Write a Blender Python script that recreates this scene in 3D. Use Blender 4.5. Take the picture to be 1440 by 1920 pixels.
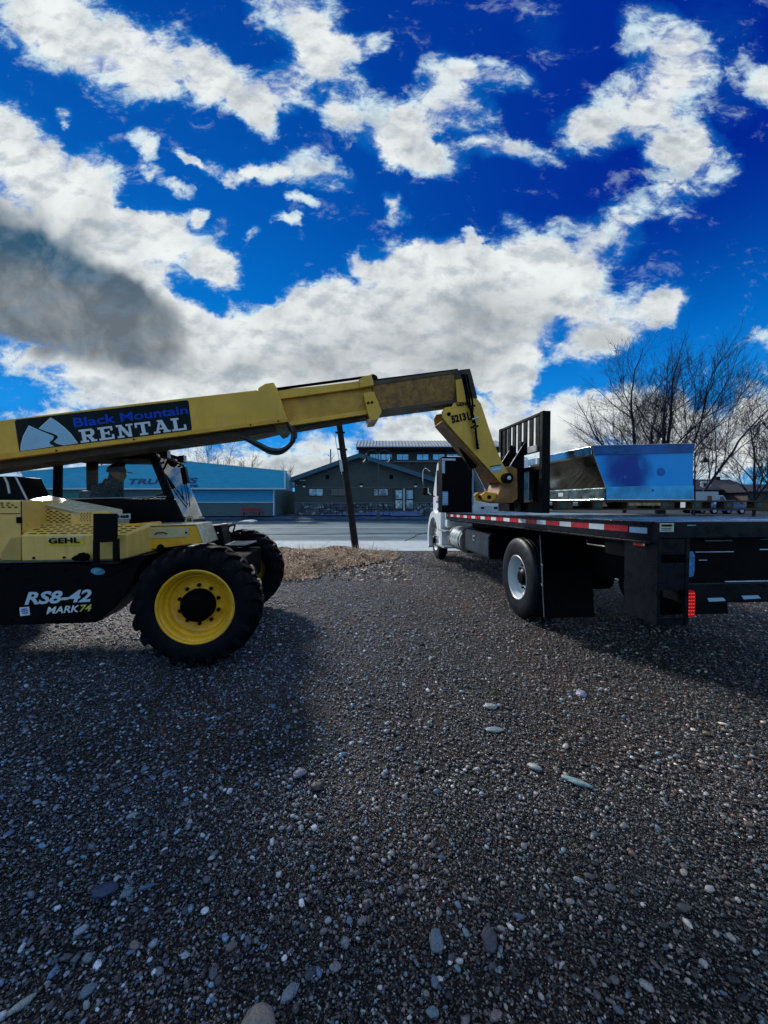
import bpy, bmesh, math, random
import numpy as np
from mathutils import Vector, Matrix, Euler

for o in list(bpy.data.objects):
    bpy.data.objects.remove(o)
SC = bpy.context.scene
COL = SC.collection
rnd = random.Random(7)
R = math.radians

# ------------------------------------------------------------------ camera
HOR = 942.0
H = 1.6
PITCH = math.atan((HOR - 960) / 720.0)          # about 1.4 degrees down
cam_d = bpy.data.cameras.new('camera')
cam_d.sensor_fit = 'HORIZONTAL'
cam_d.sensor_width = 36
cam_d.lens = 18
cam_d.clip_start = 0.05
cam_d.clip_end = 3000
cam = bpy.data.objects.new('camera', cam_d)
cam.location = (0, 0, H)
cam.rotation_euler = (R(90) + PITCH, 0, 0)
COL.objects.link(cam)
SC.camera = cam
CR = Euler((R(90) + PITCH, 0, 0)).to_matrix()
SC.render.resolution_x = 768
SC.render.resolution_y = 1024
SC.view_settings.view_transform = 'Standard'
SC.view_settings.look = 'None'
SC.view_settings.exposure = 0.0
SC.view_settings.gamma = 1.0
SC.cycles.max_bounces = 6
SC.cycles.diffuse_bounces = 2
SC.cycles.glossy_bounces = 3
SC.cycles.transmission_bounces = 4
SC.cycles.transparent_max_bounces = 8
SC.cycles.use_adaptive_sampling = True
SC.cycles.adaptive_threshold = 0.02
SC.cycles.adaptive_min_samples = 16
SC.cycles.caustics_reflective = False
SC.cycles.caustics_refractive = False

# ------------------------------------------------------------------ sun
SUN_AZ = R(-36)      # measured from +Y, negative is towards -X
SUN_EL = R(31)
sun_d = bpy.data.lights.new('sun', 'SUN')
sun_d.energy = 3.9
sun_d.angle = R(8)
sun_d.color = (1.0, 0.93, 0.84)
sun = bpy.data.objects.new('sun', sun_d)
sdir = Vector((math.sin(SUN_AZ) * math.cos(SUN_EL), math.cos(SUN_AZ) * math.cos(SUN_EL), math.sin(SUN_EL)))
sun.rotation_euler = sdir.to_track_quat('Z', 'Y').to_euler()
COL.objects.link(sun)


def ray(px, py):
    return (CR @ Vector(((px - 720) / 720.0, (960 - py) / 720.0, -1.0)))


def at(px, py, Y):
    d = ray(px, py)
    return Vector((0, 0, H)) + d * (Y / d.y)


def ground(px, py, z=0.0):
    d = ray(px, py)
    return Vector((0, 0, H)) + d * ((z - H) / d.z)


# ------------------------------------------------------------------ world: clear sky + clouds, laid out by direction
world = bpy.data.worlds.new('World')
SC.world = world
world.use_nodes = True
world.cycles.sampling_method = 'MANUAL'
world.cycles.sample_map_resolution = 512
nt = world.node_tree
N = nt.nodes
L = nt.links
N.clear()


class G:
    """small helper for building node graphs"""

    def __init__(self, tree):
        self.t = tree

    def node(self, kind, **kw):
        n = self.t.nodes.new(kind)
        for k, v in kw.items():
            setattr(n, k, v)
        return n

    def put(self, sock, v):
        if v is None:
            return
        if isinstance(v, bpy.types.NodeSocket):
            self.t.links.new(v, sock)
        else:
            if hasattr(sock.default_value, '__len__') and len(sock.default_value) == 4 and len(v) == 3:
                v = (*v, 1.0)
            sock.default_value = v

    def math(self, op, a, b=None, c=None, clamp=False):
        n = self.node('ShaderNodeMath', operation=op, use_clamp=clamp)
        self.put(n.inputs[0], a)
        self.put(n.inputs[1], b)
        self.put(n.inputs[2], c)
        return n.outputs[0]

    def mix(self, f, a, b, blend='MIX'):
        n = self.node('ShaderNodeMix', data_type='RGBA', blend_type=blend)
        self.put(n.inputs[0], f)
        self.put(n.inputs[6], a)
        self.put(n.inputs[7], b)
        return n.outputs[2]

    def ramp(self, f, stops, interp='LINEAR'):
        n = self.node('ShaderNodeValToRGB')
        n.color_ramp.interpolation = interp
        e = n.color_ramp.elements
        while len(e) < len(stops):
            e.new(0.5)
        for i, (p, c) in enumerate(stops):
            e[i].position = p
            e[i].color = (*c, 1) if len(c) == 3 else c
        self.put(n.inputs[0], f)
        return n.outputs[0]

    def noise(self, vec, scale, detail=4, rough=0.55, dist=0.0, col=False, dim='3D'):
        n = self.node('ShaderNodeTexNoise', noise_dimensions=dim)
        self.put(n.inputs['Vector'], vec)
        n.inputs['Scale'].default_value = scale
        n.inputs['Detail'].default_value = detail
        n.inputs['Roughness'].default_value = rough
        n.inputs['Distortion'].default_value = dist
        return n.outputs[1 if col else 0]

    def vor(self, vec, scale, feature='F1', out='Distance', rand=1.0):
        n = self.node('ShaderNodeTexVoronoi', feature=feature)
        self.put(n.inputs['Vector'], vec)
        n.inputs['Scale'].default_value = scale
        n.inputs['Randomness'].default_value = rand
        return n.outputs[out]

    def mapping(self, vec, loc=(0, 0, 0), rot=(0, 0, 0), scale=(1, 1, 1), kind='POINT'):
        n = self.node('ShaderNodeMapping', vector_type=kind)
        self.put(n.inputs[0], vec)
        n.inputs[1].default_value = loc
        n.inputs[2].default_value = rot
        n.inputs[3].default_value = scale
        return n.outputs[0]

    def vmath(self, op, a, b=None):
        n = self.node('ShaderNodeVectorMath', operation=op)
        self.put(n.inputs[0], a)
        if b is not None:
            self.put(n.inputs[1], b)
        return n.outputs[0]

    def smooth(self, v, lo, hi, a=0.0, b=1.0):
        n = self.node('ShaderNodeMapRange', interpolation_type='SMOOTHSTEP')
        self.put(n.inputs[0], v)
        n.inputs[1].default_value = lo
        n.inputs[2].default_value = hi
        n.inputs[3].default_value = a
        n.inputs[4].default_value = b
        return n.outputs[0]


g = G(nt)
tc = g.node('ShaderNodeTexCoord')
sep = g.node('ShaderNodeSeparateXYZ')
L.new(tc.outputs['Generated'], sep.inputs[0])
X_, Y_, Z_ = sep.outputs
ysafe = g.math('MAXIMUM', Y_, 0.08)
U_ = g.math('DIVIDE', X_, ysafe)
V_ = g.math('DIVIDE', Z_, ysafe)
cmb = g.node('ShaderNodeCombineXYZ')
L.new(U_, cmb.inputs[0])
L.new(V_, cmb.inputs[1])
UV = cmb.outputs[0]
w1 = g.vmath('SUBTRACT', g.noise(UV, 3.0, 4, 0.6, col=True), (0.5, 0.5, 0.5))
w2 = g.vmath('SUBTRACT', g.noise(UV, 11.0, 4, 0.65, col=True), (0.5, 0.5, 0.5))
WUV = g.vmath('ADD', UV, g.vmath('ADD', g.vmath('MULTIPLY', w1, (0.11, 0.10, 0)), g.vmath('MULTIPLY', w2, (0.085, 0.075, 0))))


def quad(vec):
    """(u*u, u*v, v*v) and (u, v, 1) of a direction, for the ellipses below"""
    sp = g.node('ShaderNodeSeparateXYZ')
    L.new(vec, sp.inputs[0])
    u, v = sp.outputs[0], sp.outputs[1]
    c1 = g.node('ShaderNodeCombineXYZ')
    c2 = g.node('ShaderNodeCombineXYZ')
    L.new(g.math('MULTIPLY', u, u), c1.inputs[0]); L.new(g.math('MULTIPLY', u, v), c1.inputs[1]); L.new(g.math('MULTIPLY', v, v), c1.inputs[2])
    L.new(u, c2.inputs[0]); L.new(v, c2.inputs[1]); c2.inputs[2].default_value = 1.0
    return c1.outputs[0], c2.outputs[0]


def blobs(lst, vec):
    q1, q2 = quad(vec)
    acc = None
    for b in lst:
        cx, cy, rx, ry, ang = b[:5]
        k = b[5] if len(b) > 5 else 1.0
        d = ray(cx, cy)
        u0, v0 = d.x / d.y, d.z / d.y
        rx, ry, t = rx / 720.0, ry / 720.0, -R(ang)
        ca, sa = math.cos(t), math.sin(t)
        A = ca * ca / rx ** 2 + sa * sa / ry ** 2
        B = 2 * ca * sa * (1 / rx ** 2 - 1 / ry ** 2)
        C = sa * sa / rx ** 2 + ca * ca / ry ** 2
        n1 = g.node('ShaderNodeVectorMath', operation='DOT_PRODUCT')
        n2 = g.node('ShaderNodeVectorMath', operation='DOT_PRODUCT')
        L.new(q1, n1.inputs[0]); L.new(q2, n2.inputs[0])
        n1.inputs[1].default_value = (-k * A, -k * B, -k * C)
        n2.inputs[1].default_value = (k * (2 * A * u0 + B * v0), k * (2 * C * v0 + B * u0),
                                      k * (1 - A * u0 * u0 - B * u0 * v0 - C * v0 * v0))
        s = g.math('MAXIMUM', g.math('ADD', n1.outputs['Value'], n2.outputs['Value']), 0.0)
        acc = s if acc is None else g.math('ADD', acc, s)
    return acc

#SKYLISTS
CLOUDS = [
    (60, 40, 150, 80, 25), (180, 85, 180, 90, 30), (320, 110, 170, 85, 25), (440, 165, 130, 60, 35), (480, 215, 70, 40, 40),
    (560, 20, 150, 90, 40), (610, 100, 110, 60, 35), (690, 85, 60, 28, 0), (535, 150, 60, 90, 70),
    (620, 195, 60, 45, 30, .8), (720, 240, 150, 75, 35), (790, 285, 110, 60, 10), (835, 150, 75, 60, 30), (930, 145, 100, 40, 8),
    (880, 215, 75, 60, 0, .8), (1000, 280, 85, 32, 10, .75), (930, 270, 80, 32, 0), (790, 215, 70, 60, 20),
    (1250, 95, 90, 130, -40), (1170, 205, 150, 75, -35), (1095, 235, 75, 55, 0, .85), (1255, 250, 100, 70, 30), (1300, 310, 110, 75, 0),
    (1240, 370, 75, 50, 20, .7), (1175, 385, 55, 50, 20, .5), (1435, 155, 60, 45, 0), (1360, 170, 160, 90, -30, .28), (1330, 60, 130, 110, -40, .3), (1020, 50, 80, 60, 60, .25),
    (270, 268, 55, 34, 50), (360, 290, 40, 18, 35), (395, 310, 60, 22, 20), (455, 325, 40, 22, -20), (505, 318, 55, 26, 5), (590, 325, 100, 52, 22),
    (738, 398, 30, 42, -35), (560, 378, 42, 16, 30), (535, 410, 36, 14, 20), (335, 355, 48, 22, 20), (290, 325, 40, 20, 0), (370, 402, 34, 22, 0),
    (115, 215, 22, 14, 45), (472, 428, 20, 20, 0), (250, 415, 50, 18, 10, .8), (180, 320, 50, 70, -30),
    (20, 270, 160, 85, 35), (110, 350, 190, 75, 42), (200, 440, 170, 60, 42), (340, 465, 130, 75, 25), (410, 510, 60, 50, 45), (300, 440, 60, 50, 0),
    (-20, 400, 240, 60, 40), (120, 460, 260, 70, 38), (260, 560, 260, 70, 36), (20, 520, 330, 150, 20), (150, 600, 330, 110, 15),
    (60, 690, 150, 34, 10, .9), (40, 770, 120, 20, 5, .8), (300, 680, 260, 110, 10), (430, 650, 220, 90, 5), (200, 745, 180, 50, -5), (560, 640, 160, 80, -15),
    (520, 700, 260, 90, 0), (560, 570, 110, 45, -25), (650, 600, 150, 80, 0),
    (760, 545, 190, 110, -10), (840, 500, 120, 60, 0), (900, 545, 240, 120, -8), (720, 640, 260, 110, 0), (1010, 500, 150, 90, -25), (960, 620, 160, 100, 0),
    (640, 730, 240, 50, 0), (860, 660, 160, 80, 0), (1150, 440, 75, 60, -40, .8), (1180, 590, 130, 60, -15), (1260, 575, 60, 40, -10), (1110, 650, 90, 50, -25), (1080, 540, 90, 70, 0),
    (690, 500, 45, 26, 20), (945, 705, 80, 65, 0), (975, 735, 55, 40, 0), (890, 450, 40, 18, 40), (970, 410, 40, 22, 0, .6), (920, 690, 70, 50, 0),
    (1100, 775, 100, 60, 0), (1040, 805, 150, 60, 0), (1190, 770, 120, 70, 0), (740, 800, 100, 42, 0), (800, 830, 170, 60, 0), (910, 800, 160, 60, 0), (860, 765, 70, 40, 0, .7),
    (1330, 800, 200, 80, 0), (1260, 860, 250, 60, 0), (1440, 790, 80, 90, 0), (1430, 640, 50, 30, 0, .7), (1420, 700, 40, 30, 0, .6),
    (380, 860, 200, 60, 5), (560, 870, 160, 40, 0), (610, 830, 60, 26, 0, .8), (120, 890, 250, 60, 0), (1080, 880, 280, 50, 0), (640, 885, 160, 24, 0, .8),
]
SHADE = [
    (0, 490, 330, 150, 30, 1.4), (130, 575, 300, 125, 24, 1.1), (240, 600, 150, 80, 40, .4), (60, 660, 170, 70, 0, .35), (250, 610, 110, 80, 30, .7),
    (850, 600, 300, 100, 0, .42), (960, 590, 170, 80, 0, .22), (690, 690, 300, 80, 0, .42), (560, 700, 160, 50, 0, .25), (880, 700, 150, 60, 0, .3),
    (1190, 620, 120, 35, -10, .4), (1120, 650, 80, 40, -10, .4), (1200, 240, 120, 80, 20, .35), (1060, 830, 120, 30, 0, .25), (400, 700, 130, 40, 0, .3),
    (170, 410, 60, 50, 40, .45), (740, 270, 80, 30, 30, .25),
]
CLOUDS = [(c[0], c[1], c[2] * (.9 if c[1] < 420 and c[0] > 230 else 1), c[3] * (.9 if c[1] < 420 and c[0] > 230 else 1)) + tuple(c[4:]) for c in CLOUDS]
D0 = blobs(CLOUDS, WUV)
SH = blobs(SHADE, g.vmath('ADD', UV, g.vmath('MULTIPLY', w1, (0.17, 0.16, 0))))
TEAL = g.smooth(blobs([(20, 425, 240, 90, 30, 1.0), (190, 500, 170, 60, 38, .8)], g.vmath('ADD', UV, g.vmath('MULTIPLY', w1, (0.3, 0.3, 0)))), 0.0, 1.3)
# fine cloud texture, stretched the way the cloud deck runs
st = g.mapping(UV, rot=(0, 0, R(32)), scale=(1.0, 1.7, 1))
f1 = g.noise(st, 6.5, 9, 0.64, 0.5)
f2 = g.noise(st, 19.0, 7, 0.66, 0.6)
fn = g.math('MULTIPLY_ADD', f2, 0.42, g.math('MULTIPLY', f1, 0.78))
D = g.math('SUBTRACT', g.math('MULTIPLY', g.math('MINIMUM', D0, 1.8), 1.12), g.smooth(fn, 0.42, 0.80, 1.02, -0.30))
# behind the camera and overhead: unseen broken cloud deck added to keep the fill light neutral
zs = g.math('ADD', g.math('MAXIMUM', Z_, 0.0), 0.18)
cb = g.node('ShaderNodeCombineXYZ')
L.new(g.math('DIVIDE', X_, zs), cb.inputs[0])
L.new(g.math('DIVIDE', Y_, zs), cb.inputs[1])
fb = g.math('MULTIPLY', g.math('SUBTRACT', g.noise(cb.outputs[0], 0.9, 8, 0.6, 0.3), 0.5), 3.2)
back = g.smooth(Y_, 0.22, 0.42)
edge = g.math('MAXIMUM', g.smooth(g.math('ABSOLUTE', U_), 1.15, 1.7), g.smooth(V_, 1.4, 2.0))
front = g.math('MULTIPLY', back, g.math('SUBTRACT', 1.0, edge))
DD = g.node('ShaderNodeMix', data_type='FLOAT')
L.new(front, DD.inputs[0]); L.new(g.math('ADD', fb, 0.5), DD.inputs[2]); L.new(D, DD.inputs[3])
D = DD.outputs[0]
alpha = g.math('POWER', g.smooth(D, -0.18, 1.0), 1.3)
core = g.smooth(D, 0.35, 1.15)
core0 = g.smooth(D0, 0.45, 1.2)
soft = g.noise(UV, 6.5, 6, 0.6, 0.3)
shn = g.math('MULTIPLY', g.math('MULTIPLY', g.smooth(SH, 0.0, 1.35), front), g.smooth(soft, 0.25, 0.75, 0.78, 1.1))
cloud = g.ramp(g.math('MULTIPLY', g.smooth(soft, 0.3, 0.75), core), [(0.0, (0.88, 0.92, 0.92)), (0.55, (0.72, 0.76, 0.77)), (1.0, (0.48, 0.53, 0.57))])
cloud = g.mix(g.smooth(D0, 0.55, 1.15), (0.62, 0.80, 0.88), cloud)
cloud = g.mix(g.math('MULTIPLY', shn, core0, clamp=True), cloud, g.mix(g.math('MINIMUM', TEAL, 1.0), (0.135, 0.165, 0.195), (0.025, 0.095, 0.17)))
# billows: compare the cloud texture with itself a step towards the sun
off = g.vmath('ADD', st, (-0.028, 0.030, 0))
fo = g.noise(off, 6.5, 6, 0.60)
fo1 = g.noise(st, 6.5, 6, 0.60)
emb = g.math('MULTIPLY', g.math('SUBTRACT', fo1, fo), 2.8)
lit = g.math('ADD', 0.93, g.math('MULTIPLY', emb, g.smooth(D, 0.3, 1.0)), clamp=True)
lit = g.math('MAXIMUM', lit, 0.55)
cloud = g.mix(lit, (0.16, 0.24, 0.33), cloud)
# Nishita sky carries the gradient; tinted to the deep polarised blue of the photograph
sky = g.node('ShaderNodeTexSky', sky_type='NISHITA')
sky.sun_disc = False
sky.sun_elevation = SUN_EL
sky.sun_rotation = SUN_AZ
sky.altitude = 1500
sky.air_density = 1.0
sky.dust_density = 0.3
sky.ozone_density = 4.0
nish = g.vmath('MULTIPLY', sky.outputs[0], (0.0006, 0.0018, 0.004))
elev = g.math('DIVIDE', Z_, 1.0)
blue = g.ramp(elev, [(0.0, (0.10, 0.42, 0.72)), (0.12, (0.012, 0.29, 0.80)), (0.35, (0.0, 0.185, 0.64)), (0.58, (0.0, 0.098, 0.45)), (0.8, (0.0, 0.045, 0.32))])
side = g.smooth(X_, -0.35, 0.55)
blue = g.mix(g.math('MULTIPLY', side, g.smooth(Z_, 0.2, 0.6)), blue, (0.0, 0.015, 0.28))
skyc = g.vmath('ADD', nish, blue)
halo = g.math('MULTIPLY', g.smooth(g.math('ADD', D0, g.math('MULTIPLY', g.math('SUBTRACT', f1, 0.5), 0.5)), -0.05, 0.75), 0.42)
skyc = g.mix(halo, skyc, (0.004, 0.20, 0.60))
fin = g.mix(alpha, skyc, cloud)
below = g.smooth(Z_, -0.02, 0.0)
fin = g.mix(below, (0.03, 0.03, 0.03), fin)
bg = g.node('ShaderNodeBackground')
L.new(fin, bg.inputs[0])
bg.inputs[1].default_value = 1.0
wo = g.node('ShaderNodeOutputWorld')
L.new(bg.outputs[0], wo.inputs[0])
# ------------------------------------------------------------------ materials
MATS = {}


def mat(name, color, rough=0.5, metal=0.0, var=0.12, vscale=6.0, bump=0.0, bscale=60.0, spec=0.5, coat=0.0,
        dirt=0.0, dirt_col=(0.05, 0.035, 0.02), emit=None, estr=0.0, rvar=0.15, streak=0.0):
    """painted / plain surface with uneven tone, uneven gloss, optional grime patches and grain"""
    if name in MATS:
        return MATS[name]
    m = bpy.data.materials.new(name)
    m.use_nodes = True
    t = m.node_tree
    t.nodes.clear()
    q = G(t)
    out = q.node('ShaderNodeOutputMaterial')
    p = q.node('ShaderNodeBsdfPrincipled')
    t.links.new(p.outputs[0], out.inputs[0])
    co = q.node('ShaderNodeTexCoord').outputs['Object']
    n = q.noise(co, vscale, 5, 0.6)
    lo = tuple(max(0, c * (1 - var)) for c in color)
    hi = tuple(min(1, c * (1 + var)) for c in color)
    c = q.mix(q.smooth(n, 0.3, 0.7), lo, hi)
    if dirt:
        dn = q.noise(co, vscale * 0.7 + 1.3, 8, 0.7, 0.6)
        c = q.mix(q.smooth(dn, 0.52, 0.72, 0, dirt), c, dirt_col)
        if streak:
            sn = q.noise(q.mapping(co, scale=(7, 7, 0.7)), 2.0, 6, 0.65)
            c = q.mix(q.smooth(sn, 0.54, 0.75, 0, streak), c, dirt_col)
            sc = q.noise(q.mapping(co, rot=(0, 0.35, 0), scale=(1.5, 3, 26)), 2.0, 7, 0.75)
            c = q.mix(q.smooth(sc, 0.66, 0.70, 0, streak), c, tuple(min(1, x * 1.3 + 0.02) for x in color))
    q.put(p.inputs['Base Color'], c)
    q.put(p.inputs['Roughness'], q.smooth(q.noise(co, vscale * 2.3, 4), 0.25, 0.75, max(0.03, rough - rvar), min(1, rough + rvar)))
    p.inputs['Metallic'].default_value = metal
    p.inputs['Specular IOR Level'].default_value = spec
    if coat:
        p.inputs['Coat Weight'].default_value = coat
    if emit:
        p.inputs['Emission Color'].default_value = (*emit, 1)
        p.inputs['Emission Strength'].default_value = estr
    if bump:
        b = q.node('ShaderNodeBump')
        b.inputs['Strength'].default_value = bump
        b.inputs['Distance'].default_value = 0.01
        q.put(b.inputs['Height'], q.noise(co, bscale, 4))
        t.links.new(b.outputs[0], p.inputs['Normal'])
    MATS[name] = m
    return m


def glass(name, tint=(0.85, 0.93, 0.95), refl=0.12, lwb=0.12):
    if name in MATS:
        return MATS[name]
    m = bpy.data.materials.new(name)
    m.use_nodes = True
    t = m.node_tree
    t.nodes.clear()
    q = G(t)
    out = q.node('ShaderNodeOutputMaterial')
    tr = q.node('ShaderNodeBsdfTransparent')
    tr.inputs[0].default_value = (*tint, 1)
    gl = q.node('ShaderNodeBsdfGlossy')
    gl.inputs['Roughness'].default_value = 0.02
    lw = q.node('ShaderNodeLayerWeight')
    lw.inputs[0].default_value = lwb
    mx = q.node('ShaderNodeMixShader')
    f = q.math('MULTIPLY_ADD', lw.outputs['Fresnel'], 1.0 - refl, refl, clamp=True)
    q.put(mx.inputs[0], f)
    t.links.new(tr.outputs[0], mx.inputs[1])
    t.links.new(gl.outputs[0], mx.inputs[2])
    t.links.new(mx.outputs[0], out.inputs[0])
    MATS[name] = m
    return m


# ------------------------------------------------------------------ mesh builder
class MB:
    def __init__(self):
        self.v = []
        self.f = []
        self.m = []
        self.mi = 0

    def add(self, vs, fs):
        o = len(self.v)
        self.v += [tuple(x) for x in vs]
        for f in fs:
            self.f.append(tuple(o + i for i in f))
            self.m.append(self.mi)
        return self

    def box(self, a, b, mtx=None):
        x0, y0, z0 = (min(a[i], b[i]) for i in range(3))
        x1, y1, z1 = (max(a[i], b[i]) for i in range(3))
        vs = [Vector(p) for p in ((x0, y0, z0), (x1, y0, z0), (x1, y1, z0), (x0, y1, z0), (x0, y0, z1), (x1, y0, z1), (x1, y1, z1), (x0, y1, z1))]
        if mtx is not None:
            vs = [mtx @ p for p in vs]
        return self.add(vs, [(0, 3, 2, 1), (4, 5, 6, 7), (0, 1, 5, 4), (1, 2, 6, 5), (2, 3, 7, 6), (3, 0, 4, 7)])

    def loft(self, A, B, closed=True):
        """solid between two rings with the same number of points"""
        n = len(A)
        fs = [tuple(reversed(range(n))), tuple(range(n, 2 * n))]
        for i in range(n):
            j = (i + 1) % n
            fs.append((i, j, n + j, n + i))
        return self.add(list(A) + list(B), fs)

    def prism(self, pts, axis, a, b):
        """2D outline extruded along an axis; pts are the two other coordinates in order"""
        def mk(p, t):
            if axis == 'x':
                return (t, p[0], p[1])
            if axis == 'y':
                return (p[0], t, p[1])
            return (p[0], p[1], t)
        return self.loft([mk(p, a) for p in pts], [mk(p, b) for p in pts])

    def tube(self, pts, r, n=8, cap=True, r1=None):
        pts = [Vector(p) for p in pts]
        k = len(pts)
        rings = []
        for i, p in enumerate(pts):
            d = (pts[min(i + 1, k - 1)] - pts[max(i - 1, 0)])
            if d.length < 1e-9:
                d = Vector((0, 0, 1))
            d.normalize()
            up = Vector((0, 0, 1)) if abs(d.z) < 0.9 else Vector((1, 0, 0))
            s = d.cross(up).normalized()
            w = s.cross(d)
            rr = r if r1 is None else r + (r1 - r) * i / max(1, k - 1)
            rings.append([p + (s * math.cos(a) + w * math.sin(a)) * rr for a in (2 * math.pi * j / n for j in range(n))])
        vs = [v for rg in rings for v in rg]
        fs = []
        for i in range(k - 1):
            for j in range(n):
                j2 = (j + 1) % n
                fs.append((i * n + j, i * n + j2, (i + 1) * n + j2, (i + 1) * n + j))
        if cap:
            fs.append(tuple(range(n)))
            fs.append(tuple((k - 1) * n + j for j in reversed(range(n))))
        return self.add(vs, fs)

    def cyl(self, p0, p1, r, n=20, r1=None):
        return self.tube([p0, p1], r, n, True, r1)

    def lathe(self, prof, center, axis='y', n=48):
        """profile of (radius, along) pairs turned about an axis"""
        vs = []
        for (rad, al) in prof:
            for j in range(n):
                a = 2 * math.pi * j / n
                c, s = math.cos(a) * rad, math.sin(a) * rad
                if axis == 'y':
                    vs.append((center[0] + c, center[1] + al, center[2] + s))
                elif axis == 'x':
                    vs.append((center[0] + al, center[1] + c, center[2] + s))
                else:
                    vs.append((center[0] + c, center[1] + s, center[2] + al))
        fs = []
        for i in range(len(prof) - 1):
            for j in range(n):
                j2 = (j + 1) % n
                fs.append((i * n + j, (i + 1) * n + j, (i + 1) * n + j2, i * n + j2))
        return self.add(vs, fs)

    def build(self, name, mats, parent=None, smooth=False, bevel=0.0, seg=2, label=None, angle=35):
        me = bpy.data.meshes.new(name)
        me.from_pydata(self.v, [], self.f)
        if not isinstance(mats, (list, tuple)):
            mats = [mats]
        for m in mats:
            me.materials.append(m)
        if len(mats) > 1:
            me.polygons.foreach_set('material_index', self.m)
        bm = bmesh.new()
        bm.from_mesh(me)
        bmesh.ops.recalc_face_normals(bm, faces=bm.faces)
        bm.to_mesh(me)
        bm.free()
        if smooth:
            me.polygons.foreach_set('use_smooth', [True] * len(me.polygons))
            me.set_sharp_from_angle(angle=R(angle))
        me.update()
        o = bpy.data.objects.new(name, me)
        COL.objects.link(o)
        if parent is not None:
            o.parent = parent
        if bevel:
            b = o.modifiers.new('bevel', 'BEVEL')
            b.width = bevel
            b.segments = seg
            b.limit_method = 'ANGLE'
            b.angle_limit = R(40)
            b.harden_normals = False
        if label:
            o['label'] = label
        return o


def tag(o, label=None, cat=None, group=None, kind=None):
    if label:
        o['label'] = label
    if cat:
        o['category'] = cat
    if group:
        o['group'] = group
    if kind:
        o['kind'] = kind
    return o


def empty(name, mtx=None, label=None, cat=None, group=None):
    o = bpy.data.objects.new(name, None)
    o.empty_display_size = 0.2
    COL.objects.link(o)
    if mtx is not None:
        o.matrix_world = mtx
    return tag(o, label, cat, group)


def copy_tree(o, parent=None):
    c = o.copy()
    COL.objects.link(c)
    if parent is not None:
        c.parent = parent
        c.matrix_parent_inverse = o.matrix_parent_inverse.copy()
    for ch in list(o.children):
        copy_tree(ch, c)
    return c


class Frame:
    """a vehicle's own axes; at(axis, value, px, py) reads where a line of sight meets one of its planes"""

    def __init__(self, origin, yaw):
        self.M = Matrix.Translation(origin) @ Matrix.Rotation(yaw, 4, 'Z')
        self.I = self.M.inverted()

    def at(self, axis, val, px, py):
        o = self.I @ Vector((0, 0, H))
        d = self.I.to_3x3() @ ray(px, py)
        k = (val - o[axis]) / d[axis]
        return o + d * k

    def xz(self, t, pts):
        return [(p.x, p.z) for p in (self.at(1, t, *q) for q in pts)]

    def yz(self, s, pts):
        return [(p.y, p.z) for p in (self.at(0, s, *q) for q in pts)]


def text(name, s, m, parent, p0, p1, h, depth=0.004, face='-y', shear=0.0, bold=0.0, rise=0.0, gap=1.0):
    """lettering as a thin solid: baseline from p0 to p1 (local), cap height h"""
    if s == '|':      # a line of print too small to read: short dashes
        mb = MB()
        p0, p1 = Vector(p0), Vector(p1)
        o_ = {'-y': Vector((0, -depth, 0)), '-x': Vector((-depth, 0, 0)), 'x': Vector((depth, 0, 0))}[face]
        for i in range(4):
            a, b = p0.lerp(p1, i / 4 + .01), p0.lerp(p1, i / 4 + .21)
            q = [a + Vector((0, 0, h * .15)), b + Vector((0, 0, h * .15)), b + Vector((0, 0, h * .85)), a + Vector((0, 0, h * .85))]
            mb.loft(q, [v + o_ for v in q])
        return mb.build(name, m, parent)
    cu = bpy.data.curves.new(name, 'FONT')
    cu.body = s
    cu.size = 1.0
    cu.shear = shear
    cu.offset = bold
    cu.extrude = 0.5
    cu.space_character = gap
    cu.resolution_u = 3
    ob = bpy.data.objects.new(name, cu)
    COL.objects.link(ob)
    dg = bpy.context.evaluated_depsgraph_get()
    me = bpy.data.meshes.new_from_object(ob.evaluated_get(dg))
    bpy.data.objects.remove(ob)
    co = np.empty(len(me.vertices) * 3)
    me.vertices.foreach_get('co', co)
    co = co.reshape(-1, 3)
    x0, x1 = co[:, 0].min(), co[:, 0].max()
    y0, y1 = co[:, 1].min(), co[:, 1].max()
    p0, p1 = Vector(p0), Vector(p1)
    ax = (p1 - p0)
    out_ = {'-y': Vector((0, -1, 0)), '-x': Vector((-1, 0, 0)), 'x': Vector((1, 0, 0))}[face]
    up = ax.cross(out_).normalized() * -1
    if up.z < 0:
        up = -up
    new = []
    for c in co:
        a = (c[0] - x0) / (x1 - x0)
        b = (c[1] - y0) / (y1 - y0)
        new += list(p0 + ax * a + up * (h * b) + out_ * (depth * (c[2] + 0.5)))
    me.vertices.foreach_set('co', new)
    me.materials.clear()
    me.materials.append(m)
    me.update()
    o = bpy.data.objects.new(name, me)
    COL.objects.link(o)
    if parent is not None:
        o.parent = parent
    return o


def circle_pts(cx, cy, r, n=24, a0=0, a1=360):
    return [(cx + r * math.cos(R(a0 + (a1 - a0) * i / (n if a1 - a0 == 360 else n - 1))),
             cy + r * math.sin(R(a0 + (a1 - a0) * i / (n if a1 - a0 == 360 else n - 1)))) for i in range(n)]


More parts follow.
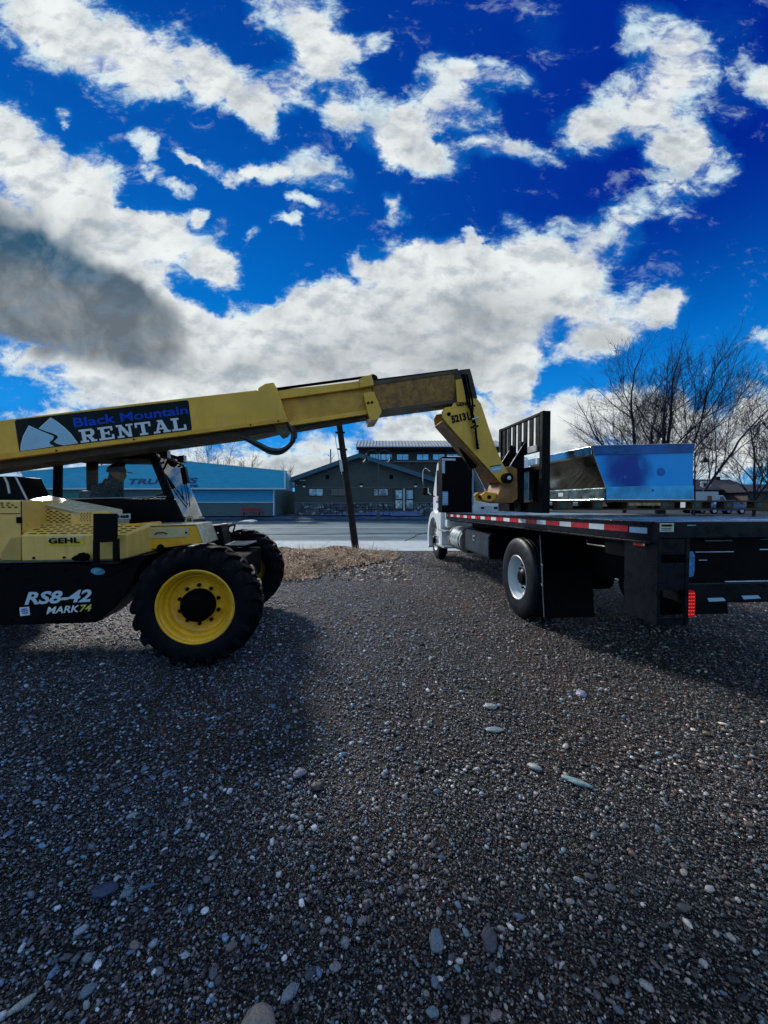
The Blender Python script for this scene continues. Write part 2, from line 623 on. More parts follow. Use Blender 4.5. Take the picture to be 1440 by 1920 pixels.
# ------------------------------------------------------------------ common materials
BLACK = mat('black_paint', (0.0016, 0.0018, 0.0028), 0.45, var=0.3, spec=.10, bump=0.05, dirt=0.25, dirt_col=(0.007, 0.0065, 0.006))
BLACKM = mat('black_matt', (0.0015, 0.0015, 0.002), 0.8, var=0.3, spec=.06)
RUBBER = mat('tyre_rubber', (0.0022, 0.0026, 0.0060), 0.6, spec=.12, var=0.35, vscale=9, bump=0.25, bscale=40, dirt=0.3, dirt_col=(0.016, 0.017, 0.022))
YELLOW = mat('machine_yellow', (0.80, 0.40, 0.012), 0.36, var=0.12, vscale=2.5, dirt=0.3, dirt_col=(0.42, 0.21, 0.02), bump=0.04, streak=.4)
FADED = mat('faded_yellow', (0.80, 0.51, 0.13), 0.4, var=0.08, vscale=3, dirt=0.3, dirt_col=(0.38, 0.27, 0.09), bump=0.04, streak=.5)
RUST = mat('rusty_yellow', (0.26, 0.12, 0.03), 0.5, var=0.35, vscale=5, dirt=0.6, dirt_col=(0.06, 0.03, 0.014), bump=0.1)
CHROME = mat('chrome_rod', (0.75, 0.77, 0.8), 0.12, 1.0, var=0.03, rvar=0.05)
STEEL = mat('galvanised_steel', (0.45, 0.48, 0.5), 0.38, 0.9, var=0.2, vscale=12)
WHITE = mat('white_paint', (0.86, 0.90, 0.92), 0.3, var=0.04, dirt=0.2, dirt_col=(0.45, 0.46, 0.45), coat=0.3)
STICK = mat('sticker_white', (0.7, 0.78, 0.8), 0.4, var=0.05)
INK = mat('black_ink', (0.004, 0.004, 0.006), 0.5, spec=.1)
BLUEINK = mat('royal_blue_ink', (0.01, 0.07, 0.55), 0.5, spec=.1)
PALEBLUE = mat('pale_blue_vinyl', (0.30, 0.55, 0.72), 0.4, var=0.05)
GLASS = glass('cab_glass')
RED = mat('red_reflector', (0.55, 0.01, 0.02), 0.25, var=0.15)
AMBER = mat('bright_yellow_vinyl', (0.75, 0.55, 0.03), 0.4)
# ------------------------------------------------------------------ ground, road, pavements
def gravel_mat():
    m = bpy.data.materials.new('wet_gravel')
    m.use_nodes = True
    t = m.node_tree
    t.nodes.clear()
    q = G(t)
    out = q.node('ShaderNodeOutputMaterial')
    p = q.node('ShaderNodeBsdfPrincipled')
    t.links.new(p.outputs[0], out.inputs[0])
    co = q.node('ShaderNodeTexCoord').outputs['Object']
    wob = q.vmath('ADD', co, q.vmath('MULTIPLY', q.vmath('SUBTRACT', q.noise(co, 25, 3, col=True), (0.5, 0.5, 0.5)), (0.02, 0.02, 0.0)))
    d1 = q.vor(wob, 75)
    c1 = q.vor(wob, 75, out='Color')
    d2 = q.vor(wob, 190)
    c2 = q.vor(wob, 190, out='Color')
    s1 = q.node('ShaderNodeSeparateColor'); t.links.new(c1, s1.inputs[0])
    s2 = q.node('ShaderNodeSeparateColor'); t.links.new(c2, s2.inputs[0])
    stone1 = q.ramp(s1.outputs[0], [(0.0, (0.006, 0.007, 0.010)), (0.45, (0.020, 0.021, 0.024)), (0.68, (0.075, 0.08, 0.088)), (0.9, (0.18, 0.20, 0.22)), (1.0, (0.45, 0.47, 0.48))])
    stone2 = q.ramp(s2.outputs[0], [(0.0, (0.003, 0.003, 0.005)), (0.5, (0.010, 0.010, 0.012)), (0.82, (0.045, 0.045, 0.05)), (1.0, (0.32, 0.32, 0.31))])
    mask = q.math('MULTIPLY', q.smooth(s1.outputs[1], 0.45, 0.55), q.smooth(d1, 0.28, 0.45, 1, 0))
    col = q.mix(mask, stone2, stone1)
    big = q.noise(co, 0.55, 6, 0.6)
    brown = q.noise(co, 0.9, 5, 0.6)
    col = q.mix(q.smooth(brown, 0.42, 0.62, 0, 1.0), col, q.mix(1.0, col, (1.7, 1.15, 0.95), 'MULTIPLY'))
    lane = q.noise(q.mapping(co, rot=(0, 0, R(8)), scale=(1.3, 0.16, 1)), 1.0, 4, 0.5)
    col = q.mix(q.smooth(lane, 0.52, 0.64, 0, 0.6), col, (0.022, 0.016, 0.013))
    col = q.mix(q.smooth(big, 0.35, 0.7, 0.0, 0.5), col, (0.012, 0.011, 0.011))
    q.put(p.inputs['Base Color'], col)
    q.put(p.inputs['Roughness'], q.smooth(s2.outputs[2], 0.2, 0.9, 0.38, 0.75))
    p.inputs['Specular IOR Level'].default_value = 0.25
    hgt = q.math('ADD', q.math('MULTIPLY', mask, 0.6), q.math('SUBTRACT', 0.5, d2))
    hgt = q.math('ADD', hgt, q.math('MULTIPLY', q.noise(co, 260, 3), 0.4))
    b = q.node('ShaderNodeBump')
    b.inputs['Strength'].default_value = 0.9
    b.inputs['Distance'].default_value = 0.012
    q.put(b.inputs['Height'], hgt)
    t.links.new(b.outputs[0], p.inputs['Normal'])
    return m


def sheet(name, pts, m, z=None):
    me = bpy.data.meshes.new(name)
    me.from_pydata([tuple(p) if z is None else (p[0], p[1], z) for p in pts], [], [tuple(range(len(pts)))])
    me.materials.append(m)
    o = bpy.data.objects.new(name, me)
    COL.objects.link(o)
    return o


GRAVEL = gravel_mat()
# far ground: one sheet to the horizon, then the gravel yard on it
FARG = mat('far_ground', (0.04, 0.05, 0.06), 0.95, var=0.3, vscale=0.05, spec=.1)
gm = MB()
gv = [(-900, -60, -0.02), (900, -60, -0.02), (900, 33.6, -0.02), (-900, 33.6, -0.02), (900, 37, 0.38), (-900, 37, 0.38), (900, 1500, 0.38), (-900, 1500, 0.38)]
gm.add(gv, [(0, 1, 2, 3), (3, 2, 4, 5), (5, 4, 6, 7)])
tag(gm.build('ground', FARG), kind='structure', label='flat dark ground reaching to the horizon')

YE = ground(700, 1034).y      # where the gravel meets the pavement
nx, ny = 120, 110
vs, fs = [], []
for j in range(ny + 1):
    y = -4 + (YE + 4) * j / ny
    for i in range(nx + 1):
        x = -22 + 44 * i / nx
        z = 0.012 * math.sin(x * 1.7 + 0.6 * y) * math.cos(y * 1.3) + 0.008 * math.sin(x * 4.1) * math.sin(y * 3.3 + x)
        vs.append((x, y, z - 0.004))
for j in range(ny):
    for i in range(nx):
        a = j * (nx + 1) + i
        fs.append((a, a + 1, a + nx + 2, a + nx + 1))
me = bpy.data.meshes.new('gravel_yard')
me.from_pydata(vs, [], fs)
me.polygons.foreach_set('use_smooth', [True] * len(me.polygons))
me.materials.append(GRAVEL)
yard = bpy.data.objects.new('gravel_yard', me)
COL.objects.link(yard)
tag(yard, kind='structure', label='dark wet gravel yard')

# pavement, kerb, road
CONC = mat('pavement_concrete', (0.40, 0.46, 0.49), 0.85, var=0.12, vscale=1.5, bump=0.1, dirt=0.4, dirt_col=(0.22, 0.24, 0.26))
ASPH = mat('asphalt', (0.075, 0.13, 0.16), 0.75, var=0.3, vscale=0.5, bump=0.2, bscale=90, spec=.2, dirt=0.5, dirt_col=(0.10, 0.145, 0.165))
LINE = mat('road_line_paint', (0.42, 0.50, 0.54), 0.8, var=0.15, vscale=3, spec=.2, dirt=0.6, dirt_col=(0.12, 0.15, 0.17))
DARKJ = mat('joint_dark', (0.03, 0.03, 0.035), 0.9)
YP = ground(700, 1016).y
sw = MB()
joints = []
x = -40.0
while x < 40:
    sw.box((x + 0.006, YE - 0.05, -0.2), (x + 1.794, YP, 0.03))
    x += 1.8
tag(sw.build('pavement', CONC, bevel=0.008), kind='structure', label='pale concrete pavement at the edge of the yard')
YK = YP + 0.18
kb = MB()
kb.box((-60, YP + 0.004, -0.3), (60, YK, 0.02))
tag(kb.build('kerb', CONC, bevel=0.02), kind='structure', label='concrete kerb along the road')
YF = ground(700, 976).y
rd = sheet('road', [(-300, YK, 0), (300, YK, 0), (300, YF, 0), (-300, YF, 0)], ASPH, -0.01)
tag(rd, kind='structure', label='grey asphalt road')
for i, (py, w) in enumerate(((1013.0, 0.16), (1004.5, 0.12), (989, 0.22), (986.3, 0.16), (996.0, 0.10))):
    y = ground(700, py).y
    tag(sheet('road_marking', [(-120, y, 0), (120, y, 0), (120, y + w, 0), (-120, y + w, 0)], LINE, -0.006), kind='structure', label='white painted line on the road')
ck = MB()
ck.tube([ground(757, 1015, -0.008), ground(775, 1008, -0.008), ground(782, 1003, -0.008), ground(800, 999, -0.008)], 0.022, 4)
ck.tube([ground(470, 1003, -0.008), ground(700, 1001, -0.008), ground(900, 1000, -0.008)], 0.02, 4)
tag(ck.build('road_crack', DARKJ), kind='structure', label='dark sealed crack in the asphalt')
fk = MB()
fk.box((-300, YF, -0.3), (300, YF + 0.3, 0.10))
tag(fk.build('far_kerb', mat('kerb_blue_grey', (0.03, 0.06, 0.12), 0.8, var=0.4, vscale=0.8, spec=.1)), kind='structure', label='dark kerb on the far side of the road')
lot = [(-300, YF + 0.3, 0.09), (300, YF + 0.3, 0.09), (300, YF + 3.5, 0.40), (-300, YF + 3.5, 0.40)]
tag(sheet('far_pavement', lot, mat('far_pavement', (0.05, 0.09, 0.17), 0.85, var=0.45, vscale=0.9, spec=.1, dirt=0.5, dirt_col=(0.16, 0.22, 0.30))), kind='structure', label='far pavement in front of the buildings')
lot2 = [(-300, YF + 3.5, 0.40), (300, YF + 3.5, 0.40), (300, 120, 0.40), (-300, 120, 0.40)]
tag(sheet('far_lot', lot2, FARG), kind='structure', label='ground around the buildings')
ZL = 0.40


# ------------------------------------------------------------------ pebbles: too many to count, one mesh
def ico(sub):
    bm = bmesh.new()
    bmesh.ops.create_icosphere(bm, subdivisions=sub, radius=1.0)
    v = np.array([x.co[:] for x in bm.verts])
    f = np.array([[q.index for q in x.verts] for x in bm.faces])
    bm.free()
    return v, f


def stones_mesh(name, P, S, sub, seed, colors):
    """P: (n,2) places, S: (n,) radius"""
    rs = np.random.RandomState(seed)
    V, F = ico(sub)
    n, k = len(P), len(V)
    jit = rs.uniform(0.78, 1.18, (n, k, 1))
    sc = np.stack([rs.uniform(0.8, 1.5, n), rs.uniform(0.65, 1.0, n), rs.uniform(0.4, 0.75, n)], 1) * S[:, None]
    a = rs.uniform(0, 2 * np.pi, n)
    tl = rs.normal(0, 0.22, n)
    W = V[None] * jit * sc[:, None, :]
    y, z = W[..., 1] * np.cos(tl)[:, None] - W[..., 2] * np.sin(tl)[:, None], W[..., 1] * np.sin(tl)[:, None] + W[..., 2] * np.cos(tl)[:, None]
    x = W[..., 0]
    X = x * np.cos(a)[:, None] - y * np.sin(a)[:, None] + P[:, 0:1]
    Y = x * np.sin(a)[:, None] + y * np.cos(a)[:, None] + P[:, 1:2]
    Z0 = 0.012 * np.sin(P[:, 0] * 1.7 + 0.6 * P[:, 1]) * np.cos(P[:, 1] * 1.3) + 0.008 * np.sin(P[:, 0] * 4.1) * np.sin(P[:, 1] * 3.3 + P[:, 0])
    Z = z + (Z0 + sc[:, 2] * rs.uniform(0.0, 0.75, n))[:, None]
    co = np.stack([X, Y, Z], -1).reshape(-1, 3).astype(np.float32)
    fs = (F[None] + (np.arange(n) * k)[:, None, None]).reshape(-1, 3).astype(np.int32)
    me = bpy.data.meshes.new(name)
    me.vertices.add(len(co)); me.vertices.foreach_set('co', co.ravel())
    me.loops.add(fs.size); me.loops.foreach_set('vertex_index', fs.ravel())
    me.polygons.add(len(fs))
    me.polygons.foreach_set('loop_start', np.arange(0, fs.size, 3, dtype=np.int32))
    me.polygons.foreach_set('loop_total', np.full(len(fs), 3, dtype=np.int32))
    me.polygons.foreach_set('use_smooth', np.ones(len(fs), dtype=bool))
    at_ = me.attributes.new('stone', 'FLOAT_COLOR', 'POINT')
    c = np.repeat(colors, k, axis=0)
    at_.data.foreach_set('color', np.concatenate([c, np.ones((len(c), 1))], 1).astype(np.float32).ravel())
    me.update(calc_edges=True)
    return me


def stone_mat():
    m = bpy.data.materials.new('pebble_stone')
    m.use_nodes = True
    t = m.node_tree
    t.nodes.clear()
    q = G(t)
    out = q.node('ShaderNodeOutputMaterial')
    p = q.node('ShaderNodeBsdfPrincipled')
    t.links.new(p.outputs[0], out.inputs[0])
    a = q.node('ShaderNodeAttribute', attribute_name='stone').outputs['Color']
    co = q.node('ShaderNodeTexCoord').outputs['Object']
    n = q.noise(co, 140, 5, 0.7)
    c = q.mix(q.smooth(n, 0.35, 0.7, 0.15, 1.0), q.mix(1.0, a, (0.4, 0.4, 0.4), 'MULTIPLY'), a)
    q.put(p.inputs['Base Color'], c)
    q.put(p.inputs['Roughness'], q.smooth(q.noise(co, 60, 3), 0.3, 0.7, 0.25, 0.6))
    b = q.node('ShaderNodeBump'); b.inputs['Strength'].default_value = 0.5; b.inputs['Distance'].default_value = 0.003
    q.put(b.inputs['Height'], q.noise(co, 400, 3))
    t.links.new(b.outputs[0], p.inputs['Normal'])
    return m


STONE = stone_mat()


def stone_colors(n, rs, bright=1.0):
    pal = np.array([[0.03, 0.032, 0.037], [0.07, 0.075, 0.088], [0.15, 0.165, 0.18], [0.27, 0.30, 0.32], [0.07, 0.12, 0.19], [0.13, 0.23, 0.30],
                    [0.13, 0.105, 0.09], [0.48, 0.51, 0.52], [0.16, 0.135, 0.15], [0.02, 0.02, 0.025], [0.014, 0.014, 0.018]])  # blues deepened: the sky blue of shade put into the stone colour
    w = np.array([0.2, 0.16, 0.13, 0.08, 0.08, 0.06, 0.06, 0.035, 0.03, 0.1, 0.1]); w /= w.sum()
    c = pal[rs.choice(len(pal), n, p=w)]
    return np.clip(c * rs.uniform(0.7, 1.3, (n, 1)) * bright, 0, 1)


rs = np.random.RandomState(3)
layers = [  # y0, y1, count, size min, size max, subdiv, side margin
    (0.85, 2.2, 54000, 0.0028, 0.0085, 1), (0.85, 2.4, 2000, 0.009, 0.018, 2), (2.2, 4.5, 58000, 0.0045, 0.012, 1),
    (2.2, 5.0, 2200, 0.012, 0.025, 1), (4.5, 8.0, 40000, 0.008, 0.017, 1), (8.0, YE - 0.1, 20000, 0.013, 0.026, 1)]
for i, (y0, y1, n, s0, s1, sub) in enumerate(layers):
    y = np.sqrt(rs.uniform(y0 ** 2, y1 ** 2, n)) if i < 5 else rs.uniform(y0, y1, n)
    x = rs.uniform(-1.0, 1.0, n) * (1.06 * y + 1.0)
    S = s0 + (s1 - s0) * rs.uniform(0, 1, n) ** 2.2
    lane_or_shade = 1 / (1 + np.exp(-(x - 0.05 * y + 0.25 * np.sin(y * 1.1)) * 2.2))      # brown dirt lane on the right, blue of skylit shade painted in on the left
    tint = np.stack([0.80 + 0.42 * lane_or_shade, 0.97 + 0.0 * lane_or_shade, 1.22 - 0.42 * lane_or_shade], 1)
    me = stones_mesh('gravel_stones', np.stack([x, y], 1), S, sub, 10 + i, tint * stone_colors(n, rs, 1.7 if i in (1, 3) else (2.0 if i > 3 else 1.3)))  # far layers lighter: sunlight on the ground put into their colour
    me.materials.append(STONE)
    o = bpy.data.objects.new('gravel_stones', me)
    COL.objects.link(o)
    tag(o, 'loose grey and bluish gravel stones covering the yard', 'gravel', kind='stuff')

# the larger stones one can tell apart
BIG = [
    (918, 1765, 0.040, 0.028, 80, (0.085, 0.09, 0.12), 'oval blue grey stone with a brown edge, right of the two big foreground stones'),
    (818, 1768, 0.040, 0.026, 85, (0.17, 0.23, 0.29), 'oval pale blue stone, left one of the two big stones in the foreground'),
    (197, 1673, 0.050, 0.032, 25, (0.025, 0.05, 0.13), 'dark navy flat stone, largest on the left of the gravel'),
    (238, 1676, 0.024, 0.018, 50, (0.13, 0.22, 0.3), 'pale blue stone just right of the dark navy flat stone'),
    (276, 1663, 0.026, 0.011, 20, (0.06, 0.13, 0.25), 'narrow blue stone lying beyond the dark navy flat stone'),
    (543, 1864, 0.032, 0.018, 50, (0.19, 0.25, 0.33), 'speckled blue white oval stone near the bottom edge'),
    (583, 1827, 0.022, 0.016, 50, (0.04, 0.05, 0.09), 'dark blue stone beside the speckled blue white stone'),
    (628, 1815, 0.020, 0.015, 0, (0.24, 0.24, 0.27), 'light grey round stone below the middle of the gravel'),
    (484, 1926, 0.052, 0.045, 10, (0.24, 0.21, 0.2), 'pinkish grey rough stone cut by the bottom edge'),
    (1080, 1467, 0.075, 0.022, -35, (0.28, 0.42, 0.42), 'long pale green wedge of stone lying on the gravel'),
    (1002, 1439, 0.040, 0.020, -35, (0.42, 0.46, 0.48), 'small white stone left of the pale green wedge'),
    (1090, 1303, 0.050, 0.040, 90, (0.30, 0.32, 0.46), 'lilac grey stone standing out right of the middle'),
    (919, 1326, 0.055, 0.030, 0, (0.45, 0.46, 0.46), 'flat white stone left of the lilac grey stone'),
    (928, 1370, 0.060, 0.024, 0, (0.36, 0.41, 0.42), 'long pale stone below the flat white stone'),
    (562, 1452, 0.042, 0.028, 30, (0.26, 0.27, 0.33), 'lilac tinted flat stone left of the middle of the gravel'),
    (595, 1476, 0.036, 0.030, 0, (0.05, 0.05, 0.055), 'dark grey stone next to the lilac tinted flat stone'),
    (165, 1860, 0.024, 0.018, 50, (0.10, 0.17, 0.25), 'blue stone near the lower left corner'),
    (40, 1886, 0.034, 0.014, 50, (0.24, 0.32, 0.34), 'long pale green blue stone in the lower left corner'),
    (815, 1841, 0.018, 0.012, 90, (0.14, 0.2, 0.27), 'small blue oval stone under the two big stones'),
    (811, 1900, 0.020, 0.014, 0, (0.16, 0.23, 0.29), 'small blue round stone at the bottom edge below the two big stones'),
]
for (px, py, a, b, rot, c, lab) in BIG:
    p = ground(px, py)
    rs2 = np.random.RandomState(int(px))
    V, F = ico(4)
    from mathutils import noise as mn
    off = Vector((px * 0.1, py * 0.1, 0))
    vs = []
    for v in V:
        vv = Vector(v)
        k = 1 + 0.24 * mn.noise(vv * 1.3 + off) + 0.10 * mn.noise(vv * 3.1 + off) + 0.03 * mn.noise(vv * 9 + off)
        vs.append((vv.x * a * k, vv.y * b * k, vv.z * b * 0.62 * k))
    me = bpy.data.meshes.new('stone')
    me.from_pydata(vs, [], [tuple(int(i) for i in f) for f in F])
    me.polygons.foreach_set('use_smooth', [True] * len(me.polygons))
    at_ = me.attributes.new('stone', 'FLOAT_COLOR', 'POINT')
    at_.data.foreach_set('color', [x for _ in vs for x in (*c, 1.0)])
    me.materials.append(STONE)
    o = bpy.data.objects.new('stone', me)
    o.location = (p.x, p.y, b * 0.25)
    o.rotation_euler = (0, 0, R(rot))
    COL.objects.link(o)
    tag(o, lab, 'stone', 'larger stones lying on the gravel')
# ================================================================== telehandler
T = Frame(ground(366, 1257), R(8))
tele = empty('telehandler', T.M, 'yellow and black telehandler with its long boom reaching over the flatbed truck', 'telehandler')


def tx(px, py, t):
    p = T.at(1, t, px, py)
    return (p.x, p.z)


def tp(px, py, t):
    return T.at(1, t, px, py)


# ---- wheels
def make_wheel(t_out, r=0.598, w=0.37, sgn=1):
    """outer face at t_out, the wheel running inwards (sgn=+1: inwards is +y)"""
    wb = MB()
    prof = [(.335, .060), (.352, .030), (.40, .008), (.46, .000), (.50, .006), (.535, .030), (.556, .075), (.562, w / 2), (.556, w - .075), (.535, w - .03),
            (.50, w - .006), (.46, w), (.40, w - .008), (.352, w - .03), (.335, w - .06)]
    prof = [(a, sgn * b) for a, b in prof]
    wb.lathe(prof, (0, t_out, 0), 'y', 64)
    nl = 21
    for side in (0, 1):
        for i in range(nl):
            a0 = 2 * math.pi * (i + 0.5 * side) / nl
            ring = []
            # lug stations from the middle of the tread out and down over the shoulder
            st_ = [(w * .53, .553, r, 0.0), (w * .30, .552, r, .085), (w * .10, .535, r - .012, .15), (w * -.01, .485, .548, .17), (w * -.012, .455, .502, .17)]
            for (ax, ri, ro, da) in st_:
                ax = ax if side == 0 else w - ax
                hw = .040 if ro > r - .05 else .036
                hw2 = hw * 0.82
                q = []
                for (rr, aa) in ((ri, -hw / r), (ri, hw / r), (ro, hw2 / r), (ro, -hw2 / r)):
                    an = a0 + da * (1 if side == 0 else 1) + aa * 0.9
                    q.append((math.cos(an) * rr, t_out + sgn * ax, math.sin(an) * rr))
                ring.append(q)
            for k in range(len(ring) - 1):
                wb.loft(ring[k], ring[k + 1])
    return wb


def wheel(loc_x, t_out, sgn=1, turn=0.0, name='wheel'):
    w = make_wheel(0, sgn=sgn)
    e = bpy.data.objects.new(name, None)
    COL.objects.link(e)
    e.parent = tele
    e.location = (loc_x, t_out, 0.598)
    e.rotation_euler = (0, turn, 0)
    w.build('tyre', RUBBER, e, smooth=True, angle=50)
    rm = MB()
    pr = [(.352, .045), (.362, .022), (.352, .014), (.338, .022), (.334, .042), (.322, .050), (.314, .062), (.306, .105), (.292, .118), (.284, .118), (.270, .150), (.240, .165),
          (.232, .158), (.226, .160), (.218, .148), (.150, .148), (.12, .145), (0.0, .145)]
    rm.lathe([(a, sgn * b) for a, b in pr], (0, 0, 0), 'y', 72)
    rm.build('rim', RIM, e, smooth=True, angle=30)
    hb = MB()
    hb.lathe([(a, sgn * b) for a, b in [(.158, .15), (.158, .075), (.150, .060), (.125, .052), (.118, .030), (.09, .022), (0.0, .020)]], (0, 0, 0), 'y', 40)
    for k in range(8):
        a = 2 * math.pi * k / 8
        hb.cyl((math.cos(a) * .137, sgn * .062, math.sin(a) * .137), (math.cos(a) * .137, sgn * .045, math.sin(a) * .137), .011, 6)
    hb.build('hub', BLACKM, e, smooth=True)
    for k in range(10):
        a = 2 * math.pi * (k + .5) / 10
        c, s = math.cos(a), math.sin(a)
        nb = MB()
        nb.cyl((c * .19, sgn * .15, s * .19), (c * .19, sgn * .128, s * .19), .019, 6)
        nb.cyl((c * .19, sgn * .128, s * .19), (c * .19, sgn * .112, s * .19), .010, 8)
        nb.build('wheel_nut', BLACK, e)
    return e


RIM = mat('rim_yellow', (0.84, 0.44, 0.014), 0.38, var=0.14, vscale=5, dirt=0.5, dirt_col=(0.36, 0.23, 0.05), bump=0.08)
wheel(0.0, 0.0)
wheel(-0.02, 2.36, sgn=-1)
wheel(-3.25, 0.0, turn=.3)
wheel(-3.25, 2.36, sgn=-1, turn=.5)

# axle and belly
ax = MB()
ax.cyl((0, .35, .60), (0, 2.0, .60), .11, 16)
ax.lathe([(0.0, -.2), (.17, -.2), (.24, -.08), (.24, .08), (.17, .2), (0, .2)], (0, 1.2, .60), 'y', 20)
ax.build('axle', BLACK, tele, smooth=True)
ax = MB()
ax.cyl((-3.25, .35, .60), (-3.25, 2.0, .60), .11, 16)
ax.build('axle', BLACK, tele, smooth=True)

# ---- chassis
ch = MB()
out = [tx(*q, .16) for q in ((0, 1052), (177, 1058), (214, 1053), (262, 1041), (281, 1040), (262, 1060), (240, 1110), (217, 1137), (180, 1168), (0, 1171))]
xl = -2.55
out = [(xl, out[0][1])] + out[1:-1] + [(xl, out[-1][1])]
ch.prism(out, 'y', .16, .62)
ch.build('chassis', BLACK, tele, bevel=.012)
ch2 = MB()
ch2.box((-4.1, .62, .62), (.32, 1.72, .98))
ch2.box((-4.1, .75, .5), (-2.6, 1.6, .62))
ch2.build('frame', BLACKM, tele, bevel=.02)
lip = MB()
lz = tx(100, 1053, .16)[1]
lip.box((xl, .135, lz - .004), (tx(214, 1055, .16)[0], .60, lz + .012))
lip.build('deck_lip', mat('worn_black_deck', (0.035, 0.05, 0.055), 0.35, var=.4, vscale=8, dirt=.5, dirt_col=(.12, .13, .13)), tele, bevel=.003)
lp2 = MB()
A = [tp(214, 1054, .15), tp(262, 1041, .15)]
lp2.loft([(A[0].x, .14, A[0].z), (A[0].x, .14, A[0].z + .012), (A[0].x, .6, A[0].z + .012), (A[0].x, .6, A[0].z)],
         [(A[1].x, .14, A[1].z), (A[1].x, .14, A[1].z + .012), (A[1].x, .6, A[1].z + .012), (A[1].x, .6, A[1].z)])
lp2.build('deck_lip', MATS['worn_black_deck'], tele)

# bolts and a welded seam on the side of the chassis
for (px, py) in ((12, 1066), (64, 1068), (120, 1069), (236, 1066), (222, 1112), (20, 1162), (100, 1162)):
    b_ = MB(); c = tp(px, py, .16); b_.cyl((c.x, .161, c.z), (c.x, .150, c.z), .012, 6); b_.build('bolt', BLACK, tele)
b_ = MB(); b_.tube([tp(0, 1080, .158), tp(150, 1083, .158), tp(205, 1080, .158), tp(243, 1062, .158)], .004, 5); b_.build('weld_seam', BLACK, tele)
# lettering on the chassis
p = lambda px, py, t=.16: tuple(T.at(1, t, px, py))
q0, q1 = Vector(p(48, 1134)), Vector(p(172, 1129))
def tel_text(name, s, m, a, b, hpx, t=.16, **kw):
    q0 = T.at(1, t, *a); q1 = T.at(1, t, *b); q2 = T.at(1, t, a[0], a[1] - hpx)
    q0.y -= .0035; q1.y -= .0035
    return text(name, s, m, tele, q0, q1, (q2 - q0).length, **kw)
tel_text('model_lettering', 'RS8-42', mat('pale_blue_letters', (0.50, 0.66, 0.78), 0.4, var=.04), (47, 1134), (173, 1128), 24, shear=.28, bold=.03)
tel_text('model_lettering', 'MARK', STICK, (88, 1151), (150, 1147), 13, shear=.28, bold=.018)
tel_text('model_lettering', '74', mat('lime_letters', (0.60, 0.62, 0.12), 0.4), (150, 1147), (173, 1145.5), 13, shear=.28, bold=.02)


def plate(name, corners, t, m, th=.003, parent=None, lift=.001):
    b = MB()
    ps = [T.at(1, t, *c) for c in corners]
    b.prism([(v.x, v.z) for v in ps], 'y', t - lift - th, t - lift)
    return b.build(name, m, parent or tele)


st1 = plate('sticker', ((37, 1139), (55, 1137.5), (56.5, 1153), (38.5, 1155)), .16, STICK)
for i, (a, b) in enumerate((((41, 1143.5), (52, 1142.5)), ((40, 1147), (53, 1146)), ((43, 1150.6), (53, 1149.8)))):
    tel_text('sticker_print', '|', BLUEINK, a, b, 2.4, t=.1555)
# small round maker's mark on the chassis
rb = MB()
c = T.at(1, .16, 184, 1071)
rb.prism([(c.x + .062 * math.cos(a), c.z + .034 * math.sin(a) - .1 * .062 * math.cos(a)) for a in [2 * math.pi * k / 24 for k in range(24)]], 'y', .154, .1595)
rb.build('badge', mat('badge_blue', (.05, .35, .5), .3), tele)
tel_text('badge_print', 'JW', STICK, (177, 1074), (191, 1072), 6, t=.151)

# ---- engine hood
PERF = BLACKM
hd = MB()
x0 = tx(40, 1003, .18)[0]; x1 = tx(239, 1003, .18)[0]
zt = tx(100, 1003, .18)[1]; zb = tx(100, 1051, .18)[1]
zr = tp(120, 982, .62).z
xr0 = tp(60, 982, .62).x
hd.loft([(x0, .18, zb), (x0, .18, zt), (xr0, .62, zr), (xr0, .62, zb)], [(x1, .18, zb), (x1, .18, zt), (x1 + .1, .62, zr), (x1 + .1, .62, zb)])
hd.build('engine_hood', FADED, tele, bevel=.012, seg=3)
# upper perforated panel, stepped back
up = MB()
o_ = [tx(*q, .62) for q in ((48, 938), (100, 949), (147, 960), (205, 958), (205, 982), (48, 984))]
up.prism(o_, 'y', .62, .66)
up.build('hood_panel', FADED, tele, bevel=.006)
tp_ = MB()      # top skins falling away to the rear, sky light painted in as a paler colour
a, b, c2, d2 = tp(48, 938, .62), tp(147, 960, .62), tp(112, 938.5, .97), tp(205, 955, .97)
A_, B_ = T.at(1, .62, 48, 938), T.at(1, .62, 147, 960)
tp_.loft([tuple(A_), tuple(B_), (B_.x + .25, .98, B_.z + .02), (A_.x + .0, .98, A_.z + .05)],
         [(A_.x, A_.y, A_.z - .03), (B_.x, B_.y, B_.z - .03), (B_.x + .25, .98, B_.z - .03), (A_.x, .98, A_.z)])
tp_.build('hood_top', mat('hood_top_sky_lit', (0.62, 0.56, 0.40), 0.25, var=.06, coat=.3), tele)
bk = MB()       # rear block of the hood
zt2 = tx(20, 938, .30)[1]
xa = tx(40, 960, .30)[0]
bk.box((-3.0, .30, zb), (xa, .98, zt2))
bk.build('hood_block', FADED, tele, bevel=.018, seg=3)
cf = MB()
cf.prism([tx(*q, .19) for q in ((2, 1051), (2, 1036), (20, 1008), (39, 1007), (39, 1051))], 'y', .19, .34)
cf.build('battery_cover', mat('duller_yellow', (.5, .33, .08), .45, var=.1), tele, bevel=.006)
# door seams, latch
sm = MB()
for (a, b) in (((0, 963), (37, 963)), ((40, 940), (41, 1003))):
    A_, B_ = T.at(1, .30, *a), T.at(1, .30, *b)
    sm.tube([(A_.x, .299, A_.z), (B_.x, .299, B_.z)], .004, 6)
sm.build('seam', INK, tele)
lt = MB(); cc = tp(38.5, 975, .30)
lt.box((cc.x - .03, .285, cc.z - .03), (cc.x + .02, .2995, cc.z + .03)); lt.build('latch', BLACK, tele, bevel=.006)
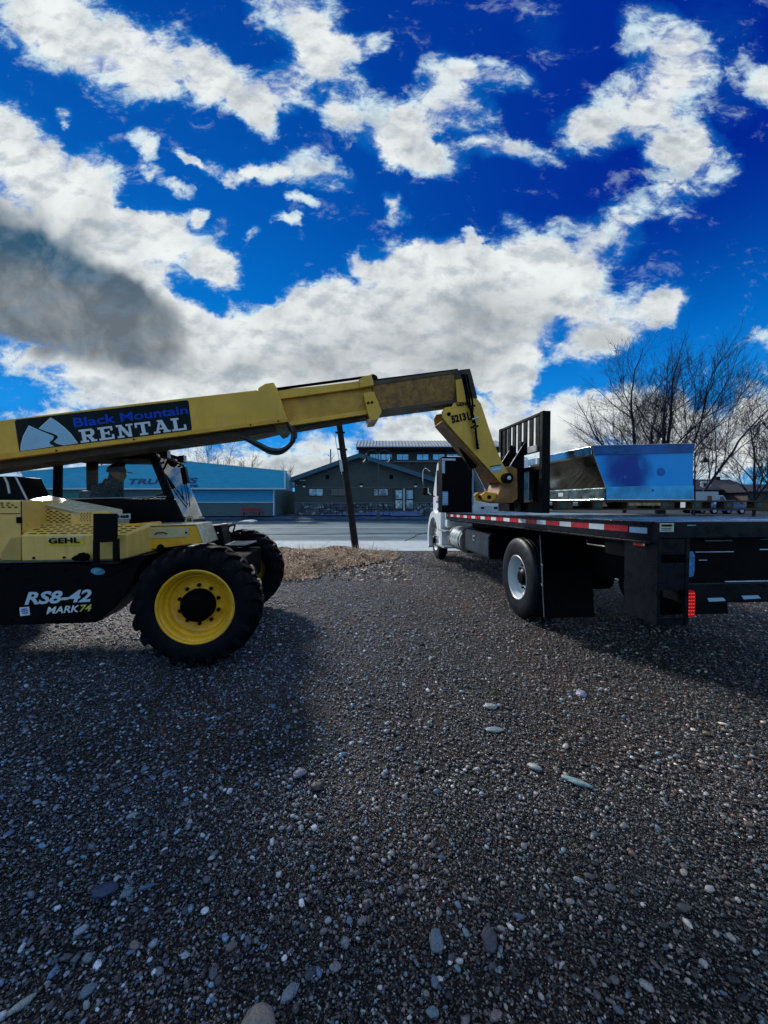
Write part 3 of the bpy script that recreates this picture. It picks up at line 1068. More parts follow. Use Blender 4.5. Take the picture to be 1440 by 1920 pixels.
# grilles: rows of dark slots
def slots(name, rows, t, hh=.0055, tilt=None):
    b = MB()
    for (y, xa_, xb, n, offs) in rows:
        for k in range(n):
            px = xa_ + (xb - xa_) * (k + offs) / n
            c = T.at(1, t, px, y)
            wd = abs(T.at(1, t, px + (xb - xa_) / n * .62, y).x - c.x)
            b.prism([(c.x, c.z), (c.x + .01, c.z + hh), (c.x + wd - .01, c.z + hh), (c.x + wd, c.z), (c.x + wd - .01, c.z - hh), (c.x + .01, c.z - hh)], 'y', t - .0035, t - .001)
    return b.build(name, PERF, tele)
rows = []
for i in range(9):
    y = 952 + i * 3.35
    xe = min(143, 82 + (y - 951) * 4.2)
    n = max(2, int((xe - 53) / 11.4))
    rows.append((y, 53, 53 + n * 11.4, n, 0.0 if i % 2 else .45))
slots('grille', rows, .62)
slots('grille', [(962 + i * 3.6, 150, 172, 4, .0 if i % 2 else .3) for i in range(5)], .62)
slots('grille', [(943 + i * 4, 0, 24 + 6 * i, 2 + (i > 0), .1 * i) for i in range(3)], .30)
tg = MB()
for i in range(5):
    f = (i + .6) / 5.4
    yy = .18 + f * .44
    zz = zt + f * (zr - zt)
    xs = x0 + f * (xr0 - x0) + .06
    k = 0
    while xs + k * .088 + .03 * (i % 2) < x1 - .06:
        s0 = xs + k * .088 + .044 * (i % 2)
        dz = (zr - zt) / .44
        w_, l_ = .010, .055
        tg.loft([(s0, yy - w_, zz - dz * w_ - .001), (s0 + l_, yy - w_, zz - dz * w_ - .001), (s0 + l_, yy + w_, zz + dz * w_ - .001), (s0, yy + w_, zz + dz * w_ - .001)],
                [(s0, yy - w_, zz - dz * w_ + .003), (s0 + l_, yy - w_, zz - dz * w_ + .003), (s0 + l_, yy + w_, zz + dz * w_ + .003), (s0, yy + w_, zz + dz * w_ + .003)])
        k += 1
tg.build('grille', PERF, tele)
bd = plate('maker_badge', ((88, 1007), (157, 1005), (158, 1019), (155, 1022), (89, 1023.5)), .18, AMBER, th=.004)
plate('maker_badge_band', ((88, 1007), (157, 1005), (157.5, 1010), (88.5, 1014)), .175, mat('badge_cream', (.6, .55, .3), .4), th=.002)
tel_text('badge_lettering', 'GEHL', INK, (92, 1019.5), (150, 1017.5), 10.5, t=.1725, bold=.03, gap=1.05)
for (px, py) in ((64, 1046), (121, 1045)):
    b_ = MB(); c = tp(px, py, .18); b_.cyl((c.x, .18, c.z), (c.x, .168, c.z), .011, 8); b_.build('bolt', BLACK, tele)

# ---- black guard plate with two legs standing at the side
gd = MB()
gd.prism([tx(*q, .05) for q in ((174, 963), (219, 963), (219, 1006), (214, 1016), (180, 1018), (174, 1013))], 'y', .05, .075)
gd.prism([tx(*q, .05) for q in ((174, 1012), (184, 1012), (184, 1057), (174, 1057))], 'y', .045, .085)
gd.prism([tx(*q, .05) for q in ((211, 1010), (221, 1010), (222, 1053), (211, 1053))], 'y', .045, .085)
zf = tx(178, 1057, .05)[1]
gd.box((tx(172, 1056, .05)[0], .03, zf - .02), (tx(224, 1053, .05)[0], .17, zf + .005))
gd.build('side_guard', BLACK, tele, bevel=.006)
cl = MB()
c = tp(152, 1046, .1)
for (dx, dz, rr) in ((-.03, 0, .028), (.02, .004, .036), (.0, .03, .018), (-.055, -.002, .014)):
    cl.lathe([(0, -.035), (rr, -.03), (rr, .03), (0, .035)], (c.x + dx, .11, c.z + dz), 'y', 12)
cl.build('hose_coupling', BLACKM, tele, smooth=True)

# ---- yellow front body over the near wheel
fb = MB()
fo = [tx(*q, .50) for q in ((226, 985), (239, 983), (268, 981), (269, 988), (367, 985), (381, 1018), (240, 1036), (226, 1036))]
fb.prism(fo, 'y', .50, .95)
fb.build('front_body', YELLOW, tele, bevel=.01, seg=3)
pl_ = plate('access_panel', ((248.5, 993), (355.5, 988.5), (353.5, 1006), (247, 1012)), .50, mat('panel_tan', (.56, .46, .24), .35, var=.06), th=.006)
for (px, py) in ((253, 1003), (349, 998.5)):
    b_ = MB(); c = tp(px, py, .492); b_.cyl((c.x, .495, c.z), (c.x, .487, c.z), .012, 8); b_.build('bolt', BLACK, tele)
hn = MB()
hn.tube([tp(290, 1002, .49), tp(295, 999, .475), tp(307, 998.5, .475), tp(313, 1001, .49)], .006, 6)
hn.build('panel_handle', BLACK, tele)
hl = MB(); c = tp(301, 1027, .5)
hl.lathe([(0, -.003), (.034, -.003), (.04, .004), (.04, .02)], (c.x, .499, c.z), 'y', 24)
hl.build('hole_ring', BLACKM, tele)
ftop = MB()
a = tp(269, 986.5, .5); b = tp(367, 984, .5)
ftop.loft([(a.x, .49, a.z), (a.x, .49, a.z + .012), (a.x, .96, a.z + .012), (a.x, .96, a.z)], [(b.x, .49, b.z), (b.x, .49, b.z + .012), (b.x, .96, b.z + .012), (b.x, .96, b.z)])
ftop.build('body_top', mat('sky_lit_cream', (.7, .62, .42), .22, var=.05, coat=.4), tele, bevel=.003)  # pale copy of the body yellow: light on top and edge painted in
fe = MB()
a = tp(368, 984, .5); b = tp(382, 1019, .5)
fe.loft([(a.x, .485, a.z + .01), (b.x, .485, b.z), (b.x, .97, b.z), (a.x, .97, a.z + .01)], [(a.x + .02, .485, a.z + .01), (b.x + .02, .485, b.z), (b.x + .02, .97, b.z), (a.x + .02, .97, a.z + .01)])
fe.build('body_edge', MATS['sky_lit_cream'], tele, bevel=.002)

# ---- black bracket, silver step plates and far fender
bk = MB()
bk.prism([tx(*q, .98) for q in ((382, 986), (413, 984), (418, 1000), (421, 1022), (402, 1023), (382, 1015))], 'y', .98, 1.30)
bk.build('front_bracket', BLACK, tele, bevel=.008)
for (px, py, r_) in ((391, 1000, .017), (409, 999, .010), (407, 1012, .014), (388, 989, .009)):
    b_ = MB(); c = tp(px, py, .98); b_.cyl((c.x, .982, c.z), (c.x, .966, c.z), r_, 10); b_.build('bolt', CHROME, tele)
fd = MB()
def strip(mb, pts_px, t, w, th=.012):
    ps = [T.at(1, t, *q) for q in pts_px]
    for a, b in zip(ps[:-1], ps[1:]):
        mb.loft([(a.x, t, a.z), (a.x, t + w, a.z), (a.x, t + w, a.z + th), (a.x, t, a.z + th)], [(b.x, t, b.z), (b.x, t + w, b.z), (b.x, t + w, b.z + th), (b.x, t, b.z + th)])
strip(fd, ((417, 992), (428, 985), (446, 981), (462, 980), (470, 982)), 1.62, .5, .02)
fd.build('fender', mat('fender_grey', (.35, .38, .40), .3, .3, var=.15), tele, smooth=True)
fs_ = MB()
for q in ((430, 985), (441, 983)):
    c = T.at(1, 1.7, *q); d = T.at(1, 1.7, q[0] - 4, q[1] + 16)
    fs_.tube([c, d], .012, 6)
c0, c1 = T.at(1, 1.66, 410, 990), T.at(1, 1.66, 441, 983)
fs_.tube([c0, (c0.x + .05, 1.66, c0.z + .04), c1], .022, 8)
fs_.build('fender_stay', BLACK, tele, smooth=True)
sp = MB()
a, b = T.at(1, 1.28, 422, 1024), T.at(1, 1.28, 450, 1022)
z_ = a.z
sp.loft([(a.x, 1.28, z_), (b.x + .05, 1.28, z_), (b.x + .12, 1.75, z_), (a.x, 1.75, z_)], [(a.x, 1.28, z_ + .02), (b.x + .05, 1.28, z_ + .02), (b.x + .12, 1.75, z_ + .02), (a.x, 1.75, z_ + .02)])
sp.build('step_plate', mat('step_silver', (.35, .37, .36), .35, .5, var=.2, vscale=20), tele, bevel=.003)
sp = MB()
sp.box((a.x, 1.29, z_ - .16), (a.x + .05, 1.7, z_))
sp.box((b.x, 1.4, z_ - .12), (b.x + .1, 1.42, z_))
sp.build('step_bracket', BLACK, tele)

# ---- cab
TN, TF = 1.45, 2.25
cab = MB()
zs_ = tp(200, 935, TN).z                      # window sill
zfl = tp(250, 988, TN).z - .25                # cab floor
rx0, rx1 = tp(98, 935, TN).x, tp(112, 935, TN).x
ft = tp(290, 846, TN); fbm_ = tp(344, 977, TN); fsill = tp(325, 935, TN)
zroof = ft.z
zw = tp(250, 860, TN).z                       # window head
# near side: lower body
cab.prism([(rx0, zfl), (rx0, zs_), (fsill.x, zs_), (fbm_.x, fbm_.z), (fbm_.x, zfl)], 'y', TN, TN + .04)
cab.prism([(rx0, zfl), (rx0, zs_), (fsill.x, zs_), (fbm_.x, fbm_.z), (fbm_.x, zfl)], 'y', TF - .04, TF)
cab.box((rx0, TN + .04, zfl), (rx0 + .04, TF - .04, zs_ - .12))
cab.box((fbm_.x - .04, TN + .04, zfl), (fbm_.x, TF - .04, fbm_.z))
cab.box((rx0, TN, zfl - .04), (fbm_.x, TF, zfl))
cab.build('cab_body', BLACK, tele, bevel=.012)
pil = MB()
def post(mb, xa, xb, za, zb_, t0, t1, dxt=0.0):
    mb.loft([(xa, t0, za), (xb, t0, za), (xb, t1, za), (xa, t1, za)], [(xa + dxt, t0, zb_), (xb + dxt, t0, zb_), (xb + dxt, t1, zb_), (xa + dxt, t1, zb_)])
for (t0, t1) in ((TN, TN + .06), (TF - .06, TF)):
    post(pil, rx0, rx1, zs_, zroof, t0, t1, .02); pil.build('cab_pillar', BLACK, tele, bevel=.008); pil = MB()
pil.loft([(fsill.x - .10, TN, zs_), (fsill.x, TN, zs_), (fsill.x, TN + .06, zs_), (fsill.x - .10, TN + .06, zs_)],
         [(ft.x - .10, TN, zroof), (ft.x, TN, zroof), (ft.x, TN + .06, zroof), (ft.x - .10, TN + .06, zroof)])
pil.build('cab_pillar', BLACK, tele, bevel=.008); pil = MB()
pil.loft([(fsill.x - .06, TF - .05, zs_), (fsill.x, TF - .05, zs_), (fsill.x, TF, zs_), (fsill.x - .06, TF, zs_)],
         [(ft.x - .06, TF - .05, zroof), (ft.x, TF - .05, zroof), (ft.x, TF, zroof), (ft.x - .06, TF, zroof)])
pil.build('cab_pillar', BLACK, tele, bevel=.008); pil = MB()
pa, pb = tp(162, 900, TF - .05).x, tp(176, 900, TF - .05).x
post(pil, pa, pb, zs_, zroof, TF - .06, TF)
pil.build('cab_pillar', BLACK, tele, bevel=.008); pil = MB()
pa, pb = tp(217, 900, TF - .05).x, tp(229, 900, TF - .05).x
post(pil, pa, pb, zs_, zroof, TF - .06, TF)
pil.build('cab_pillar', BLACK, tele, bevel=.008)
rf = MB()
rf.loft([(rx0 - .05, TN - .03, zw), (ft.x - .02, TN - .03, zw + .0), (ft.x - .02, TF + .03, zw), (rx0 - .05, TF + .03, zw)],
        [(rx0 - .02, TN, zroof + .05), (ft.x + .0, TN, zroof + .03), (ft.x + .0, TF, zroof + .03), (rx0 - .02, TF, zroof + .05)])
rf.build('cab_roof', BLACKM, tele, bevel=.02)
gl = MB()
gl.loft([(ft.x + .004, TN + .03, zroof - .03), (fbm_.x + .004, TN + .03, fbm_.z), (fbm_.x + .004, TF - .03, fbm_.z), (ft.x + .004, TF - .03, zroof - .03)],
        [(ft.x + .010, TN + .03, zroof - .03), (fbm_.x + .010, TN + .03, fbm_.z), (fbm_.x + .010, TF - .03, fbm_.z), (ft.x + .010, TF - .03, zroof - .03)])
gl.build('windscreen', glass('windscreen_glass', (.6, .75, .8), .26), tele)
gl = MB()
xg = tp(229, 900, TN + .03).x
gl.prism([(rx1 + .0, zs_), (fsill.x - .08, zs_), (ft.x - .10, zw), (rx1 + .0, zw)], 'y', TN + .028, TN + .034)
gl.build('side_window', glass('cab_glass_side', (.98, 1.0, 1.0), .008, .03), tele)
fr = MB()
a, b = tp(112, 936, TN - .005), tp(312, 931, TN - .005)
fr.tube([(a.x, TN - .008, a.z), (b.x, TN - .008, b.z)], .006, 6)
fr.tube([(fbm_.x + .015, TN + .03, fbm_.z + .01), (fbm_.x + .015, TF - .03, fbm_.z + .01)], .007, 6)
fr.build('window_seal', mat('seal_grey', (.4, .44, .46), .4), tele)
rb = MB()
ys = TF - .12
rb.tube([T.at(1, ys, *q) for q in ((231, 900), (231, 880), (233, 870), (238, 866), (246, 864.5), (292, 864))], .016, 8)
rb.build('grab_rail', BLACK, tele, smooth=True)
# seat and steering wheel
se = MB()
sc_ = (TN + TF) / 2
s0 = T.at(1, sc_, 150, 934)
se.prism([tx(*q, sc_ - .2) for q in ((147, 962), (147, 924), (152, 920), (172, 920), (178, 962))], 'y', sc_ - .22, sc_ + .22)
se.box((s0.x, sc_ - .24, s0.z - .28), (s0.x + .5, sc_ + .24, s0.z - .16))
se.build('seat', mat('seat_vinyl', (.10, .17, .18), .5, var=.3, vscale=10), tele, bevel=.03, seg=3)
stw = MB()
c = T.at(1, sc_, 293, 934)
ring = []
for k in range(25):
    a = 2 * math.pi * k / 24
    ring.append((c.x + .17 * math.cos(a) * .85, sc_ + .17 * math.sin(a), c.z + .17 * math.cos(a) * .42))
stw.tube(ring, .013, 8, cap=False)
stw.tube([c, (c.x + .12, sc_, c.z - .35)], .022, 8)
for k in range(3):
    a = 2 * math.pi * k / 3
    stw.tube([c, (c.x + .17 * math.cos(a) * .85, sc_ + .17 * math.sin(a), c.z + .17 * math.cos(a) * .42)], .008, 6)
stw.build('steering_wheel', BLACKM, tele, smooth=True)
# stickers on the cab
plate('sticker', ((219.5, 963.5), (245, 963), (245, 973.5), (219.5, 974)), TN, STICK)
plate('sticker', ((219.5, 974.8), (243, 974.4), (242, 984.5), (219.5, 985)), TN, mat('sticker_grey', (.42, .47, .48), .4, var=.4, vscale=60), th=.002)
tel_text('sticker_print', '1468', INK, (222, 971.5), (242, 971), 6, t=TN - .004, bold=.04)
wc = MB()
xw = fbm_.x + .006
wc.box((fbm_.x - .03, TN + .05, fbm_.z - .14), (xw + .03, TF - .02, fbm_.z - .005))
wc.build('windscreen_base', BLACK, tele, bevel=.01)
bb = MB()
a, b = T.at(0, xw + .031, 348, 968), T.at(0, xw + .031, 361, 981)
bb.box((xw + .031, a.y, b.z), (xw + .036, b.y, a.z)); bb.build('maker_badge', mat('badge_cream', (.6, .55, .3), .4), tele)
text('badge_lettering', 'GL', INK, tele, (xw + .037, a.y + .03, b.z + .03), (xw + .037, b.y - .03, b.z + .03), (a.z - b.z) - .06, face='x', bold=.04)
# work lights
for (px, py, t, sc) in ((311, 853, TN + .10, 1.0), (342, 861, TF - .12, 1.0)):
    c = T.at(1, t, px, py)
    e = MB()
    e.loft([(c.x - .055, t - .05, c.z - .045), (c.x - .055, t + .05, c.z - .045), (c.x - .055, t + .05, c.z + .04), (c.x - .055, t - .05, c.z + .04)],
           [(c.x + .035, t - .065, c.z - .055), (c.x + .035, t + .065, c.z - .055), (c.x + .035, t + .065, c.z + .055), (c.x + .035, t - .065, c.z + .055)])
    e.tube([(c.x - .02, t, c.z - .05), (c.x - .03, t, c.z - .10), (c.x - .06, t, c.z - .12)], .012, 6)
    wl = e.build('work_light', BLACK, tele, bevel=.006)
    e = MB(); e.box((c.x + .036, t - .05, c.z - .04), (c.x + .041, t + .05, c.z + .04)); e.build('lens', mat('lamp_lens', (.6, .66, .7), .1, .2), wl, bevel=.004)
# mirror on its arm, wiper
mr = MB()
ym = TN + .35
a = T.at(1, ym, 320, 862)
arm = [T.at(1, ym, *q) for q in ((312, 860), (330, 868), (343, 872), (347, 886))]
mr.tube(arm, .014, 6)
arm = [T.at(1, ym, *q) for q in ((349, 905), (353, 925), (356, 950))]
mr.tube(arm, .007, 6)
mr.tube([T.at(1, ym, *q) for q in ((345, 905), (349, 925), (351, 948))], .005, 6)
c = T.at(1, ym, 346, 893)
mr.loft([(c.x - .045, ym - .04, c.z + .11), (c.x + .02, ym - .04, c.z + .13), (c.x + .02, ym + .04, c.z + .13), (c.x - .045, ym + .04, c.z + .11)],
        [(c.x - .01, ym - .04, c.z - .11), (c.x + .055, ym - .04, c.z - .09), (c.x + .055, ym + .04, c.z - .09), (c.x - .01, ym + .04, c.z - .11)])
mr.build('mirror', BLACK, tele, bevel=.01)
wp = MB()
wp.tube([T.at(1, TN + .3, *q) for q in ((340, 915), (344, 935), (347, 952))], .006, 6)
wp.tube([T.at(1, TN + .3, *q) for q in ((336, 940), (347, 952), (352, 944))], .006, 6)
wp.build('wiper', BLACKM, tele)

# ---- sloping radiator guard and boom pivot tower at the rear
rg = MB()
rg.prism([tx(*q, 1.0) for q in ((-30, 893), (28, 893), (50, 937), (-30, 937))], 'y', 1.0, 1.4)
rg.build('rear_tower', BLACK, tele, bevel=.01)
rl = MB()
rl.tube([tp(29, 893, .99), tp(34, 903, .99), tp(51, 937, .99)], .011, 6)
rl.tube([tp(8, 893, .9), tp(14, 906, .9), tp(18, 925, .9)], .012, 6)
rl.build('hand_rail', mat('rail_grey', (.42, .45, .46), .35, .5), tele, smooth=True)
tw = MB()
tw.prism([(-3.7, 1.1), (-2.8, 1.1), (-2.95, 2.05), (-3.15, 2.35), (-3.55, 2.35)], 'y', .80, .86)
tw.prism([(-3.7, 1.1), (-2.8, 1.1), (-2.95, 2.05), (-3.15, 2.35), (-3.55, 2.35)], 'y', 1.44, 1.50)
tw.build('boom_tower', BLACK, tele, bevel=.01)

# ---- boom
B0, B1 = .92, 1.38
def ext(p0, p1, x):
    k = (p1[1] - p0[1]) / (p1[0] - p0[0])
    return (x, p0[1] + k * (x - p0[0]))
boom_t = [tx(*q, B0) for q in ((0, 788), (240, 758), (483, 731), (484, 727), (497, 719), (513, 716.5), (520, 730), (540, 790), (240, 829.5), (0, 861))]
xb = -3.5
boom_t = [ext(boom_t[0], boom_t[1], xb)] + boom_t + [ext(boom_t[-1], boom_t[-2], xb)]
bm_ = MB()
bm_.prism(boom_t, 'y', B0, B1)
boom = bm_.build('boom_outer_section', mat('boom_yellow', (0.82, 0.46, 0.035), 0.38, var=0.12, vscale=2.0, dirt=0.3, dirt_col=(0.46, 0.24, 0.03), bump=0.04, streak=.45), tele, bevel=.012, seg=3)
# folded lower strip along the bottom edge
ls = MB()
lo_ = [tx(*q, B0 - .008) for q in ((0, 851), (240, 822), (536, 784), (540, 790.5), (240, 830), (0, 861.5))]
lo_ = [ext(lo_[0], lo_[1], xb)] + lo_ + [ext(lo_[-1], lo_[-2], xb)]
ls.prism(lo_, 'y', B0 - .008, B0 + .01)
ls.build('boom_flange', mat('flange_yellow', (0.72, 0.38, 0.015), 0.4, var=.12, vscale=4, dirt=.4, dirt_col=(.3, .17, .03)), tele)
us = MB()       # underside channel with the lift cylinder
uo = [tx(*q, 1.0) for q in ((0, 862), (240, 832), (516, 797), (516, 808), (450, 819), (240, 846), (0, 880))]
uo = [ext(uo[0], uo[1], xb)] + uo + [ext(uo[-1], uo[-2], xb)]
us.prism(uo, 'y', 1.0, 1.3)
us.build('boom_underside', mat('underside_brown', (.05, .035, .02), .7, var=.3, dirt=.4, dirt_col=(.14, .1, .06)), tele, bevel=.006)
us = MB()
us.prism([tx(*q, 1.02) for q in ((455, 818), (515, 799), (540, 792), (541, 806), (536, 813), (526, 817), (519, 809), (472, 820))], 'y', 1.02, 1.28)
us.build('cylinder_bracket', mat('bracket_olive', (.16, .14, .09), .6, var=.3), tele, bevel=.005)
# decal
dk = MB()
dz = B0 - .0035
def T2(px, py, t=None):
    v = T.at(1, B0 - .002 if t is None else t, px, py)
    return (v.x, v.z)
dk.prism([T2(*q) for q in ((30, 787), (350, 750.3), (353.5, 753), (359.5, 804), (357.5, 807.5), (41, 849), (36.5, 846.5), (28, 790.5))], 'y', B0 - .0045, B0 - .001)
dcl = dk.build('decal', mat('decal_black', (.003, .008, .009), .35, var=.4, vscale=3, spec=.15), tele)
rim_ = MB()
def zpt(x, y):      # from enlargement coordinates
    return (x / 3.311, 680 + y / 3.311)
mts = [[(133, 545), (136, 505), (150, 455), (183, 393), (215, 408), (255, 426), (300, 444), (331, 458), (327, 475), (306, 492), (308, 503), (334, 517), (220, 534)],
       [(247, 410), (282, 377), (317, 345), (352, 366), (400, 403), (440, 443), (480, 497), (440, 504), (395, 511), (352, 500), (337, 488), (362, 466), (356, 452), (330, 440), (290, 427)]]
for mm in mts:
    mb = MB()
    cx = sum(a for a, b in mm) / len(mm); cy = sum(b for a, b in mm) / len(mm)
    mb.prism([T2(*zpt(cx + (a - cx) * 1.045, cy + (b - cy) * 1.045)) for a, b in mm], 'y', B0 - .006, B0 - .0048)
    mb.build('mountain_edge', STICK, dcl)
    mb = MB()
    mb.prism([T2(*zpt(a, b)) for a, b in mm], 'y', B0 - .0075, B0 - .0062)
    mb.build('mountain', PALEBLUE, dcl)
LET = {
    'R': [('b', .14, 0, .38, 1), ('b', .0, 0, .52, .15), ('b', .0, .85, .3, 1), ('b', .3, .84, .78, 1), ('b', .3, .42, .76, .57), ('p', (.70, .95), (.78, 1), (.93, .86), (.95, .66), (.86, .48), (.76, .42), (.70, .55)),
          ('p', (.45, .46), (.70, .46), (.92, .1), (.66, .1)), ('b', .66, 0, 1.03, .15)],
    'E': [('b', .14, 0, .38, 1), ('b', .0, .85, .92, 1), ('b', .78, .66, .92, .95), ('b', .3, .43, .68, .57), ('b', .60, .34, .70, .66), ('b', .0, 0, .96, .15), ('b', .82, .05, .96, .36)],
    'N': [('b', .12, 0, .28, 1), ('b', .74, 0, .90, 1), ('p', (.06, 1), (.34, 1), (.90, 0), (.66, 0)), ('b', -.02, .86, .2, 1), ('b', .6, .86, 1.04, 1), ('b', -.02, 0, .42, .14)],
    'T': [('b', .38, 0, .62, 1), ('b', .0, .85, 1.0, 1), ('b', .0, .62, .13, .9), ('b', .87, .62, 1.0, .9), ('b', .24, 0, .76, .15)],
    'A': [('p', (.08, 0), (.24, 0), (.56, 1), (.40, 1)), ('p', (.70, 0), (.95, 0), (.62, 1), (.38, 1)), ('b', .24, .27, .78, .40), ('b', -.04, 0, .38, .14), ('b', .58, 0, 1.06, .14), ('b', .28, .88, .6, 1)],
    'L': [('b', .14, 0, .38, 1), ('b', .0, 0, .94, .15), ('b', .80, .05, .94, .42), ('b', .0, .85, .52, 1)],
}
def slab(word, a, b, hpx0, m, name, parent, y):
    P0, P1 = Vector(T2(*a)), Vector(T2(*b))
    hh = (Vector(T2(a[0], a[1] - hpx0)) - P0).length
    ax_ = P1 - P0
    u_ = Vector((-ax_.y, ax_.x)).normalized()
    n = len(word)
    for i, chh in enumerate(word):
        mb = MB()
        for k, sh in enumerate(LET[chh]):
            pts = [(sh[1], sh[2]), (sh[3], sh[2]), (sh[3], sh[4]), (sh[1], sh[4])] if sh[0] == 'b' else sh[1:]
            pp = []
            for (x, yv) in pts:
                w = P0 + ax_ * ((i + .06 + x * .86) / n) + u_ * (hh * yv)
                pp.append((w.x, w.y))
            mb.prism(pp, 'y', y - .0012 - k * .00025, y)
        mb.build(name, m, parent)
slab('RENTAL', (150, 831), (355, 805), 24.5, mat('letter_white_blue', (.62, .70, .76), .4, var=.04), 'lettering', dcl, B0 - .0055)
def btext(s, m, a, b, hpx, name='lettering', t=B0 - .0055, **kw):
    q0 = T.at(1, t, *a); q1 = T.at(1, t, *b); q2 = T.at(1, t, a[0], a[1] - hpx)
    return text(name, s, m, dcl, q0, q1, (q2 - q0).length, depth=.0015, **kw)
btext('Black', BLUEINK, (139.5, 801.5), (218, 792.3), 17.5, bold=.022)
btext('Mountain', BLUEINK, (227, 791), (353, 776), 16.5, bold=.018)
for (px, py) in ((107, 845), (252, 824), (470, 797), (522, 790)):
    b_ = MB(); c = tp(px, py, B0); b_.cyl((c.x, B0 - .009, c.z), (c.x, B0 - .016, c.z), .011, 6); b_.build('bolt', BLACK, tele)

# middle section
M0, M1 = .96, 1.34
ms = MB()
ms.prism([tx(*q, M0) for q in ((505, 730), (688, 712), (700, 714), (705, 735), (700, 772), (545, 796), (505, 800))], 'y', M0 + .055, M1 - .055)
ms.build('boom_middle_section', mat('boom_mid_yellow', (.60, .31, .015), .42, var=.25, vscale=4, dirt=.55, dirt_col=(.20, .11, .02), bump=.06), tele, bevel=.005)
mf = MB()
mf.prism([tx(*q, M0) for q in ((519, 733), (684, 713), (700, 712), (700, 724), (526, 748))], 'y', M0, M1)
mf.prism([tx(*q, M0 + .005) for q in ((541, 791), (692, 768), (693, 776), (541, 799))], 'y', M0 + .005, M1 - .005)
mf.build('boom_flange', MATS['boom_yellow'], tele, bevel=.004)
mu = MB()
mu.prism([tx(*q, 1.03) for q in ((545, 797), (700, 773), (700, 780), (545, 806))], 'y', 1.03, 1.27)
mu.build('boom_underside', MATS['underside_brown'], tele)
clr = MB()
clr.prism([tx(*q, M0 - .03) for q in ((673, 711), (686, 704), (697, 703), (701, 722), (676, 727))], 'y', M0 - .03, M1 + .03)
clr.prism([tx(*q, M0 - .045) for q in ((681, 737), (701, 734), (716, 771), (709, 787), (695, 789), (690, 776))], 'y', M0 - .045, M0 + .02)
clr.prism([tx(*q, M0 - .02) for q in ((690, 776), (712, 771), (709, 787), (695, 789))], 'y', M0 + .021, M1 + .03)
clr.build('boom_collar', MATS['boom_yellow'], tele, bevel=.006)
rr_ = MB()
for (px, py) in ((690.5, 755.5), (697.5, 754.5)):
    c = tp(px, py, M0 - .045); rr_.lathe([(0, -.012), (.014, -.012), (.017, -.002), (.017, .002)], (c.x, M0 - .045, c.z), 'y', 16)
rr_.build('bolt', BLACK, tele)
# inner section, peeling
I0, I1 = 1.0, 1.30
PEEL = bpy.data.materials.new('peeling_boom_paint'); PEEL.use_nodes = True
t_ = PEEL.node_tree; q = G(t_); pbs = t_.nodes['Principled BSDF']
co = q.node('ShaderNodeTexCoord').outputs['Object']
n1 = q.noise(co, 4.0, 8, .7, .6); n2 = q.noise(co, 13, 6, .6, .8)
c_ = q.mix(q.smooth(n2, .35, .7), (.17, .065, .007), (.38, .19, .016))
c_ = q.mix(q.smooth(n1, .66, .70), c_, (.24, .28, .20))
c_ = q.mix(q.smooth(q.noise(co, 3.1, 7, .7), .66, .70), c_, (.012, .012, .02))
q.put(pbs.inputs['Base Color'], c_); pbs.inputs['Roughness'].default_value = .5
ins = MB()
ins.prism([tx(*q_, I0) for q_ in ((698, 717), (857, 696), (870, 750), (853, 756), (712, 772), (698, 774))], 'y', I0, I1)
ins.build('boom_inner_section', PEEL, tele, bevel=.006)
inf = MB()
inf.prism([tx(*q_, I0 - .01) for q_ in ((700, 714), (856, 694), (857, 698.5), (700, 722))], 'y', I0 - .01, I1 + .01)
inf.prism([tx(*q_, I0 - .01) for q_ in ((714, 768), (852, 749), (852, 756), (714, 773.5))], 'y', I0 - .01, I1 + .01)
inf.build('boom_flange', mat('flange_dark', (.07, .045, .02), .5, var=.4, vscale=6), tele)
# hose bundle on top of the boom, hose guide roller
hs = MB()
for k, dt in enumerate((.03, .08, .13, .2)):
    hs.tube([tp(519, 729.5, M0 + dt), tp(640, 713.5, M0 + dt), tp(694, 706, M0 + dt)], .017, 6)
hs.build('hose', BLACKM, tele, smooth=True)
ro = MB(); c = tp(698.5, 712, 1.1)
ro.lathe([(0, -.08), (.05, -.08), (.062, -.06), (.062, .06), (.05, .08), (0, .08)], (c.x, 1.1, c.z - .01), 'y', 20)
ro.build('hose_roller', BLACK, tele, smooth=True)
hs = MB()
for k, dt in enumerate((.06, .11, .17)):
    hs.tube([tp(700, 714, I0 + dt), tp(780, 704, I0 + dt), tp(858, 694, I0 + dt)], .018, 6)
hs.build('hose', BLACKM, tele, smooth=True)
# hanging hose loop under the boom
def bez(pts, n=14):
    out = []
    P = [Vector(p) for p in pts]
    P = [P[0] * 2 - P[1]] + P + [P[-1] * 2 - P[-2]]
    for i in range(1, len(P) - 2):
        for k in range(n):
            t = k / n
            a, b, c, d = P[i - 1:i + 3]
            out.append(.5 * ((2 * b) + (c - a) * t + (2 * a - 5 * b + 4 * c - d) * t * t + (3 * b - a - 3 * c + d) * t ** 3))
    out.append(P[-2])
    return out
hl_ = MB()
for k, (dx, dy, dt) in enumerate(((0, 0, 0), (1, 5, .03), (-1, -4, .05), (3, 10, .02))):
    base = [(443 + k, 817), (462, 822 + dy * .3), (485, 833 + dy * .5), (505, 843 + dy * .6), (524, 845 + dy * .55), (540, 837 + dy * .4), (549 + dx * 1.6, 822), (548 + dx * 1.8, 806), (538 + dx, 792)]
    hl_.tube(bez([tp(a, b, .97 + dt) for a, b in base], 6), .0165, 7)
hl_.build('hose_loop', mat('hose_rubber', (.016, .03, .03), .45, var=.2), tele, smooth=True)

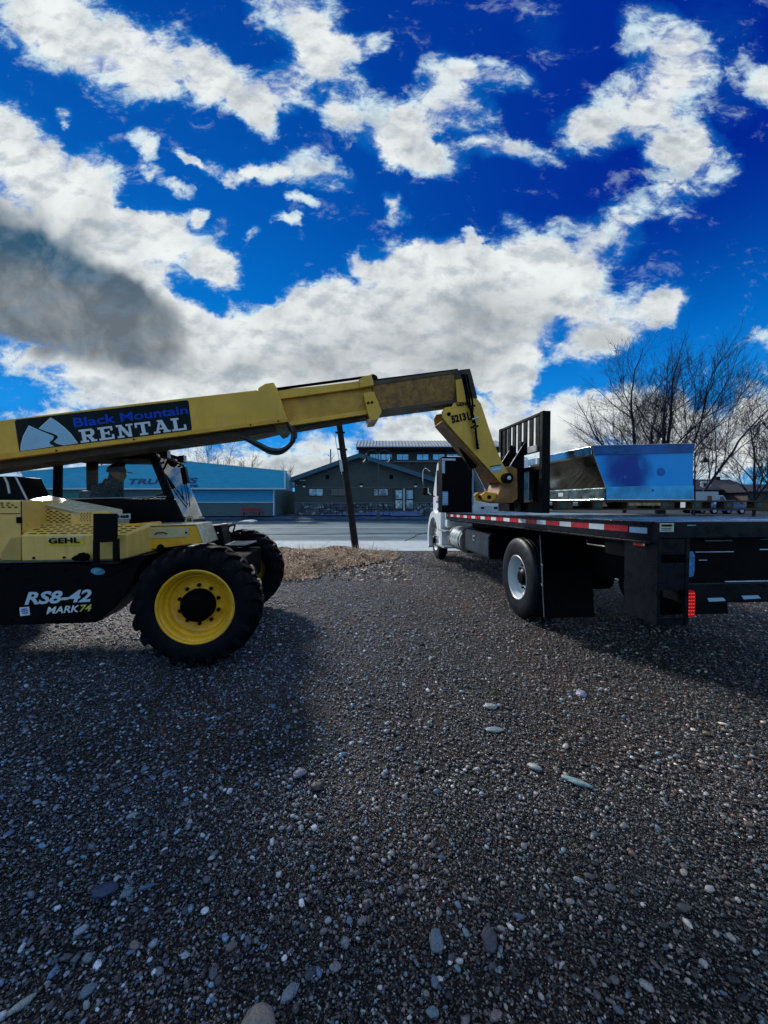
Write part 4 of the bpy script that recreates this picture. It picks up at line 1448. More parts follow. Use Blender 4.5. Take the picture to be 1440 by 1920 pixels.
# ---- boom head (gooseneck)
N0_, N1_ = .97, 1.33
tip = MB()
tip.prism([tx(*q_, N0_) for q_ in ((853, 694.5), (871, 691.5), (882, 690.5), (886, 704), (896, 746), (868, 757), (850, 757), (857, 720))], 'y', N0_ + .01, N1_ - .01)
tip.build('boom_tip', mat('tip_dark', (.03, .022, .012), .6, var=.4, dirt=.3, dirt_col=(.2, .12, .03)), tele, bevel=.006)
ph = [(850, 756), (848, 762), (834, 764), (829, 772), (831, 783), (839, 795), (938, 904), (947, 908), (958, 903), (959, 892), (952, 884), (941, 866), (926, 830), (902, 757), (895, 748), (884, 746), (868, 752)]
HEADY = mat('head_yellow', (.82, .47, .045), .40, var=.10, vscale=3, dirt=.3, dirt_col=(.46, .25, .04), bump=.04, streak=.45)
for (a, b) in ((N0_ - .035, N0_), (N1_, N1_ + .035)):
    nb = MB()
    nb.prism([tx(*q_, N0_ - .035) for q_ in ph], 'y', a, b)
    nb.build('boom_head_plate', HEADY, tele, bevel=.004)
un = MB()
upl = [tx(*q_, N0_ - .035) for q_ in ((853, 702), (862, 700), (884, 748), (861, 754))]
un.prism([tx(*q_, N0_ - .03) for q_ in ((855, 712), (868, 710), (874, 750), (858, 757))], 'y', N0_ - .03, N0_ - .002)
un.build('boom_head_strap', HEADY, tele, bevel=.003)
wb_ = MB()
w0 = [tx(*q_, N0_) for q_ in ((833, 786), (937, 903), (930, 905), (829, 790))]
wb_.prism(w0, 'y', N0_, N1_)
w0 = [tx(*q_, N0_) for q_ in ((896, 752), (940, 866), (936, 868), (891, 755))]
wb_.prism(w0, 'y', N0_, N1_)
wb_.build('boom_head_web', RUST, tele)
pn = MB()
for (px, py, r_) in ((841.5, 776.5, .026),):
    c = tp(px, py, N0_ - .035); pn.lathe([(0, -.004), (r_, -.004), (r_, .0)], (c.x, N0_ - .036, c.z), 'y', 20)
pn.build('pin_hole', INK, tele)
pn = MB()
c = tp(948, 897, N0_ - .035)
pn.lathe([(0, -.10), (.055, -.10), (.068, -.085), (.068, .0)], (c.x, N0_ - .036, c.z), 'y', 24)
pn.cyl((c.x, N0_ - .03, c.z), (c.x, N1_ + .1, c.z), .05, 16)
pn.build('pivot_pin', BLACK, tele, smooth=True)
pn = MB(); pn.lathe([(0, -.145), (.018, -.145), (.026, -.138), (.026, -.137)], (c.x + .0, N0_, c.z), 'y', 16); pn.build('grease_cap', mat('cap_blue_white', (.55, .68, .8), .3), tele)
tel_text('number_lettering', '52131', INK, (848, 794), (880, 786.5), 14.5, t=N0_ - .035, bold=.05)
tel_text('badge_lettering', 'GEHL', INK, (856, 762), (879, 760), 7.5, t=N0_ - .035, bold=.03)
plate('sticker', ((919, 876), (940, 872.5), (941.5, 883), (921, 886.5)), N0_ - .035, PALEBLUE)
plate('sticker_edge', ((919, 874), (940, 870.5), (940, 872.5), (919, 876)), N0_ - .035, INK)
tel_text('sticker_print', '|', STICK, (923, 883), (939, 880.5), 4, t=N0_ - .039, bold=.02)
# hoses over the head plate
hh_ = MB()
for k, (o1, o2) in enumerate(((0, 0), (5, 2), (-4, 3))):
    hh_.tube(bez([tp(a, b, N0_ - .06 - .02 * k) for a, b in ((870 + o1, 702), (876 + o1, 730), (881 + o1, 755), (884 + o2, 780), (890 + o2 * .5, 800), (893, 820), (896 + o1 * .3, 842))], 5), .013, 7)
for (px, py) in ((886, 785), (884, 762), (890, 800)):
    c = tp(px, py, N0_ - .08)
    hh_.tube([tp(px - 7, py + 1.5, N0_ - .08), tp(px + 7, py - 1.5, N0_ - .08)], .012, 6)
hh_.build('hose', BLACKM, tele, smooth=True)
hc_ = MB()
hc_.tube([tp(885, 786.5, N0_ - .11), tp(898, 783, N0_ - .11)], .013, 8)
for j, (px, py) in enumerate(((888, 794), (890, 800), (889, 806), (896, 822), (897, 829), (898, 836))):
    hc_.tube([tp(px, py, N0_ - .10), tp(px + 1, py + 3, N0_ - .10)], .008, 6)
hc_.build('hose_fitting', STEEL, tele, smooth=True)

# ---- tilt cylinder, link, carriage
tc_ = MB()
tc_.tube([tp(887, 876, 1.15), tp(912, 925, 1.15)], .022, 12)
tc_.build('cylinder_rod', CHROME, tele, smooth=True)
tc_ = MB()
tc_.tube([tp(860, 826, 1.15), tp(888, 878, 1.15)], .05, 16)
tc_.build('tilt_cylinder', BLACK, tele, smooth=True)
lk = MB()
lk.prism([tx(*q_, 1.0) for q_ in ((903, 928), (910, 922), (932, 925), (937, 931), (933, 938), (922, 941), (908, 938))], 'y', 1.0, 1.04)
lk.prism([tx(*q_, 1.0) for q_ in ((903, 928), (910, 922), (932, 925), (937, 931), (933, 938), (922, 941), (908, 938))], 'y', 1.26, 1.30)
lk.build('tilt_link', YELLOW, tele, bevel=.004)
lk = MB()
c = tp(917, 932, 1.0); lk.cyl((c.x, .985, c.z), (c.x, 1.31, c.z), .026, 16)
c = tp(908, 930, 1.15); lk.cyl((c.x, 1.05, c.z), (c.x, 1.25, c.z), .045, 16)
lk.build('link_pin', BLACK, tele, smooth=True)
cr = MB()
cr.prism([tx(*q_, .99) for q_ in ((945, 878), (955, 874), (967, 880), (968, 935), (958, 943), (940, 944), (921, 940), (930, 933), (938, 905))], 'y', .943, 1.345)
cr.build('carriage_casting', mat('casting_orange_brown', (.30, .13, .03), .45, var=.35, vscale=7, dirt=.4, dirt_col=(.05, .03, .02)), tele, bevel=.01)

XC = tp(1022, 870, .55).x
FR_T0, FR_T1 = .52, 1.74
ztop = T.at(1, .55, 1022, 771).z
zmid = T.at(1, .60, 1010, 838).z
zlow = T.at(1, .60, 1005, 874).z
zbot = T.at(1, .60, 1010, 962).z
cg = MB()
for t in (FR_T0, FR_T1 - .07):
    cg = MB()
    cg.box((XC - .055, t, zbot), (XC + .05, t + .07, ztop))
    cg.build('carriage_upright', BLACK, tele, bevel=.004)
cg = MB()
cg.box((XC - .05, FR_T0 + .07, ztop - .035), (XC - .01, FR_T1 - .07, ztop - .002))
cg.box((XC - .05, FR_T0 + .07, zmid - .05), (XC + .0, FR_T1 - .07, zmid))
cg.box((XC - .055, FR_T0 + .07, zlow - .045), (XC + .01, FR_T1 - .07, zlow + .01))
cg.box((XC - .055, FR_T0 + .07, zbot), (XC + .02, FR_T1 - .07, zbot + .13))
cg.build('carriage_rail', BLACK, tele, bevel=.003)
n = 7
for k in range(n):
    t = FR_T0 + .07 + (k + .5) * (FR_T1 - FR_T0 - .14) / n - .0425
    b_ = MB()
    b_.box((XC - .040, t, zmid), (XC - .022, t + .085, ztop - .035))
    b_.build('backrest_bar', BLACK, tele)
cg = MB()
cg.box((XC - .10, .95, zbot + .02), (XC - .056, 1.02, zmid + .12))
cg.box((XC - .10, 1.28, zbot + .02), (XC - .056, 1.35, zmid + .12))
cg.box((XC - .06, 1.0, zbot + .13), (XC - .052, 1.3, zmid - .05))
cg.prism([(XC - .056, zmid + .10), (XC - .30, zmid - .28), (XC - .30, zmid - .45), (XC - .1, zbot + .1)], 'y', .955, .985)
cg.prism([(XC - .056, zmid + .10), (XC - .30, zmid - .28), (XC - .30, zmid - .45), (XC - .1, zbot + .1)], 'y', 1.31, 1.34)
cg.build('carriage_mount', BLACK, tele, bevel=.004)
me_ = MB()
me_.tube([(XC - .06, .95, zmid + .105), (XC - .305, .95, zmid - .275)], .005, 5)
me_.tube([(XC - .06, 1.305, zmid + .105), (XC - .305, 1.305, zmid - .275)], .005, 5)
me_.build('bright_edge', mat('bare_edge', (.55, .58, .6), .3, .6), tele)
cp = MB()
a = T.at(1, .62, 1003, 829)
cp.box((XC - .075, .62, zmid - .05), (XC - .052, .84, zmid + .03))
cp.build('nameplate', mat('nameplate_grey', (.4, .42, .42), .4, .5, var=.1), tele)
cp = MB(); cp.box((XC - .0555, .625, zlow + .03), (XC - .060, .665, zlow + .10)); 
cp.build('reflector', STICK, tele)
cp = MB(); cp.box((XC - .062, FR_T1 - .07, zmid - .05), (XC - .0555, FR_T1, zmid + .07)); cp.build('sticker', STICK, tele)

PZ0 = tp(1150, 956.5, .45).z     # pallet underside
PZ1 = tp(1150, 938, .45).z       # pallet top
for t in (.80, 1.36):
    fkb = MB()
    fkb.box((XC + .052, t, PZ0 + .018), (XC + .092, t + .12, zlow))
    fkb.loft([(XC + .06, t, PZ0 + .018), (XC + .06, t + .12, PZ0 + .018), (XC + .06, t + .12, PZ0 + .062), (XC + .06, t, PZ0 + .062)],
             [(XC + 1.25, t, PZ0 + .022), (XC + 1.25, t + .12, PZ0 + .022), (XC + 1.25, t + .12, PZ0 + .034), (XC + 1.25, t, PZ0 + .034)])
    fkb.build('fork', BLACK, tele, bevel=.003)

# ================================================================== pallet and kitchen hood on the forks
WOOD = bpy.data.materials.new('rough_pallet_wood'); WOOD.use_nodes = True
q = G(WOOD.node_tree); pbs = WOOD.node_tree.nodes['Principled BSDF']
co = q.node('ShaderNodeTexCoord').outputs['Object']
gr = q.noise(q.mapping(co, scale=(1.2, 14, 14)), 6, 8, .65, .5)
c_ = q.mix(q.smooth(gr, .35, .7), (.035, .02, .010), (.15, .09, .04))
c_ = q.mix(q.smooth(q.noise(co, 2.2, 5), .45, .62), c_, (.045, .026, .015))
q.put(pbs.inputs['Base Color'], c_); pbs.inputs['Roughness'].default_value = .8
WOODD = mat('dark_wood', (.05, .03, .018), .8, var=.4, vscale=10)
pal = empty('pallet', T.M, 'long rough wooden pallet held on the black forks under the steel hood', 'pallet')
px0 = XC + .10
px1 = px0 + 3.1
TA, TB = .43, 2.05
pd = MB()
y = TA
while y < TB - .05:
    pd.box((px0, y, PZ1 - .022), (px1, y + .13, PZ1 - rnd.uniform(0, .002)))
    y += .162
pd.build('deck_board', WOODD, pal, bevel=.002)
pb_ = MB()
for y in (TA, (TA + TB) / 2 - .06, TB - .12):
    pb_.box((px0, y, PZ0), (px1, y + .12, PZ0 + .016))
pb_.build('bottom_board', WOOD, pal, bevel=.002)
k = px0 + .0
i = 0
while k < px1 - .1:
    bl = MB()
    for y in (TA + .006, (TA + TB) / 2 - .05, TB - .105):
        bl.box((k, y, PZ0 + .017), (k + (.14 if i % 3 else .2), y + .1, PZ1 - .0225))
    bl.build('block', WOOD, pal, bevel=.002)
    bp = MB(); bp.box((k + .03, TA + .0015, PZ0 + .03), (k + .11, TA + .0055, PZ1 - .03)); bp.build('nail_plate', mat('nail_plate_green', (.04, .08, .08), .5, .5, var=.5, vscale=60), pal)
    k += .46
    i += 1
nb_ = MB()
xx0, xx1 = tp(1178, 945, TA - .002).x, tp(1238, 945, TA - .002).x
nb_.box((xx0, TA - .006, PZ0 + .055), (xx1, TA - .001, PZ1 - .03)); nb_.build('side_board', mat('lit_wood', (.30, .21, .09), .7, var=.5, vscale=24), pal)  # yellowish wood where it is lit, the light put into its colour

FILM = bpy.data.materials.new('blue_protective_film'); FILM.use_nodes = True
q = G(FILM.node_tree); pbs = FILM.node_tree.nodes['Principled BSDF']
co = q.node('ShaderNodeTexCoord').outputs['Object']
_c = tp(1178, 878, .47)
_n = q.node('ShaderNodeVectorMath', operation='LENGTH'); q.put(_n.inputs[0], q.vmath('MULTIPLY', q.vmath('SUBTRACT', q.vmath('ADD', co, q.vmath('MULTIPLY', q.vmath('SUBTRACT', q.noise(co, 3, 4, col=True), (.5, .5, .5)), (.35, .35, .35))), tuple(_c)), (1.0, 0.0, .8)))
c_ = q.mix(q.smooth(_n.outputs['Value'], .12, .42), (.001, .045, .33), (.008, .38, .90))  # dark reflection painted into the film colour around one point
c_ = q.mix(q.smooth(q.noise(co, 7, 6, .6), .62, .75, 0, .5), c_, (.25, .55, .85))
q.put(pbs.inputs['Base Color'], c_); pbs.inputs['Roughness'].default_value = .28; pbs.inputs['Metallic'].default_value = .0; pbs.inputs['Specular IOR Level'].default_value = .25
bq = q.node('ShaderNodeBump'); bq.inputs['Strength'].default_value = .25; bq.inputs['Distance'].default_value = .03
q.put(bq.inputs['Height'], q.noise(co, 2.5, 3)); FILM.node_tree.links.new(bq.outputs[0], pbs.inputs['Normal'])
SHEET = mat('stainless_sheet', (.42, .46, .48), .16, 1.0, var=.12, vscale=2, rvar=.08, bump=.02)
SHEETD = mat('stainless_inside', (.16, .19, .19), .18, 1.0, var=.4, vscale=2.5, rvar=.1)
hood = empty('kitchen_hood', T.M, 'stainless steel kitchen exhaust hood with blue film, lying on the pallet', 'kitchen hood')
HN, HF = .47, 1.97
def hx(px, py, t=HN):
    v = T.at(1, t, px, py); return (v.x, v.z)
zbh = PZ1 + .001
o_ = [hx(1110, 836), hx(1300, 832), hx(1298, 900), (hx(1298, 931)[0], zbh), (hx(1136, 936)[0], zbh), hx(1135.5, 915), hx(1113, 854)]
hm = MB(); hm.prism(o_, 'y', HN + .004, HF); hm.build('shell', SHEETD, hood, bevel=.002)
hm = MB(); hm.prism([o_[0], o_[1], hx(1299.5, 849), hx(1112, 853.5), o_[6]], 'y', HN - .012, HN + .003); hm.build('top_lip', mat('film_dark_blue', (.006, .09, .30), .35, .1, var=.4, vscale=3, spec=.3), hood, bevel=.003)
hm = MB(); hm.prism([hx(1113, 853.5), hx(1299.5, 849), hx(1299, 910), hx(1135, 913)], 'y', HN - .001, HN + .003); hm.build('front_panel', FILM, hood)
hm = MB(); hm.prism([hx(1135.5, 913.5), hx(1299, 910.5), (hx(1298, 931)[0], zbh), (hx(1136, 936)[0], zbh)], 'y', HN - .014, HN + .003); hm.build('bottom_band', mat('film_pale_blue', (.05, .42, .80), .3, .1, var=.35, vscale=3, spec=.3), hood, bevel=.003)
xl_ = o_[0][0]
hm = MB(); hm.box((xl_ - .012, HN, hx(1110, 852)[1]), (xl_ - .001, HF, o_[0][1] - .002)); hm.build('side_lip', SHEET, hood, bevel=.003)
xm = o_[5][0]
hm = MB(); hm.box((xm - .012, HN, zbh), (xm - .001, HF, hx(1135, 915)[1])); hm.build('side_band', mat('stainless_low', (.10, .15, .16), .4, .7, var=.5, vscale=9), hood, bevel=.003)
hm = MB(); hm.tube([(xl_ - .015, HN, zbh + .005), (xl_ + .2, HN - .018, zbh + .004)], .003, 4)
hm.tube([(xm, HN - .018, zbh + .006), (hx(1299, 931)[0], HN - .018, zbh + .006)], .007, 6)
hm.tube([(xm - .016, HN, zbh + .006), (xm - .016, HF, zbh + .006)], .008, 6)
hm.build('bottom_edge', mat('bright_steel_edge', (.65, .7, .72), .2, 1.0), hood)
def side_plate(name, pxs, x, m, parent, th=.003):
    a, b = T.at(0, x, pxs[0], pxs[1]), T.at(0, x, pxs[2], pxs[3])
    mb = MB(); mb.box((x - th, a.y, a.z), (x - .0005, b.y, b.z)); return mb.build(name, m, parent)
hm = MB(); hm.tube([(o_[0][0] - .006, HN - .013, o_[0][1]), (o_[6][0] - .004, HN - .008, o_[6][1]), (o_[5][0] - .004, HN - .008, o_[5][1])], .005, 6); hm.tube([(o_[0][0], HN - .013, o_[0][1] + .002), (o_[1][0], HN - .013, o_[1][1] + .002)], .004, 6); hm.build('folded_edge', MATS['bright_steel_edge'], hood)
lb = side_plate('label', (1047, 924, 1056, 931), xm - .0125, STICK, hood)
a = tp(1210, 917, HN - .014); b = tp(1226, 922, HN - .014)
mb = MB(); mb.box((a.x, HN - .0165, b.z), (b.x, HN - .0142, a.z)); mb.build('label', mat('label_blue', (.10, .36, .66), .4), hood)
mb = MB(); c = tp(1223.5, 919.5, HN - .014); mb.lathe([(0, -.002), (.014, -.002), (.014, .0)], (c.x, HN - .0168, c.z), 'y', 16); mb.build('label_mark', BLUEINK, hood)
for (px, py, rx_, ry_) in ((1204, 868, .055, .085), (1239, 885, .06, .055)):
    c = tp(px, py, HN - .0015)
    mb = MB(); mb.prism([(c.x + rx_ * math.cos(a), c.z + ry_ * math.sin(a)) for a in [2 * math.pi * k / 24 for k in range(24)]], 'y', HN - .0022, HN - .0012)
    mb.build('film_patch', mat('film_patch_blue', (.004, .16, .52), .35, .0, var=.2, spec=.2), hood)
# duct collar and inner steel seen through the carriage
mb = MB(); mb.box((xl_ - .0, HF + .001, zbh), (o_[1][0] - .2, HF + .25, o_[0][1] - .12)); mb.build('rear_box', SHEETD, hood, bevel=.004)
# ================================================================== flatbed truck
K = Frame(ground(966, 1156), R(4.5))
trk = empty('flatbed_truck', K.M, 'white cab truck with a long black flatbed and red and white reflective tape', 'truck')
def kyz(px, py, s=0.0):
    v = K.at(0, s, px, py); return (v.y, v.z)
def ksp(px, py, s=0.0):
    return K.at(0, s, px, py)
XD = -.03                       # deck's left edge
rearL, frontL = ksp(1225, 979, XD), ksp(836, 961, XD)
YR, YFR = rearL.y, frontL.y
ZR, ZF = rearL.z, frontL.z
DW = 2.5
def dz(y):
    return ZR + (ZF - ZR) * (y - YR) / (YFR - YR)
def sbox(mb, x0, x1, y0, y1, d0, d1):
    """box that follows the slight slope of the deck; d0,d1 = offsets below/above its top"""
    mb.loft([(x0, y0, dz(y0) + d0), (x1, y0, dz(y0) + d0), (x1, y0, dz(y0) + d1), (x0, y0, dz(y0) + d1)],
            [(x0, y1, dz(y1) + d0), (x1, y1, dz(y1) + d0), (x1, y1, dz(y1) + d1), (x0, y1, dz(y1) + d1)])
DECKM = bpy.data.materials.new('tread_plate'); DECKM.use_nodes = True
q = G(DECKM.node_tree); pbs = DECKM.node_tree.nodes['Principled BSDF']
co = q.node('ShaderNodeTexCoord').outputs['Object']
q.put(pbs.inputs['Base Color'], q.mix(q.smooth(q.noise(co, 3, 6), .4, .65), (.05, .11, .19), (.16, .30, .46)))  # blue base colour stands in for the plate's sky reflection
q.put(pbs.inputs['Roughness'], q.smooth(q.noise(co, 9, 4), .3, .7, .18, .4))
bq = q.node('ShaderNodeBump'); bq.inputs['Strength'].default_value = 1.0; bq.inputs['Distance'].default_value = .006
w_ = q.node('ShaderNodeTexWave', wave_type='BANDS', bands_direction='DIAGONAL'); w_.inputs['Scale'].default_value = 14
q.put(w_.inputs[0], co)
w2_ = q.node('ShaderNodeTexWave', wave_type='BANDS', bands_direction='DIAGONAL'); w2_.inputs['Scale'].default_value = 14
q.put(w2_.inputs[0], q.mapping(co, scale=(-1, 1, 1)))
q.put(bq.inputs['Height'], q.math('MAXIMUM', w_.outputs['Fac'], w2_.outputs['Fac'])); DECKM.node_tree.links.new(bq.outputs[0], pbs.inputs['Normal'])
TBLACK = mat('truck_black', (0.0015, 0.0018, 0.003), 0.5, var=.4, spec=.07, dirt=.2, dirt_col=(.004, .0045, .006))
TBLUE = mat('truck_blue_black', (0.002, 0.004, 0.009), 0.32, var=.3, spec=.22)
mb = MB(); sbox(mb, XD + .03, XD + DW - .03, YR, YFR, -.012, 0)
mb.build('deck', DECKM, trk)
mb = MB(); sbox(mb, XD + .04, XD + DW - .04, YR + .01, YFR - .01, -.10, -.0125)
mb.build('deck_floor', TBLACK, trk)
# side rails: rub rail with flanges
for (a, b, c) in ((XD, XD + .028, 1), (XD + DW - .028, XD + DW, 0)):
    mb = MB()
    sbox(mb, a, b, YR, YFR, -.145, .004)
    if c:
        sbox(mb, a - .03, a - .001, YR, YFR, -.165, -.148)
        sbox(mb, a - .012, a - .001, YR, YFR, -.012, .002)
    mb.build('side_rail', TBLUE, trk, bevel=.003)
# reflective tape along the rail
tape_a = MB()
ys0, ys1 = ksp(1178, 990, XD).y, ksp(838, 966, XD).y
k = ys0
i = 0
while k < ys1:
    ln = .30 if i % 2 == 0 else .22
    tape_a.mi = i % 2
    sbox(tape_a, XD - .004, XD - .0015, k, min(k + ln - .002, ys1), -.088, -.038)
    k += ln
    i += 1
tape_a.build('reflective_tape', [RED, STICK], trk)
mb = MB()
a, b = ksp(1181, 991, XD).y, ksp(1214, 993, XD).y
sbox(mb, XD - .005, XD - .0015, b, a, -.09, -.045)
mb.build('reflector_strip', mat('blue_white_reflector', (.32, .5, .66), .25, var=.2, vscale=30), trk)
# under-frame
mb = MB()
for xx in (.75, 1.55):
    mb.box((xx, YR + .1, .82), (xx + .09, 5.9, 1.10))
mb.build('frame_rail', TBLACK, trk)
mb = MB()
y = YR + .35
while y < YFR:
    mb.box((XD + .05, y, dz(y) - .20), (XD + DW - .05, y + .05, dz(y) - .101)); y += .45
mb.build('cross_member', TBLACK, trk)
mb = MB()
mb.box((.86, -.05, .52), (1.53, .05, .62)); mb.cyl((.1, 0, .55), (2.3, 0, .55), .07, 12); mb.lathe([(0, -.2), (.2, -.12), (.2, .12), (0, .2)], (1.2, 0, .57), 'x', 20)
mb.build('rear_axle', TBLACK, trk, smooth=True)
# wheels
TYRE2 = mat('truck_tyre', (.003, .006, .012), .5, var=.4, vscale=5, spec=.25, dirt=.35, dirt_col=(.02, .03, .045))
HUBW = mat('white_hub', (.62, .68, .70), .35, var=.08, dirt=.4, dirt_col=(.3, .35, .36))
def truck_wheel(x, y, sgn, R_=.555, w=.26, dish=.14, name='wheel', front=False):
    e = bpy.data.objects.new(name, None); COL.objects.link(e); e.parent = trk; e.location = (x, y, R_)
    mb = MB()
    pr = [(.300, .035), (.315, .012), (.36, .004), (.42, .0), (.47, .004), (.515, .018), (.54, .035), (.552, .05), (.555, .075), (.545, .085), (.555, .092), (.555, .125), (.546, .132), (.555, .14),
          (.555, w - .075), (.545, w - .07), (.552, w - .05), (.515, w - .018), (.42, w), (.33, w - .01), (.300, w - .035)]
    mb.lathe([(a, sgn * b) for a, b in pr], (0, 0, 0), 'x', 64)
    mb.build('tyre', TYRE2, e, smooth=True, angle=45)
    mb = MB()
    pr = [(.302, .05), (.312, .02), (.300, .012), (.289, .022), (.284, .05), (.272, .07), (.266, .12), (.262, dish), (.235, dish + .02), (.20, dish + .018), (.15, dish), (.115, dish), (.11, dish)]
    if front:
        pr = [(.302, .05), (.312, .02), (.300, .012), (.289, .022), (.284, .04), (.265, .05), (.25, .05), (.20, .02), (.15, .0), (.115, -.01), (.10, -.01)]
    mb.lathe([(a, sgn * b) for a, b in pr], (0, 0, 0), 'x', 56)
    mb.build('rim', HUBW, e, smooth=True, angle=35)
    d = dish if not front else 0
    mb = MB(); mb.lathe([(.12, sgn * (d + .002)), (.115, sgn * (d - .05)), (.08, sgn * (d - .08)), (0, sgn * (d - .085))], (0, 0, 0), 'x', 24)
    mb.build('hub', BLACK, e, smooth=True)
    for k in range(10):
        mb = MB()
        a = 2 * math.pi * k / 10; c, s = math.cos(a) * .165, math.sin(a) * .165
        mb.cyl((sgn * (d + .01), c, s), (sgn * (d - .03), c, s), .016, 6)
        mb.build('wheel_nut', BLACK, e)
    return e
truck_wheel(0, 0, 1)
truck_wheel(.30, 0, 1, name='wheel')
truck_wheel(2.40, 0, -1)
truck_wheel(2.10, 0, -1)
YW = 5.62
truck_wheel(.07, YW, 1, R_=.54, front=True)
truck_wheel(2.33, YW, -1, R_=.54, front=True)
# mud flaps behind the rear wheels and guard stay
for (x0_, x1_) in ((.02, .64), (1.78, 2.38)):
    mb = MB()
    a = K.at(0, .02, 1000, 1010); 
    mb.loft([(x0_, -.66, 1.22), (x1_, -.66, 1.22), (x1_, -.68, 1.22), (x0_, -.68, 1.22)], [(x0_, -.78, .22), (x1_, -.78, .22), (x1_, -.80, .22), (x0_, -.80, .22)])
    mb.build('mud_flap', TBLACK, trk)
mb = MB()
mb.tube([(.012, -.668, 1.2), (.012, -.792, .23)], .006, 5)
for z in (.62, .86):
    mb.tube([(.0, -.74, z), (-.03, -.83, z - .01)], .005, 5)
mb.tube([(-.03, -.83, .62), (-.03, -.82, .86)], .004, 5)
mb.build('flap_edge', mat('flap_edge_grey', (.16, .19, .22), .4), trk)
# plain black box under the deck behind the wheel
mb = MB()
mb.box((.45, -2.2, .80), (.80, -1.05, 1.20))
mb.build('underbody_box', TBLACK, trk, bevel=.01)
# tool box between cab and rear wheel
a, b = ksp(873, 993, .0), ksp(918, 1049, .0)
y1_, y0_ = a.y, b.y
zt_ = ksp(915, 1001, .0).z; zb_ = b.z
mb = MB(); mb.box((.0, y0_, zb_), (.6, y1_, zt_)); tb = mb.build('tool_box', TBLUE, trk, bevel=.01)
mb = MB(); mb.box((-.012, y0_ + .03, zb_ + .03), (-.001, y1_ - .03, zt_ - .03)); dr = mb.build('tool_box_door', mat('door_slate', (.010, .022, .036), .4, var=.4, spec=.3, vscale=2), tb, bevel=.004)
mb = MB(); yc = y0_ * .42 + y1_ * .58; zc = zb_ + (zt_ - zb_) * .68
mb.box((-.022, yc - .05, zc - .05), (-.013, yc + .05, zc + .05)); mb.cyl((-.03, yc, zc - .03), (-.03, yc, zc + .03), .012, 8)
mb.build('latch', CHROME, dr, bevel=.003)
# exhaust canister / fuel tank and steps
mb = MB()
yt0, yt1 = ksp(860, 1010, .05).y, ksp(838, 1010, .05).y
mb.cyl((.36, yt0, .74), (.36, yt1, .74), .29, 32)
mb.build('fuel_tank', mat('tank_pale', (.55, .60, .60), .3, .35, var=.12), trk, smooth=True, angle=40)
mb = MB()
for y in (yt0 + .12, yt1 - .12):
    mb.lathe([(.292, -.025), (.298, -.025), (.298, .025), (.292, .025)], (.36, y, .74), 'y', 32)
mb.build('tank_strap', TBLACK, trk)
mb = MB()
mb.box((.10, yt0 - .5, .55), (.55, yt0 - .08, 1.0)); mb.build('battery_box', TBLACK, trk, bevel=.01)
for (z0, z1, x0_) in ((.86, .90, .0), (.46, .50, -.04)):
    mb = MB(); mb.box((x0_, 4.15, z0), (.32, 5.0, z1)); mb.build('step', mat('step_alu', (.5, .54, .55), .35, .7, var=.15), trk, bevel=.006)
mb = MB(); mb.box((.02, 4.62, .5), (.30, 4.98, .9)); mb.build('step_bracket', WHITE, trk, bevel=.01)
# cab
mb = MB()
xL, xR = .10, 2.24
YB = 4.35
prof = [(YB, .95), (YB, 2.70), (YB + .12, 2.78), (YB + 1.0, 2.78), (YB + 1.25, 2.70), (YB + 1.75, 1.92), (YB + 1.78, 1.60), (YB + 1.78, .95)]
mb.prism(prof, 'x', xL, xR)
cabw = mb.build('cab', WHITE, trk, bevel=.05, seg=4)
mb = MB()
mb.prism([(YB + 1.80, .95), (YB + 1.80, 1.88), (YB + 2.7, 1.68), (YB + 2.95, 1.50), (YB + 3.02, .8), (YB + 2.8, .6)], 'x', .55, 1.79)
mb.build('bonnet', WHITE, trk, bevel=.05, seg=3)
# left and right fenders with wheel arch
def arch(x0_, x1_):
    mb = MB()
    outp, inp = [], []
    for k in range(15):
        a = R(-22 + 190 * k / 14)
        outp.append((YW + math.cos(a) * .80, .54 + math.sin(a) * .80 * 1.02))
        inp.append((YW + math.cos(a) * .64, .54 + math.sin(a) * .64))
    for k in range(14):
        mb.loft([(x0_, *outp[k]), (x1_, *outp[k]), (x1_, *inp[k]), (x0_, *inp[k])], [(x0_, *outp[k + 1]), (x1_, *outp[k + 1]), (x1_, *inp[k + 1]), (x0_, *inp[k + 1])])
    mb.prism([(YW - .92, .50), (YW - .70, .50), (YW - .60, .9), (YW - .5, 1.30), (YW - .92, 1.42)], 'x', x0_ + .01, x0_ + .4 if x0_ < 1 else x1_)
    return mb
arch(-.0, .56).build('fender', WHITE, trk, smooth=True, angle=40)
arch(1.78, 2.34).build('fender', WHITE, trk, smooth=True, angle=40)
mb = MB()
mb.box((xL - .004, YB + .30, 1.78), (xL - .0005, YB + 1.25, 2.50)); mb.build('side_window', mat('dark_glass', (.01, .014, .018), .05, var=.1, spec=.8), trk)
mb = MB()
mb.box((xL + .35, YB - .004, 1.85), (xR - .35, YB - .0008, 2.45)); mb.build('rear_window', MATS['dark_glass'], trk)
mb = MB(); mb.prism([(YB + 1.30, 2.62), (YB + 1.74, 1.96), (YB + 1.76, 1.97), (YB + 1.32, 2.64)], 'x', xL + .1, xR - .1); mb.build('windscreen', MATS['dark_glass'], trk)
mb = MB()
mb.box((xL - .03, YB + .33, 1.52), (xL - .001, YB + .45, 1.56)); mb.build('door_handle', BLACK, trk, bevel=.004)
for k in range(3):
    mb = MB(); xx = .55 + k * .62
    mb.box((xx - .06, YB + .95, 2.781), (xx + .06, YB + 1.08, 2.83)); mb.build('roof_marker', mat('marker_amber', (.5, .2, .02), .2), trk, bevel=.01)
mb = MB()      # roof fairing edge showing blue beyond the cabinet
